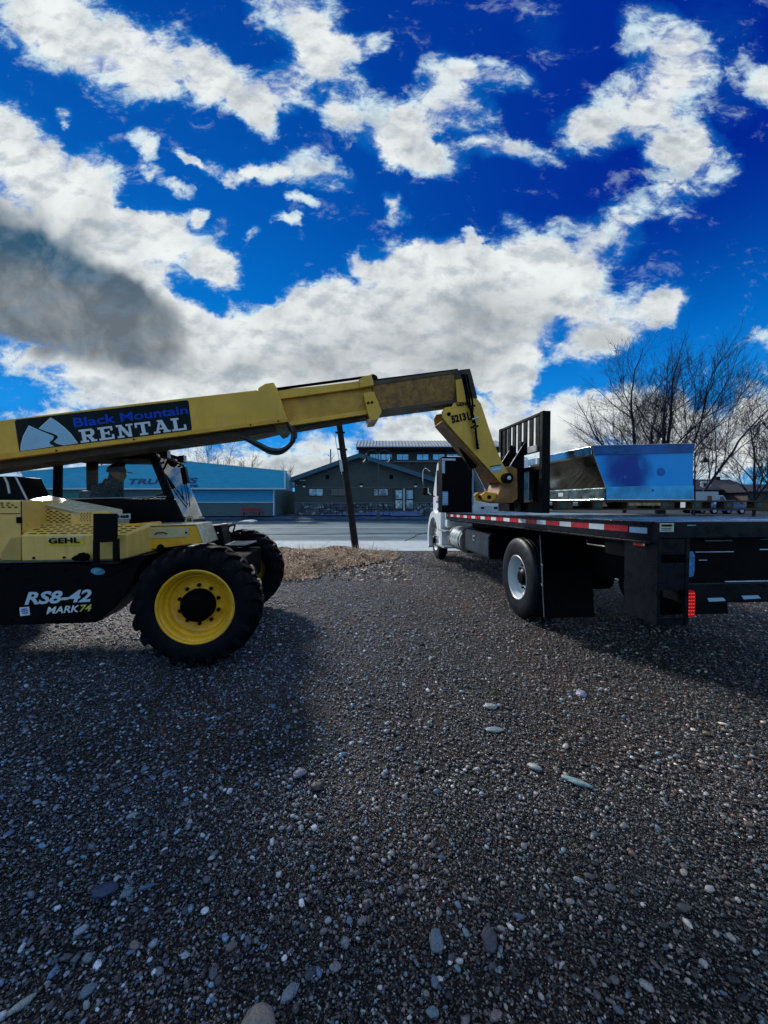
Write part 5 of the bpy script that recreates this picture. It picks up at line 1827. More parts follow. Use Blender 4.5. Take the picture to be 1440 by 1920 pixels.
mb.prism([(YB + .1, 2.78), (YB + .9, 2.78), (YB + .8, 2.86)], 'x', .75, 1.6); mb.build('roof_vent', mat('vent_blue', (.05, .06, .25), .4), trk)
# door lettering hints
for i, (pxa, pxb, py) in enumerate(((818, 829, 944), (820, 829, 957))):
    A_ = K.at(0, xL - .001, pxa, py); B_ = K.at(0, xL - .001, pxb, py)
    text('door_lettering', '|', BLUEINK, trk, (xL - .001, A_.y, A_.z), (xL - .001, B_.y, A_.z), .09, face='-x', bold=.02)
# west coast mirror on its bracket
mb = MB()
P = [K.at(1, YW + .1, *q) for q in ((806, 884), (797, 878), (793, 886), (793, 905), (794, 914))]
mb.tube(bez(P, 4), .012, 6)
mb.tube([K.at(1, YW + .1, 795, 915), K.at(1, YW + .1, 808, 928)], .012, 6)
mb.build('mirror_arm', CHROME, trk, smooth=True)
a, b = K.at(1, YW + .08, 793, 914), K.at(1, YW + .08, 804, 929)
mb = MB(); mb.box((a.x, YW + .04, b.z), (b.x, YW + .12, a.z)); mr_ = mb.build('mirror', BLACK, trk, bevel=.02, seg=3)
mb = MB(); mb.box((a.x + .015, YW + .036, b.z + .015), (b.x - .015, YW + .0395, a.z - .015)); mb.build('mirror_glass', mat('mirror_glass', (.75, .8, .82), .03, 1.0, var=.02, rvar=.01), mr_)
mb = MB(); mb.tube([K.at(0, .05, 815, 931), K.at(0, -.05, 812, 930), K.at(0, -.08, 811, 925)], .02, 6); mb.build('door_mirror_bracket', BLACK, trk)

# black cabinet standing behind the cab
yc0 = YFR - .12
a, b = K.at(1, yc0, 829, 856), K.at(1, yc0, 888, 962)
mb = MB(); mb.box((a.x, yc0, dz(yc0)), (b.x, yc0 + .42, a.z)); cbn = mb.build('cabinet', TBLACK, trk, bevel=.01)
mb = MB()
p_ = lambda px, py, y=yc0 - .003: K.at(1, y, px, py)
def kplate(name, x0p, y0p, x1p, y1p, m, y=yc0 - .001, th=.003, parent=None):
    A_, B_ = K.at(1, y, x0p, y0p), K.at(1, y, x1p, y1p)
    mb = MB(); mb.box((A_.x, y - th, B_.z), (B_.x, y, A_.z)); return mb.build(name, m, parent or trk)
kplate('cabinet_trim', 829, 859.5, 854, 863.5, mat('trim_blue_white', (.42, .55, .66), .4), parent=cbn)
kplate('cabinet_trim', 829, 864, 834, 887, MATS['trim_blue_white'], parent=cbn)
lbp = kplate('cabinet_label', 829.5, 921.5, 840, 947, mat('label_sky', (.16, .40, .68), .4, var=.2, vscale=20), parent=cbn)
for k in range(5):
    kplate('label_line', 831, 925 + k * 4, 838.5, 926 + k * 4, STICK, y=yc0 - .0045, th=.001, parent=lbp)
# white riser with square holes on the deck and headboard stakes
yr = YFR - .9
A_, B_ = K.at(1, yr, 889, 948), K.at(1, yr, 960, 962)
mb = MB(); mb.box((A_.x, yr, dz(yr)), (B_.x, yr + .12, A_.z)); mb.build('deck_riser', mat('riser_white', (.5, .56, .6), .4, var=.1), trk, bevel=.004)
for (xa_, xb_) in ((902, 908), (926, 933), (945, 951)):
    kplate('riser_slot', xa_, 950.5, xb_, 954.5, INK, y=yr - .0005)
mb = MB(); A_ = K.at(1, yr + .3, 886, 870); mb.box((A_.x, yr + .3, dz(yr)), (A_.x + .03, yr + .33, A_.z)); mb.build('stake', mat('stake_grey', (.2, .26, .33), .5), trk)

# air tanks, hoses and brackets under the deck
for (y_, x_) in ((1.3, .35), (-1.5, .9)):
    mb = MB(); mb.cyl((x_, y_, .98), (x_, y_ + .8, .98), .13, 20); mb.build('air_tank', TBLUE, trk, smooth=True, angle=40)
mb = MB()
for k in range(4):
    mb.tube(bez([Vector((.7, -2.3 + k * .05, 1.05)), Vector((.68, -1.6, .86 - k * .03)), Vector((.7, -.9, 1.0)), Vector((.72, .1, .92 + k * .02))], 5), .012, 5)
mb.build('air_hose', BLACKM, trk, smooth=True)
for y_ in (-2.0, -1.2, 1.0, 2.0, 3.0):
    mb = MB(); mb.box((.70, y_, .78), (.749, y_ + .14, 1.22)); mb.build('frame_bracket', TBLUE, trk, bevel=.004)
# rear end: corner posts, lights, bumper, lift-gate gear
a, b = K.at(1, YR, 1226, 979), K.at(1, YR, 1281, 1168)
hz = a.z; pz = b.z; pw = b.x - a.x
for x0_ in (XD, XD + DW - pw):
    mb = MB()
    # a plate with two openings, built from its bars
    mb.box((x0_, YR - .05, pz), (x0_ + .022, YR + .30, dz(YR) - .004))
    mb.box((x0_ + pw - .03, YR - .05, pz), (x0_ + pw, YR - .02, dz(YR) - .12))
    mb.box((x0_ + .0225, YR - .045, pz), (x0_ + pw - .0305, YR - .02, pz + .06))
    mb.box((x0_ + .0225, YR - .045, pz + .26), (x0_ + pw - .0305, YR - .02, pz + .46))
    mb.box((x0_ + .0225, YR - .045, dz(YR) - .24), (x0_ + pw - .0305, YR - .02, dz(YR) - .12))
    mb.build('corner_post', TBLUE, trk, bevel=.004)
mb = MB(); mb.box((XD, YR - .055, dz(YR) - .118), (XD + DW, YR - .001, dz(YR) + .003)); mb.build('rear_beam', TBLUE, trk, bevel=.005)
def rplate(name, x0p, y0p, x1p, y1p, m, y=None, th=.004, bevel=0):
    y = YR - .0555 if y is None else y
    A_, B_ = K.at(1, y, x0p, y0p), K.at(1, y, x1p, y1p)
    mb = MB(); mb.box((A_.x, y - th, B_.z), (B_.x, y, A_.z)); return mb.build(name, m, trk, bevel=bevel)
sk = rplate('warning_label', 1237, 981, 1262.5, 997, mat('label_cream', (.55, .6, .55), .4, var=.1, vscale=30))
rplate('warning_band', 1239, 983, 1261, 988, AMBER, y=YR - .06, th=.001)
A_, B_ = K.at(1, YR - .0612, 1240, 987.3), K.at(1, YR - .0612, 1260, 987.3)
text('warning_print', 'WARNING', INK, trk, (A_.x, YR - .0612, A_.z), (B_.x, YR - .0612, A_.z), .016, bold=.02)
for k in range(2):
    rplate('warning_line', 1240, 990.5 + k * 3, 1259, 991.6 + k * 3, INK, y=YR - .06, th=.001)
# inner rear panel and its bright fittings
yi = YR + .02
mb = MB(); xx0 = K.at(1, yi, 1283, 1000).x
mb.box((xx0, yi, dz(YR) - .62), (XD + DW - pw - .02, yi + .06, dz(YR) - .12)); mb.build('rear_panel', TBLACK, trk, bevel=.01)
mb = MB(); mb.box((xx0 - .0, yi - .01, pz + .14), (XD + DW - pw - .02, yi + .20, pz + .30)); mb.build('bumper', TBLUE, trk, bevel=.012)
SL = mat('bright_slot', (.35, .45, .55), .25, .8, var=.2)
SLB = MB()
for (xa_, ya_, xb_, yb_) in ((1321, 1012.5, 1373, 1015), (1303, 1034, 1375, 1036), (1309, 1050, 1325, 1051), (1424, 1010, 1440, 1012), (1423, 1029, 1442, 1032), (1358, 1089, 1441, 1091)):
    A_, B_ = K.at(1, yi - .012, xa_, ya_), K.at(1, yi - .012, xb_, yb_)
    mb = MB(); mb.cyl((A_.x, yi - .012, (A_.z + B_.z) / 2), (B_.x, yi - .012, (A_.z + B_.z) / 2), max(.005, (A_.z - B_.z) / 2), 8)
    mb.build('lift_bar', SL, trk, smooth=True)
mb = MB(); c = K.at(1, yi - .01, 1429, 993); mb.cyl((c.x, yi - .04, c.z), (c.x, yi, c.z), .02, 12); mb.tube([(c.x, yi - .03, c.z), (c.x + .03, yi - .03, c.z - .06)], .008, 6); mb.build('hook', CHROME, trk, smooth=True)
mb = MB()
for (dx, dz_) in ((0, 0),):
    A_ = K.at(1, YR - .02, 1290, 1057)
    mb.prism([(A_.x + .030 * math.copysign(abs(math.cos(t)) ** .5, math.cos(t)), A_.z + .095 * math.copysign(abs(math.sin(t)) ** .7, math.sin(t))) for t in [2 * math.pi * k / 28 for k in range(28)]], 'y', YR - .045, YR - .02)
mb.build('reflector_light', mat('clear_blue_lens', (.05, .22, .5), .12, .3, var=.5, vscale=60, bump=.5, bscale=90), trk, smooth=True)
A_ = K.at(1, YR - .02, 1292, 1131)
mb = MB(); mb.prism([(A_.x + .032 * math.copysign(abs(math.cos(t)) ** .5, math.cos(t)), A_.z + .10 * math.copysign(abs(math.sin(t)) ** .7, math.sin(t))) for t in [2 * math.pi * k / 28 for k in range(28)]], 'y', YR - .04, YR - .02)
tl_ = mb.build('tail_light', mat('tail_red', (.45, .004, .006), .2, emit=(1, .01, .01), estr=.12), trk, smooth=True)
mb = MB()
for i in range(7):
    for j in range(3):
        x_, z_ = A_.x - .018 + j * .018, A_.z - .078 + i * .026
        mb.lathe([(0, -.004), (.0055, -.002), (.0055, 0)], (x_, YR - .0405, z_), 'y', 8)
mb.build('light_diodes', mat('led_red', (.8, .05, .05), .2, emit=(1, .04, .04), estr=.7), tl_)
for (c4) in (((1326, 1121.5), (1355, 1120.5), (1361, 1126.5), (1329, 1128)), ((1390, 1117), (1421, 1116), (1426, 1122), (1394, 1123.5))):
    A_ = K.at(1, yi - .012, *c4[0]); B_ = K.at(1, yi - .012, *c4[2])
    mb = MB(); mb.prism([(K.at(1, yi - .012, *c).x, K.at(1, yi - .012, *c).z) for c in c4], 'y', yi - .015, yi - .0105); mb.build('step_reflector', PALEBLUE, trk)
# side marker light, white bracket, brace
A_, B_ = ksp(1191, 1014, XD), ksp(1212, 1025.5, XD)
mb = MB(); mb.box((XD - .02, B_.y, B_.z), (XD + .0, A_.y, A_.z)); ml = mb.build('side_marker', mat('marker_red', (.40, .01, .012), .2), trk, bevel=.004)
mb = MB(); c = ksp(1207.5, 1021, XD - .02); mb.lathe([(0, -.003), (.009, -.001), (.009, 0)], (XD - .021, c.y, c.z), 'x', 10); mb.build('marker_bulb', STICK, ml)
mb = MB(); mb.box((XD + .001, rearL.y + .02, dz(YR) - .30), (XD + .012, rearL.y + .55, dz(YR) - .166)); mb.build('marker_plate', TBLACK, trk)
mb = MB()
pts = [ksp(*q, XD + .08) for q in ((1199, 1084), (1205, 1081), (1226, 1081), (1226, 1094), (1215, 1106), (1207, 1092))]
mb.prism([(v.y, v.z) for v in pts], 'x', XD + .08, XD + .095); mb.build('hitch_bracket', mat('bracket_white', (.5, .52, .48), .5, var=.2), trk, bevel=.002)
mb = MB(); mb.tube([ksp(1100, 1012, XD + .05), ksp(1102, 1020, XD + .05), ksp(1160, 1028, XD + .05), ksp(1198, 1056, XD + .08), ksp(1206, 1075, XD + .08)], .010, 6)
mb.build('brace_rod', mat('rod_dark', (.06, .06, .06), .4, .5), trk, smooth=True)
mb = MB(); mb.tube([ksp(1196, 1064, XD + .1), ksp(1208, 1078, XD + .1)], .03, 8); mb.build('brace_cylinder', TBLUE, trk, smooth=True)
mb = MB(); c = ksp(1155, 1086, .4); mb.box((c.x, c.y - .03, c.z - .008), (c.x + .01, c.y + .02, c.z + .008)); mb.build('frame_tag', STICK, trk)
# licence lamp bar
mb = MB(); c = K.at(1, YR - .0555, 1288, 985); d = K.at(1, YR - .0555, 1305, 985)
mb.box((c.x, YR - .058, c.z - .003), (d.x, YR - .0556, c.z + .003)); mb.build('rear_slot', SL, trk)
# ================================================================== utility pole, leaves, far side of the road
POLEM = mat('dark_pole_wood', (.012, .010, .010), .75, var=.5, vscale=3, bump=.3, bscale=30, spec=.2)
Yp = ground(668, 1030).y
pole = empty('utility_pole', None, 'dark leaning wooden pole at the edge of the gravel with small insulators', 'pole')
b0 = at(668, 1033, Yp); t0 = at(633, 780, Yp)
top = b0 + (t0 - b0) * 1.08
top.y += .2
pole.location = b0
MI = Matrix.Translation(-b0)
def loc(v):
    return MI @ Vector(v)
mb = MB(); mb.tube([loc(b0) - Vector((0, 0, .1)), loc(b0.lerp(top, .5)), loc(top)], .125, 14, True, .10); mb.build('shaft', POLEM, pole, smooth=True)
mb = MB()
cond = [loc(at(x, y, Yp - .13)) for (x, y) in ((628, 790), (627.5, 812), (630, 830), (633, 845), (636, 862), (639, 880), (641, 889))]
mb.tube(cond, .012, 6); mb.build('conduit', STEEL, pole, smooth=True)
mb = MB()
a, b = loc(at(638, 862, Yp - .12)), loc(at(641, 884, Yp - .12))
mb.tube([a, b], .05, 10); mb.build('meter_tube', mat('meter_grey', (.42, .5, .55), .35), pole, smooth=True)
for (x, y, s) in ((631.5, 811, -1), (634.5, 842, -1), (637, 864, -1), (640.5, 886, -1), (644, 811, 1), (648, 843, 1)):
    mb = MB(); c = loc(at(x, y, Yp - .10)); mb.lathe([(0, -.05), (.04, -.045), (.028, -.01), (.04, .02), (.02, .05), (0, .055)], (c.x, c.y, c.z), 'x', 12); mb.build('insulator', INK, pole, smooth=True)

# dry leaves and grass heaped round the pole: uncountable
poly = [ground(*q) for q in ((505, 1088), (560, 1090), (600, 1082), (628, 1068), (660, 1065), (700, 1057), (742, 1050), (752, 1040), (735, 1034.5), (640, 1031), (505, 1031))]
pxy = [(p.x, p.y) for p in poly]
def inside(x, y):
    c = False
    n = len(pxy)
    for i in range(n):
        x1, y1 = pxy[i]; x2, y2 = pxy[(i + 1) % n]
        if (y1 > y) != (y2 > y) and x < (x2 - x1) * (y - y1) / (y2 - y1) + x1:
            c = not c
    return c
def edge_d(x, y):
    best = 9
    n = len(pxy)
    for i in range(n):
        a = Vector(pxy[i]); b = Vector(pxy[(i + 1) % n]); p = Vector((x, y)); ab = b - a
        t = max(0, min(1, (p - a).dot(ab) / ab.dot(ab)))
        best = min(best, (p - (a + ab * t)).length)
    return best
lv = []; lf = []; lm = []
r4 = random.Random(4)
xa_, xb_ = min(p[0] for p in pxy), max(p[0] for p in pxy)
ya_, yb_ = min(p[1] for p in pxy), max(p[1] for p in pxy)
cnt = 0
while cnt < 26000:
    x, y = r4.uniform(xa_, xb_), r4.uniform(ya_, yb_)
    ins = inside(x, y)
    if not ins and r4.random() > .04:
        continue
    e = edge_d(x, y) if ins else 0
    h = min(.16, e * .35) * (0.6 + .5 * math.sin(x * 3 + y * 2)) if ins else 0
    z = r4.uniform(0, 1) ** .6 * h + .008
    L_, W_ = r4.uniform(.025, .07), r4.uniform(.012, .035)
    M_ = Euler((r4.gauss(0, .7), r4.gauss(0, .7), r4.uniform(0, 6.28))).to_matrix()
    o_ = len(lv)
    for (u, v, w) in ((-L_, 0, 0), (-L_ * .2, -W_, .01), (L_, 0, .012), (-L_ * .1, W_, .012)):
        p = M_ @ Vector((u, v, w)); lv.append((x + p.x, y + p.y, max(.002, z + p.z)))
    lf.append((o_, o_ + 1, o_ + 2, o_ + 3)); lm.append(r4.choice((0, 0, 1, 1, 2)))
    cnt += 1
for i in range(1800):        # thin dry stalks
    x, y = r4.uniform(xa_, xb_), r4.uniform(ya_, yb_)
    if not inside(x, y):
        continue
    e = edge_d(x, y)
    hh = r4.uniform(.06, .26); dx, dy = r4.gauss(0, .06), r4.gauss(0, .06)
    o_ = len(lv); z0 = min(.1, e * .2)
    lv += [(x - .004, y, z0), (x + .004, y, z0), (x + dx, y + dy, z0 + hh)]
    lf.append((o_, o_ + 1, o_ + 2)); lm.append(1)
me = bpy.data.meshes.new('dry_leaves'); me.from_pydata(lv, [], lf)
for m in (mat('leaf_brown', (.46, .31, .20), .8, var=.4, vscale=3), mat('leaf_tan', (.78, .60, .44), .8, var=.35, vscale=3), mat('leaf_dark', (.10, .06, .035), .8, var=.4, vscale=3)):
    me.materials.append(m)
me.polygons.foreach_set('material_index', lm)
dl = bpy.data.objects.new('dry_leaves', me); COL.objects.link(dl)
tag(dl, 'brown dry leaves and dead grass heaped around the leaning pole', 'dry leaves', kind='stuff')


# ------------------------------------------------------------------ helpers for facades facing the camera at depth Y
def fx(px, py, Y):
    v = at(px, py, Y); return (v.x, v.z)
def facade(mb, pts, Y, depth):
    mb.prism([fx(*q, Y) for q in pts], 'y', Y, Y + depth); return mb
def prect(mb, x0, y0, x1, y1, Y, th):
    a, b = at(x0, y0, Y), at(x1, y1, Y); mb.box((a.x, Y - th, b.z), (b.x, Y, a.z)); return mb
SLABS = lambda name, c1, period, depth=.25, rough=.6: _siding(name, c1, period, depth, rough)
def _siding(name, col, per, depth, rough):
    m = bpy.data.materials.new(name); m.use_nodes = True
    q = G(m.node_tree); p = m.node_tree.nodes['Principled BSDF']
    co = q.node('ShaderNodeTexCoord').outputs['Object']
    s = q.node('ShaderNodeSeparateXYZ'); m.node_tree.links.new(co, s.inputs[0])
    fr = q.math('FRACT', q.math('DIVIDE', s.outputs[2], per))
    n = q.noise(q.mapping(co, scale=(.6, .6, 4)), 2.5, 6)
    lo = tuple(c * .88 for c in col); hi = tuple(min(1, c * 1.1) for c in col)
    c = q.mix(q.smooth(n, .3, .7), lo, hi)
    c = q.mix(q.smooth(fr, 0.0, .10, .55, 0), c, tuple(c_ * .35 for c_ in col))
    q.put(p.inputs['Base Color'], c); p.inputs['Roughness'].default_value = rough
    b = q.node('ShaderNodeBump'); b.inputs['Strength'].default_value = depth; b.inputs['Distance'].default_value = .03
    q.put(b.inputs['Height'], fr); m.node_tree.links.new(b.outputs[0], p.inputs['Normal'])
    return m
zg = ZL

# ---- long blue building
BY = 33.5 if YF + 1 < 33.5 else YF + 1.5
BLUE1 = _siding('blue_metal_siding', (.02, .42, .68), .22, .2, .45)
BLUE2 = _siding('mid_blue_siding', (.015, .31, .58), .18, .3, .5)
TEALB = _siding('teal_block_wall', (.07, .13, .15), .2, .5, .8)
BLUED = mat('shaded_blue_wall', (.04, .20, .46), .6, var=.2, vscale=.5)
WTRIM = mat('pale_trim', (.55, .66, .72), .5, var=.05)
DWIN = mat('dark_window', (.01, .013, .018), .06, var=.2, spec=.8)
bb_ = empty('shop_building', Matrix.Translation((0, BY, zg)), 'long bright blue shop building with a white band and grey block base', 'building')
def inB(o):
    o.parent = bb_; o.matrix_parent_inverse = bb_.matrix_world.inverted(); return o
def part(name, mb, m, root=None, **kw):
    o = mb.build(name, m, None, **kw); r_ = root or bb_
    o.parent = r_; o.matrix_parent_inverse = Matrix.Translation(-r_.location) if r_.parent is None else Matrix()
    return o
Z0p = 966.5
mb = MB(); facade(mb, ((-60, Z0p + 3), (-60, 917), (513, 917), (513, Z0p + 1)), BY + .15, 9); part('wall', mb, TEALB)
mb = MB(); facade(mb, ((-60, 919), (-60, 916), (513, 916), (512, 942), (330, 942), (330, 919)), BY + .10, .048); 
mb = MB(); facade(mb, ((352, 918), (512, 918), (512, 941), (352, 941)), BY + .10, .048); part('wall_panel', mb, BLUE2)
mb = MB(); facade(mb, ((-60, 918), (190, 918), (190, 944), (-60, 944)), BY + .10, .048); part('wall_panel', mb, mat('green_teal_panel', (.04, .20, .20), .5, var=.2))
mb = MB(); facade(mb, ((42, 884.5), (325, 863), (535, 883.5), (535, 915), (42, 915.5)), BY - .5, .6); fas = part('fascia', mb, BLUE1)
mb = MB()
facade(mb, ((42, 883.3), (325, 861.8), (535, 882.3), (535, 883.4), (325, 862.9), (42, 884.4)), BY - .53, .66)
part('fascia_trim', mb, WTRIM)
mb = MB(); facade(mb, ((42, 915.6), (535, 915.1), (535, 917.4), (42, 917.6)), BY - .53, .66); part('fascia_trim', mb, WTRIM)
mb = MB(); facade(mb, ((352, 941.2), (512, 941.2), (512, 942.6), (352, 942.6)), BY + .07, .08); part('fascia_trim', mb, WTRIM)
mb = MB(); facade(mb, ((512, 918), (514, 918), (514, Z0p), (512, Z0p)), BY + .04, .11); part('corner_trim', mb, WTRIM)
mb = MB(); facade(mb, ((532.5, 884), (535.5, 884), (535.5, 915), (532.5, 915)), BY - .56, .05); part('corner_trim', mb, WTRIM)
# receding side wall of the lean-to on the right
a = at(514, Z0p, BY + .2); b = at(549, 962, BY + 9)
mb = MB(); zt1 = at(514, 917, BY + .2).z; zt2 = at(551, 915, BY + 9).z
mb.loft([(a.x, BY + .25, zg - .1), (a.x, BY + .25, zt1), (a.x - .2, BY + .25, zt1), (a.x - .2, BY + .25, zg - .1)], [(b.x, BY + 9, zg - .1), (b.x, BY + 9, zt2 + .3), (b.x - .2, BY + 9, zt2 + .3), (b.x - .2, BY + 9, zg - .1)])
part('side_wall', mb, BLUED)
mb = MB()
a = at(536, 884, BY); b = at(552, 896, BY + 6)
mb.loft([(a.x, BY + .1, at(535, 915, BY).z), (a.x, BY + .1, at(535, 886, BY).z), (a.x + .05, BY + .1, at(535, 886, BY).z), (a.x + .05, BY + .1, at(535, 915, BY).z)],
        [(b.x, BY + 6, at(552, 915, BY + 6).z), (b.x, BY + 6, at(552, 899, BY + 6).z), (b.x + .05, BY + 6, at(552, 899, BY + 6).z), (b.x + .05, BY + 6, at(552, 915, BY + 6).z)])
part('side_fascia', mb, mat('light_blue_fascia', (.16, .52, .72), .5, var=.1))
def wtext(name, s, m, a, b, hpx, Y, root, **kw):
    A_, B_, C_ = at(*a, Y), at(*b, Y), at(a[0], a[1] - hpx, Y)
    o = text(name, s, m, None, A_, B_, (C_ - A_).length, depth=.03, **kw)
    o.parent = root; o.matrix_parent_inverse = Matrix.Translation(-root.location)
    return o
NAVY = mat('navy_letters', (.02, .04, .16), .5)
wtext('sign_lettering', 'TRUTRIES', NAVY, (242, 908.5), (371, 906), 10.5, BY - .535, bb_, shear=.25, bold=.02)
wtext('sign_lettering', '|', NAVY, (331, 914), (372, 913), 5, BY - .535, bb_, shear=.25, bold=.06)

# red bench in front of it
bn = empty('bench', Matrix.Translation(at(467, 966, BY - .9)), 'dark red bench standing against the base of the blue building', 'bench')
bo = bn.location
REDW = mat('bench_red', (.22, .02, .03), .6, var=.2)
mb = MB()
def pr(x0, y0, x1, y1, Y, th, dy=0.0):
    a, b = at(x0, y0, Y), at(x1, y1, Y); return ((a.x - bo.x, Y - bo.y + dy, b.z - bo.z), (b.x - bo.x, Y - bo.y + dy + th, a.z - bo.z))
mb.box(*pr(452, 952.5, 488, 958.5, BY - .6, .05)); mb.build('backrest', REDW, bn, bevel=.01)
mb = MB(); mb.box(*pr(450, 960, 490, 961.5, BY - 1.1, .45)); mb.build('seat', REDW, bn, bevel=.01)
for x in (455, 484):
    mb = MB(); A_ = pr(x, 961.6, x + 1.4, 966.5, BY - 1.05, .36); mb.box((A_[0][0], A_[0][1], zg - bo.z), A_[1]); mb.build('leg', REDW, bn)

# ---- brown gabled building
GY = 37.5
GREEN = _siding('brown_green_siding', (.055, .068, .065), .16, .4, .7)
ROOFT = mat('teal_roof_edge', (.025, .09, .13), .5, var=.2)
gb = empty('gabled_building', Matrix.Translation((0, GY, zg)), 'dark brown gabled building with a stone base, double doors and a ramp', 'building')
mb = MB(); facade(mb, ((552.5, 966), (552.5, 899), (674, 858), (830, 910), (830, 966)), GY, 12); part('wall', mb, GREEN, gb)
mb = MB()
eL, pk, eR = fx(548, 896, GY), fx(674, 851, GY), fx(840, 905, GY)
th = .42
for (p0, p1) in ((eL, pk), (pk, eR)):
    mb.loft([(p0[0], GY - .7, p0[1] - th), (p0[0], GY - .7, p0[1]), (p1[0], GY - .7, p1[1]), (p1[0], GY - .7, p1[1] - th)],
            [(p0[0], GY + 12.5, p0[1] - th), (p0[0], GY + 12.5, p0[1]), (p1[0], GY + 12.5, p1[1]), (p1[0], GY + 12.5, p1[1] - th)])
part('roof', mb, ROOFT, gb)
# stone base
STONEB = bpy.data.materials.new('rubble_stone'); STONEB.use_nodes = True
q = G(STONEB.node_tree); pbs = STONEB.node_tree.nodes['Principled BSDF']; co = q.node('ShaderNodeTexCoord').outputs['Object']
vc = q.node('ShaderNodeSeparateColor'); STONEB.node_tree.links.new(q.vor(co, 3.2, out='Color'), vc.inputs[0])
c_ = q.ramp(vc.outputs[0], [(0, (.03, .045, .07)), (.6, (.09, .12, .15)), (1, (.28, .33, .34))])
c_ = q.mix(q.smooth(q.vor(co, 3.2, feature='DISTANCE_TO_EDGE'), .02, .10, 1, 0), c_, (.015, .02, .03))
q.put(pbs.inputs['Base Color'], c_); pbs.inputs['Roughness'].default_value = .8
mb = MB(); prect(mb, 553, 943.5, 822, 966, GY - .002, .12); part('stone_base', mb, STONEB, gb)
mb = MB(); prect(mb, 552.6, 942.3, 823, 943.6, GY - .002, .16); part('stone_cap', mb, WTRIM if False else mat('cap_blue', (.10, .16, .22), .6), gb)
mb = MB(); prect(mb, 552.6, 913.2, 823, 914.2, GY - .002, .03); part('wall_trim', mb, mat('trim_dark', (.10, .13, .13), .6), gb)
WFR = mat('window_frame_dark', (.02, .022, .03), .5)
WIN_LIGHT = mat('reflecting_window', (.18, .30, .38), .1, .5, var=.6, vscale=2.2, bump=.3, bscale=3)
def window(x0, y0, x1, y1, Y, root, panes=2, glassm=None, name='window', fr=1.0):
    mb = MB(); prect(mb, x0 - fr, y0 - fr, x1 + fr, y1 + fr, Y - .002, .06); f = part(name, mb, WFR, root)
    n = panes
    mb = MB()
    for k in range(n):
        xa = x0 + (x1 - x0) * k / n + (.5 if k else 0); xb = x0 + (x1 - x0) * (k + 1) / n - (.5 if k < n - 1 else 0)
        prect(mb, xa, y0, xb, y1, Y - .063, .012)
    o = mb.build('pane', glassm or DWIN, None); o.parent = f; o.matrix_parent_inverse = (Matrix.Translation(-root.location)) ; o.matrix_parent_inverse = (root.matrix_world @ Matrix()).inverted() if False else Matrix.Translation(Vector((0, 0, 0)))
    return f
window(580, 917, 605, 929.5, GY, gb, 2, WIN_LIGHT)
window(621, 917, 647, 929, GY, gb, 2, DWIN)
window(701, 917, 727.5, 929, GY, gb, 2, WIN_LIGHT)
for x in (610.5, 730):
    mb = MB(); prect(mb, x, 890.5, x + 7, 898.5, GY - .002, .05); part('gable_vent', mb, INK, gb)
def lampdisc(x, y, r):
    c = at(x, y, GY - .05)
    mb = MB(); mb.lathe([(0, -.08), (r, -.06), (r, .04)], (c.x, GY - .06, c.z), 'y', 20); f = part('wall_lamp', mb, INK, gb)
    pts = [(c.x + r * .8 * math.cos(R(a)), c.z + r * .8 * math.sin(R(a))) for a in range(180, 361, 15)]
    mb = MB(); mb.prism(pts, 'y', GY - .155, GY - .142); o = mb.build('lamp_bowl', STICK, None); o.parent = f; o.matrix_parent_inverse = Matrix()
for (x, y, r) in ((570.5, 911, .20), (677.5, 910.5, .20), (779, 910.5, .20), (556.5, 909, .10)):
    lampdisc(x, y, r)
c = at(703, 897.5, GY - .05)
mb = MB(); mb.lathe([(0, -.06), (.23, -.06), (.23, .04)], (c.x, GY - .06, c.z), 'y', 24); part('round_sign', mb, mat('round_sign_brown', (.06, .03, .03), .5), gb)
wtext('house_number', '|', STICK, (562, 902), (573, 902), 2.4, GY - .03, gb, bold=.02)
# doors
mb = MB(); prect(mb, 736, 914, 778, 959, GY - .002, .10); part('door_frame', mb, WFR, gb)
for (x0, x1) in ((739, 756), (759, 776)):
    mb = MB(); prect(mb, x0, 916.5, x1, 958, GY - .104, .05); d = part('door', mb, mat('door_dark', (.015, .015, .02), .4), gb)
    mb = MB(); prect(mb, x0 + 3, 919, x1 - 2, 935, GY - .156, .01); prect(mb, x0 + 3, 938, x1 - 2, 953, GY - .156, .01)
    o = mb.build('door_glass', MATS['reflecting_window'] if x0 > 750 else WIN_LIGHT, None); o.parent = d; o.matrix_parent_inverse = Matrix()
mb = MB(); prect(mb, 756.2, 916, 758.8, 958, GY - .104, .12); part('door_post', mb, mat('door_post_grey', (.45, .5, .52), .4), gb)
# steps and ramp
mb = MB()
for k in range(3):
    a, b = at(735 - k * 1.0, 959 + k * 2.6, GY - .6 - k * .35), at(786 + k * 1.0, 966, GY - .6 - k * .35)
    mb.box((a.x, GY - .6 - k * .35 - .35, zg - .05), (b.x, GY - .6 - k * .35 + (0 if k else .55), a.z))
part('steps', mb, mat('blue_grey_concrete', (.10, .16, .34), .7, var=.3), gb)
mb = MB()
a, b = at(600, 965, GY - 1.4), at(735, 959, GY - 1.4)
mb.loft([(a.x, GY - 1.4, zg), (a.x, GY - 1.39, zg + .02), (a.x, GY - .2, zg + .02), (a.x, GY - .2, zg)], [(b.x, GY - 1.4, zg), (b.x, GY - 1.39, b.z), (b.x, GY - .2, b.z), (b.x, GY - .2, zg)])
part('ramp', mb, MATS['blue_grey_concrete'], gb)
rl_ = MB()
for x in range(598, 736, 11):
    a = at(x, 944, GY - 1.45); rl_.tube([(a.x, GY - 1.45, zg), (a.x, GY - 1.45, at(x, 947 - (x - 598) * .02, GY - 1.45).z)], .02, 5)
for yy in (947, 953, 958):
    a, b = at(598, yy, GY - 1.45), at(735, yy - 3, GY - 1.45); rl_.tube([a, b], .022, 5)
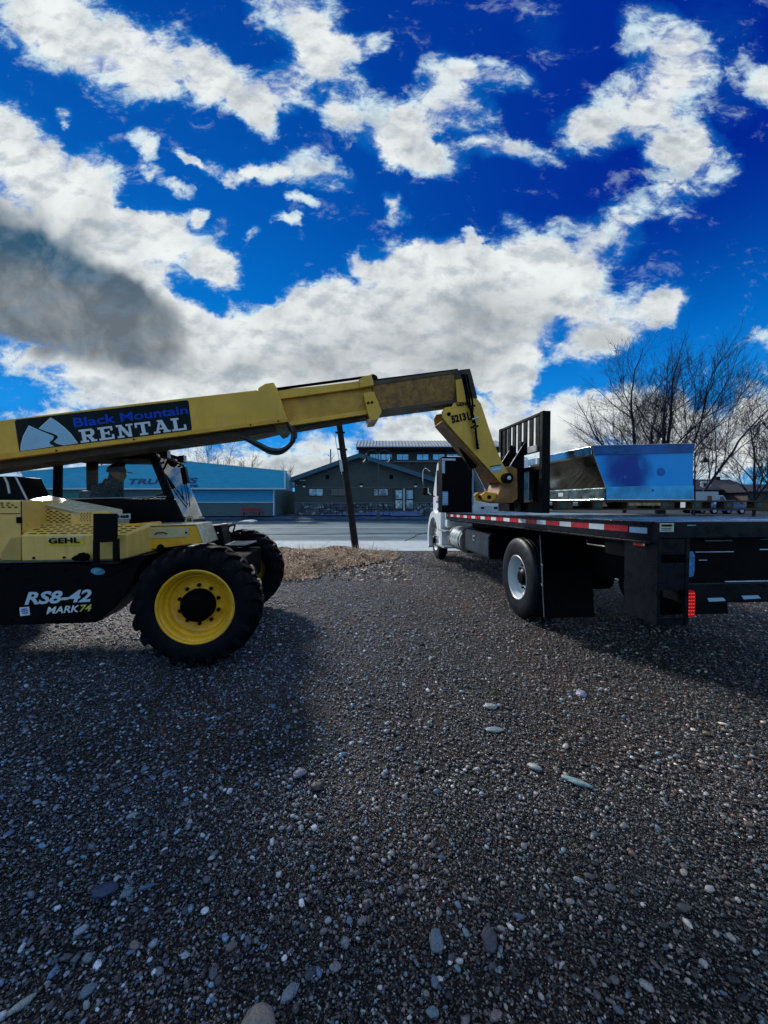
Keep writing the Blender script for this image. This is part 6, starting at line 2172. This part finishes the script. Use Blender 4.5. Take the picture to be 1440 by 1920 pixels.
for x in (786, 796, 806):
    a = at(x, 944, GY - 1.45); rl_.tube([(a.x, GY - 1.45, zg), (a.x, GY - 1.45, a.z)], .02, 5)
a, b = at(784, 944, GY - 1.45), at(808, 944, GY - 1.45); rl_.tube([a, b], .022, 5)
part('railing', rl_, BLACKM, gb)

# ---- taller hall with clerestory behind it
CY = 50.0
hb_ = empty('clerestory_hall', Matrix.Translation((0, CY, zg)), 'tall dark hall with a pale ribbed metal roof and a row of clerestory windows', 'building')
mb = MB(); facade(mb, ((672, 975), (672, 836), (945, 836), (945, 975)), CY, 14); part('wall', mb, mat('dark_brown_wall', (.03, .03, .028), .7, var=.3, vscale=.6), hb_)
RIB = mat('pale_metal_roof', (.50, .55, .57), .45, .3, var=.1)
mb = MB()
a, b = at(667, 838, CY - 1.0), at(950, 838, CY - 1.0); zt_ = at(667, 825.5, CY + 2.5).z
mb.loft([(a.x, CY - 1.0, a.z), (b.x, CY - 1.0, a.z), (b.x, CY - 1.0, a.z + .12), (a.x, CY - 1.0, a.z + .12)], [(a.x, CY + 3, zt_ - .1), (b.x, CY + 3, zt_ - .1), (b.x, CY + 3, zt_), (a.x, CY + 3, zt_)])
rf_ = part('roof', mb, RIB, hb_)
mb = MB(); x = a.x
z0_ = a.z + .12
while x < b.x:
    mb.loft([(x, CY - 1.0, z0_), (x + .05, CY - 1.0, z0_), (x + .05, CY - 1.0, z0_ + .09), (x, CY - 1.0, z0_ + .09)], [(x, CY + 3, zt_), (x + .05, CY + 3, zt_), (x + .05, CY + 3, zt_ + .09), (x, CY + 3, zt_ + .09)]); x += .42
o = mb.build('roof_seam', mat('seam_grey', (.12, .14, .16), .5), None); o.parent = rf_; o.matrix_parent_inverse = Matrix()
mb = MB(); prect(mb, 668, 838.3, 949, 844, CY - .9, .1); part('eave', mb, INK, hb_)
SKYW = mat('sky_window', (.16, .42, .62), .08, .6, var=.25, vscale=1.2)
for x in (694, 713.5, 744.5, 782, 812, 838, 868, 900):
    window(x, 852, x + 21, 862, CY, hb_, 2, SKYW, fr=.8)
mb = MB(); prect(mb, 672, 864.5, 945, 866.5, CY - .002, .2); part('ledge', mb, mat('ledge_grey', (.16, .19, .20), .6), hb_)
mb = MB()
prect(mb, 800, 895, 826, 898, CY - .002, .3); part('awning', mb, mat('awning_pale', (.35, .42, .45), .5), hb_)
# fix panes/lamps: children of parts share world placement
bpy.context.view_layer.update()

# chimney-like mast on the gabled roof
ms_ = empty('roof_mast', Matrix.Translation(at(620, 874, GY + 2)), 'thin antenna mast with short arms rising behind the left slope of the gabled roof', 'mast')
mo = ms_.location
mb = MB(); a = at(620, 842, GY + 2) - mo; mb.tube([Vector((0, 0, -.5)), (a.x, 0, a.z)], .06, 8); mb.build('shaft', INK, ms_)
mb = MB(); a, b = at(615, 851, GY + 2) - mo, at(620, 856, GY + 2) - mo; mb.tube([a, (a.x, 0, a.z - .15), b], .03, 5)
a, b = at(627, 853, GY + 2) - mo, at(620, 863, GY + 2) - mo; mb.tube([a, b], .03, 5); mb.build('arm', INK, ms_)

# ---- twin-arm street lamp
LY = 31.5
lp = empty('street_lamp', Matrix.Translation(at(709.5, 972, LY)), 'black twin arm gooseneck street lamp in front of the brown building', 'street lamp')
lo = Vector(lp.location)
mb = MB()
topz = at(709.5, 853, LY).z - lo.z
mb.tube([(0, 0, 0), (0, 0, topz)], .055, 10, True, .035)
mb.lathe([(.16, 0), (.16, .25), (.09, .5), (.07, .6)], (0, 0, 0), 'z', 12)
LAMPM = mat('lamp_iron', (.05, .06, .07), .45, .3)
mb.build('post', LAMPM, lp, smooth=True)
for s in (-1, 1):
    cx = s * (709.5 - 698) * LY / 720
    mb = MB(); pts = [(0, 0, topz - .05)] + [(s * abs(cx) + s * abs(cx) * math.cos(R(180 - a)), 0, topz - .05 + abs(cx) * .9 * math.sin(R(a))) for a in range(20, 181, 16)]
    end = Vector(pts[-1]); pts.append((end.x, 0, end.z - .12))
    mb.tube(pts, .026, 6); mb.build('arm', LAMPM, lp, smooth=True)
    mb = MB(); mb.lathe([(.05, 0), (.07, -.18), (.10, -.22), (.30, -.42), (.29, -.43)], (end.x, 0, end.z - .1), 'z', 16); sh_ = mb.build('lamp_shade', INK, lp, smooth=True)
    mb = MB(); mb.lathe([(0, -.36), (.16, -.40), (.27, -.425)], (end.x, 0, end.z - .1), 'z', 16); mb.build('lamp_lens', STICK, sh_)

# ---- bare trees
BARK = mat('winter_bark', (.018, .018, .028), .85, var=.4, vscale=3, spec=.2)
TWIG = mat('winter_twigs', (.022, .022, .045), .85, var=.4, spec=.2)
def bare_tree(base, height, spread, seed, label, trunks=1, lean=0.0, levels=5, thick=.03, name='bare_tree', density=1.0, tufts=False, group='bare trees beyond the road'):
    r_ = random.Random(seed)
    tk, tw = MB(), MB()
    def grow(p, d, L, r, lvl):
        n = 4 if lvl < 3 else (3 if lvl < 5 else 2)
        pts = [p.copy()]
        cur = p.copy(); dd = d.copy()
        for i in range(n):
            dd = (dd + Vector((r_.gauss(0, .10), r_.gauss(0, .10), r_.gauss(.02, .06)))).normalized()
            cur = cur + dd * (L / n); pts.append(cur.copy())
        dest = tk if lvl <= 1 else tw
        r = max(r, .010)
        dest.tube(pts, r, 6 if lvl <= 1 else (4 if lvl == 2 else 3), False, r * (.62 if lvl < levels else .3))
        if lvl >= levels:
            return
        k = int(round((5.4, 5, 4, 3, 2.2, 1.8)[min(lvl, 5)] * density + r_.uniform(-.4, .4)))
        for j in range(k):
            f = r_.uniform(.3, 1.0) if lvl else r_.uniform(.22, 1.0)
            idx = min(n - 1, int(f * n)); q = pts[idx].lerp(pts[idx + 1], f * n - idx)
            a = r_.uniform(0, 6.283); t_ = dd.orthogonal().normalized(); t_.rotate(Matrix.Rotation(a, 3, dd))
            nd = (dd * r_.uniform(.75, 1.1) + t_ * r_.uniform(.5, .95) * spread + Vector((0, 0, .18))).normalized()
            grow(q, nd, L * r_.uniform(.48, .72), r * (1 - .4 * f) * r_.uniform(.42, .58), lvl + 1)
        grow(pts[-1], (dd + Vector((r_.gauss(0, .1), r_.gauss(0, .1), .05))).normalized(), L * .62, r * .6, lvl + 1)
    for t in range(trunks):
        a = 6.283 * t / max(1, trunks) + .6
        d = Vector((math.cos(a) * .34 * (trunks > 1) + lean, math.sin(a) * .2 * (trunks > 1), 1)).normalized()
        grow(Vector((math.cos(a) * .25 * (trunks > 1), math.sin(a) * .25 * (trunks > 1), -.2)), d, height * r_.uniform(.36, .44), height * thick * (.8 if trunks > 1 else 1), 0)
    e = empty(name, Matrix.Translation(base), label, 'tree', group)
    tk.build('trunk', BARK, e, smooth=True)
    tw.build('crown', TWIG, e)
    zs = max(v[2] for v in tw.v); k = height / zs
    e.scale = (k, k, k)
    return e
Yt = 40
def base(px, Y, z=None):
    v = at(px, 950, Y); return Vector((v.x, v.y, ZL if z is None else z))
def hgt(py, Y):
    return at(0, py, Y).z - ZL
bare_tree(base(1240, 40), hgt(618, 40), 1.1, 11, 'largest bare tree with several trunks rising behind the steel hood', trunks=3, levels=6, thick=.017, density=.88)
bare_tree(base(1170, 44), hgt(735, 44), .9, 5, 'small slim bare tree left of the largest bare tree', levels=4, thick=.014)
bare_tree(base(1292, 43), hgt(645, 43), .85, 23, 'wide bare tree leaning right beside the largest bare tree', trunks=2, lean=.13, levels=5, thick=.011, density=.95)
bare_tree(base(1413, 34), hgt(745, 34), .75, 8, 'slender bare tree with a straight trunk near the right edge', levels=5, thick=.011, density=.9)
bare_tree(base(1475, 36), hgt(725, 36), .9, 31, 'bare tree cut by the right edge of the picture', levels=5, thick=.012, density=.85)
bare_tree(base(410, 52), hgt(815, 52), 1.0, 41, 'bare tree behind the blue building under the boom', trunks=2, levels=5, thick=.011, density=.72)
bare_tree(base(472, 50), hgt(838, 50), 1.0, 43, 'low bare tree behind the blue building right of the first', levels=5, thick=.012, density=.75)
bare_tree(base(528, 54), hgt(862, 54), .9, 47, 'small bare tree at the right end of the blue building', levels=4, thick=.014)
bare_tree(base(70, 52), hgt(868, 52), 1.1, 53, 'dense bare tree top above the left end of the blue building', trunks=2, levels=5, thick=.012, density=.9)
bare_tree(base(1300, 38), hgt(800, 38), .8, 61, 'thin bare sapling beside the right end of the steel hood', levels=4, thick=.010, density=.9)
# dark conifer boughs at the right edge
cf_ = empty('conifer', Matrix.Translation(base(1450, 33)), 'dark evergreen conifer at the right edge behind the truck bed', 'tree')
mb = MB(); mb.tube([(0, 0, -.1), (0, 0, 4.3)], .12, 8, True, .03); mb.build('trunk', BARK, cf_, smooth=True)
mb = MB(); rc = random.Random(9)
for i in range(3800):
    h_ = rc.uniform(.5, 4.3); rad = (1.45 * (1 - h_ / 4.5)) * rc.uniform(.2, 1) * (1 + .35 * math.sin(h_ * 9)); a = rc.uniform(0, 6.28)
    p = Vector((math.cos(a) * rad, math.sin(a) * rad, h_ - rad * .25)); d = Vector((math.cos(a), math.sin(a), -.25 + rc.gauss(0, .2))) * rc.uniform(.08, .2)
    s_ = Vector((-math.sin(a), math.cos(a), rc.gauss(0, .3))) * .03
    mb.add([p - s_, p + s_, p + d], [(0, 1, 2)])
mb.build('crown', mat('conifer_green', (.012, .03, .025), .8, var=.5), cf_)

# ---- right background: low houses, hoop, van, car, bell lamp
HY = 60.0
def house(px0, px1, py_e, py_r, py_b, Y, wallm, roofm, label, win=()):
    e = empty('house', Matrix.Translation((at((px0 + px1) / 2, 940, Y).x, Y, ZL)), label, 'house', 'low houses behind the truck bed')
    a, b = at(px0, py_e, Y), at(px1, py_e, Y)
    mb = MB(); mb.box((a.x, Y, ZL - .1), (b.x, Y + 7, a.z)); part('wall', mb, wallm, e)
    mb = MB(); zr_ = at(px0, py_r, Y + 3.5).z
    mb.prism([(Y - .6, a.z - .02), (Y + 3.5, zr_), (Y + 7.6, a.z - .02), (Y + 7.6, a.z - .15), (Y - .6, a.z - .15)], 'x', a.x - .5, b.x + .5); part('roof', mb, roofm, e)
    for (x0, y0, x1, y1) in win:
        window(x0, y0, x1, y1, Y, e, 1, SKYW, fr=.6)
    return e
DKR = mat('dark_shingles', (.02, .02, .035), .8, var=.4)
h1 = house(1303, 1400, 918, 899, 935, HY, mat('dark_house_wall', (.03, .03, .04), .7), DKR, 'low dark house with a chimney behind the basketball hoop', ((1355, 922, 1365, 928),))
mb = MB(); c = at(1345, 905, HY + 3.4); mb.box((c.x - .3, HY + 3.2, c.z - .6), (c.x + .3, HY + 3.8, at(1345, 893.5, HY + 3.4).z)); part('chimney', mb, INK, h1)
h2 = house(1402, 1480, 921, 908, 935, HY - 4, mat('brown_house_wall', (.05, .04, .04), .7), DKR, 'low dark house at the right edge behind the slender tree')
BX = 46.0
hp = empty('basketball_hoop', Matrix.Translation(base(1324, BX)), 'basketball hoop with a white backboard beyond the truck bed', 'basketball hoop')
ho = Vector(hp.location)
c = at(1323, 908, BX) - ho
mb = MB(); mb.tube([(0.1, .3, 0), (.1, .3, c.z)], .07, 8); mb.build('post', INK, hp)
mb = MB(); mb.prism([(c.x + .62 * math.copysign(abs(math.cos(t)) ** .6, math.cos(t)), c.z + .40 * math.copysign(abs(math.sin(t)) ** .6, math.sin(t))) for t in [2 * math.pi * k / 28 for k in range(28)]], 'y', -.02, .03); mb.build('backboard', STICK, hp)
mb = MB(); mb.box((c.x - .26, -.024, c.z - .30), (c.x + .26, -.0205, c.z + .12)); mb.build('target_square', INK, hp)
mb = MB(); mb.tube([(c.x + .26 * math.cos(t), -.32 + .26 * math.sin(t), c.z - .30) for t in [2 * math.pi * k / 20 for k in range(21)]], .018, 5, False); mb.build('rim', RED, hp)
# parked blue car
def small_car(px, Y, col, label, wpx=26):
    e = empty('parked_car', Matrix.Translation(base(px, Y)), label, 'car')
    Lc = 4.4
    body = [(-2.2, .35), (-2.2, .85), (-1.9, .98), (-1.2, 1.0), (-.75, 1.42), (.7, 1.45), (1.35, 1.0), (2.1, .88), (2.2, .7), (2.2, .35)]
    mb = MB(); mb.prism(body, 'y', -.85, .85); mb.build('body', col, e, bevel=.06, seg=3)
    mb = MB(); mb.prism([(-1.1, 1.02), (-.72, 1.36), (.64, 1.38), (1.18, 1.02)], 'y', -.86, .86); mb.build('window', DWIN, e)
    for x in (-1.4, 1.4):
        for y in (-.75, .75):
            mb = MB(); mb.cyl((x, y - .11, .32), (x, y + .11, .32), .32, 20); w = mb.build('wheel', RUBBER, e, smooth=True)
            mb = MB(); mb.cyl((x, y - .116, .32), (x, y + .116, .32), .19, 16); mb.build('hubcap', STEEL, w)
    return e
small_car(1352, 40, mat('car_blue', (.04, .10, .30), .25, var=.1, coat=.6), 'blue car parked beyond the truck bed, right of the hoop')
vn = empty('delivery_van', Matrix.Translation(base(1318, 42)), 'white box van parked behind the right end of the steel hood', 'van')
mb = MB(); mb.box((-2.0, -.9, .5), (.9, .9, 2.35)); mb.build('cargo_box', mat('van_white', (.5, .58, .64), .4, var=.08), vn, bevel=.04)
mb = MB(); mb.prism([(.92, .45), (.92, 2.0), (1.5, 1.95), (1.9, 1.3), (2.5, 1.15), (2.55, .45)], 'y', -.85, .85); mb.build('cab', MATS['van_white'], vn, bevel=.05)
mb = MB(); mb.prism([(1.1, 1.35), (1.15, 1.85), (1.45, 1.82), (1.75, 1.35)], 'y', -.86, .86); mb.build('window', DWIN, vn)
mb = MB(); mb.box((-.3, -.905, .9), (.2, -.901, 1.9)); mb.build('door', mat('van_door_brown', (.2, .06, .03), .5), vn)
for x in (-1.2, 1.8):
    for y in (-.78, .78):
        mb = MB(); mb.cyl((x, y - .12, .36), (x, y + .12, .36), .36, 20); mb.build('wheel', RUBBER, vn, smooth=True)
# bell lamp on its post
BL = 30.0
bl_ = empty('bell_street_lamp', Matrix.Translation(base(1303, BL)), 'black street lamp with one bell shaped shade right of the steel hood', 'street lamp')
bo2 = Vector(bl_.location); tp0 = at(1303, 848, BL) - bo2; ln = at(1322, 855, BL) - bo2
mb = MB(); mb.tube([(0, 0, 0), (tp0.x, 0, tp0.z)], .06, 8, True, .04); mb.build('post', INK, bl_)
mb = MB(); mb.tube(bez([Vector((tp0.x, 0, tp0.z - .1)), Vector((tp0.x + .25, 0, tp0.z + .25)), Vector((ln.x - .1, 0, tp0.z + .25)), Vector((ln.x, 0, ln.z))], 5), .025, 6); mb.build('arm', INK, bl_)
mb = MB(); mb.lathe([(.03, 0), (.07, -.12), (.14, -.22), (.17, -.38), (.28, -.48), (.27, -.49)], (ln.x, 0, ln.z), 'z', 16); mb.build('lamp_shade', INK, bl_, smooth=True)
# utility pole far left, seen through the cab glass
up_ = empty('distant_power_pole', Matrix.Translation(base(192, 48)), 'distant power pole with a crossarm seen through the cab windows', 'pole')
uo_ = Vector(up_.location); tpz = at(192, 861, 48).z - uo_.z
mb = MB(); mb.tube([(0, 0, 0), (0, 0, tpz)], .14, 8, True, .09); mb.build('shaft', INK, up_)
mb = MB(); mb.tube([(-1.1, 0, tpz - .25), (1.2, 0, tpz - .5)], .06, 6); mb.build('crossarm', INK, up_)
# ================================================================== the operator in the cab
def skin_figure(name, joints, edges, radii, m, parent, sub=2, root_i=0):
    me = bpy.data.meshes.new(name)
    me.from_pydata([tuple(j) for j in joints], edges, [])
    o = bpy.data.objects.new(name, me)
    COL.objects.link(o)
    o.parent = parent
    sk = o.modifiers.new('skin', 'SKIN')
    sk.use_smooth_shade = True
    for i, v in enumerate(me.skin_vertices[0].data):
        r = radii[i]
        v.radius = (r, r) if not hasattr(r, '__len__') else r
        v.use_root = (i == root_i)
    s = o.modifiers.new('subsurf', 'SUBSURF'); s.levels = sub; s.render_levels = sub
    me.materials.append(m)
    return o

CAMO = bpy.data.materials.new('camouflage_cloth'); CAMO.use_nodes = True
q = G(CAMO.node_tree); pbs = CAMO.node_tree.nodes['Principled BSDF']; co = q.node('ShaderNodeTexCoord').outputs['Object']
n = q.noise(co, 9, 5, .6, 1.2)
c_ = q.ramp(n, [(0, (.006, .010, .02)), (.42, (.010, .018, .028)), (.47, (.03, .05, .06)), (.53, (.012, .02, .03)), (.60, (.10, .13, .14)), (.66, (.02, .03, .04))], 'CONSTANT')
q.put(pbs.inputs['Base Color'], c_); pbs.inputs['Roughness'].default_value = .85
SKINM = mat('skin', (.28, .15, .10), .5, var=.1, vscale=20)
cy = (TN + TF) / 2 - .06
head = T.at(1, cy, 219, 889)          # middle of the head
pelv = Vector((head.x - .34, cy, head.z - .72))
per = empty('person', T.M, 'person in a camouflage jacket and cap sitting hunched forward in the telehandler cab', 'person')
neck = head + Vector((-.06, 0, -.13))
chest = pelv.lerp(neck, .68) + Vector((-.03, 0, .0)); waist = pelv.lerp(neck, .33) + Vector((-.03, 0, 0))
wheel_c = T.at(1, cy + .06, 288, 934)
J = [pelv, waist, chest, neck, head + Vector((-.02, 0, -.03)), head + Vector((0.005, 0, .06))]
Rr = [(.17, .15), (.16, .14), (.19, .15), .062, (.078, .088), (.072, .08)]
E = [(0, 1), (1, 2), (2, 3), (3, 4), (4, 5)]
for s in (-1, 1):
    sh_ = chest + Vector((.02, s * .19, .10)); el = sh_ + Vector((.14, s * .06, -.27)); wr = Vector((wheel_c.x - .10, cy + s * .14, wheel_c.z - .02))
    hd_ = wr + Vector((.07, 0, .01))
    i0 = len(J); J += [sh_, el, wr, hd_]; Rr += [.075, .052, .032, (.040, .022)]; E += [(2, i0), (i0, i0 + 1), (i0 + 1, i0 + 2), (i0 + 2, i0 + 3)]
    hip = pelv + Vector((.04, s * .10, -.02)); kn = hip + Vector((.42, s * .05, .02)); an = kn + Vector((.12, 0, -.42)); toe = an + Vector((.18, 0, -.05))
    i1 = len(J); J += [hip, kn, an, toe]; Rr += [.09, .062, .045, .04]; E += [(0, i1), (i1, i1 + 1), (i1 + 1, i1 + 2), (i1 + 2, i1 + 3)]
body = skin_figure('body', J, E, Rr, CAMO, per)
# fingers and thumbs around the wheel rim, one chain each
for s in (-1, 1):
    wr = Vector((wheel_c.x - .10, cy + s * .14, wheel_c.z - .02)); hd_ = wr + Vector((.07, 0, .01))
    for k in range(4):
        ln_ = (.030, .034, .032, .026)[k]; off = Vector((.0, (k - 1.5) * .019, .004))
        js = [hd_ + off, hd_ + off + Vector((ln_, 0, .012)), hd_ + off + Vector((ln_ * 1.7, 0, -.012)), hd_ + off + Vector((ln_ * 1.5, 0, -.036))]
        skin_figure('finger', js, [(0, 1), (1, 2), (2, 3)], [.010, .009, .0085, .007], SKINM, per, 1)
    js = [hd_ + Vector((-.02, -s * .03, 0)), hd_ + Vector((.01, -s * .05, .0)), hd_ + Vector((.035, -s * .045, -.02))]
    skin_figure('thumb', js, [(0, 1), (1, 2)], [.012, .011, .009], SKINM, per, 1)
# face: nose, brow, ears, mouth on the head; cap with brim; scarf
fc = MB()
bm = bmesh.new(); bmesh.ops.create_uvsphere(bm, u_segments=24, v_segments=16, radius=1)
fv = []
for v in bm.verts:
    x, y, z = v.co
    k = 1.0
    px_, pz_ = x * .098, z * .118
    if x > 0:
        px_ += .020 * math.exp(-((z + .12) / .16) ** 2 - (y / .2) ** 2)      # nose
        px_ -= .010 * math.exp(-((z - .12) / .10) ** 2 - ((abs(y) - .35) / .18) ** 2)   # eye sockets
        px_ += .006 * math.exp(-((z + .50) / .08) ** 2 - (y / .3) ** 2)      # lips
        px_ += .008 * math.exp(-((z + .80) / .15) ** 2)                       # chin
    fv.append((head.x + px_ + .012, head.y + y * .076 * (1 - .12 * (z < -.3)), head.z + pz_ - .005))
fc.v = fv; fc.f = [tuple(v.index for v in f.verts) for f in bm.faces]; fc.m = [0] * len(fc.f); bm.free()
face = fc.build('head', SKINM, per, smooth=True, angle=80)
for s in (-1, 1):
    mb = MB(); mb.lathe([(0, -.008), (.018, -.006), (.024, .0), (.018, .006), (0, .004)], (head.x - .005, head.y + s * .078, head.z), 'y', 12); mb.build('ear', SKINM, face, smooth=True)
    mb = MB(); mb.lathe([(0, -.004), (.008, 0), (0, .004)], (head.x + .098, head.y + s * .028, head.z + .012), 'x', 10); mb.build('eye', INK, face)
cpm = MB()
bm = bmesh.new(); bmesh.ops.create_uvsphere(bm, u_segments=24, v_segments=14, radius=1)
cpm.v = [(head.x + v.co.x * .118 - .004, head.y + v.co.y * .094, head.z + .035 + max(-.012, v.co.z * .105)) for v in bm.verts]
cpm.f = [tuple(v.index for v in f.verts) for f in bm.faces]; cpm.m = [0] * len(cpm.f); bm.free()
cap = cpm.build('cap', CAMO, per, smooth=True, angle=60)
mb = MB()
A_ = []; B_ = []
for k in range(13):
    a = R(-75 + 150 * k / 12)
    A_.append((head.x + .10 + math.cos(a) * .0, head.y + math.sin(a) * .085, head.z + .030)); B_.append((head.x + .10 + math.cos(a) * .095, head.y + math.sin(a) * .08, head.z + .018))
for k in range(12):
    mb.loft([A_[k], A_[k + 1], B_[k + 1], B_[k]], [tuple(Vector(v) + Vector((0, 0, .007))) for v in (A_[k], A_[k + 1], B_[k + 1], B_[k])])
mb.build('cap_brim', INK, cap, smooth=True)
# raised collar and hood of the jacket
mb = MB()
mb.lathe([(.085, -.06), (.115, -.02), (.112, .05), (.095, .085), (.085, .075), (.095, .03), (.07, -.04)], (neck.x + .01, neck.y, neck.z - .02), 'z', 24)
mb.build('collar', CAMO, per, smooth=True)
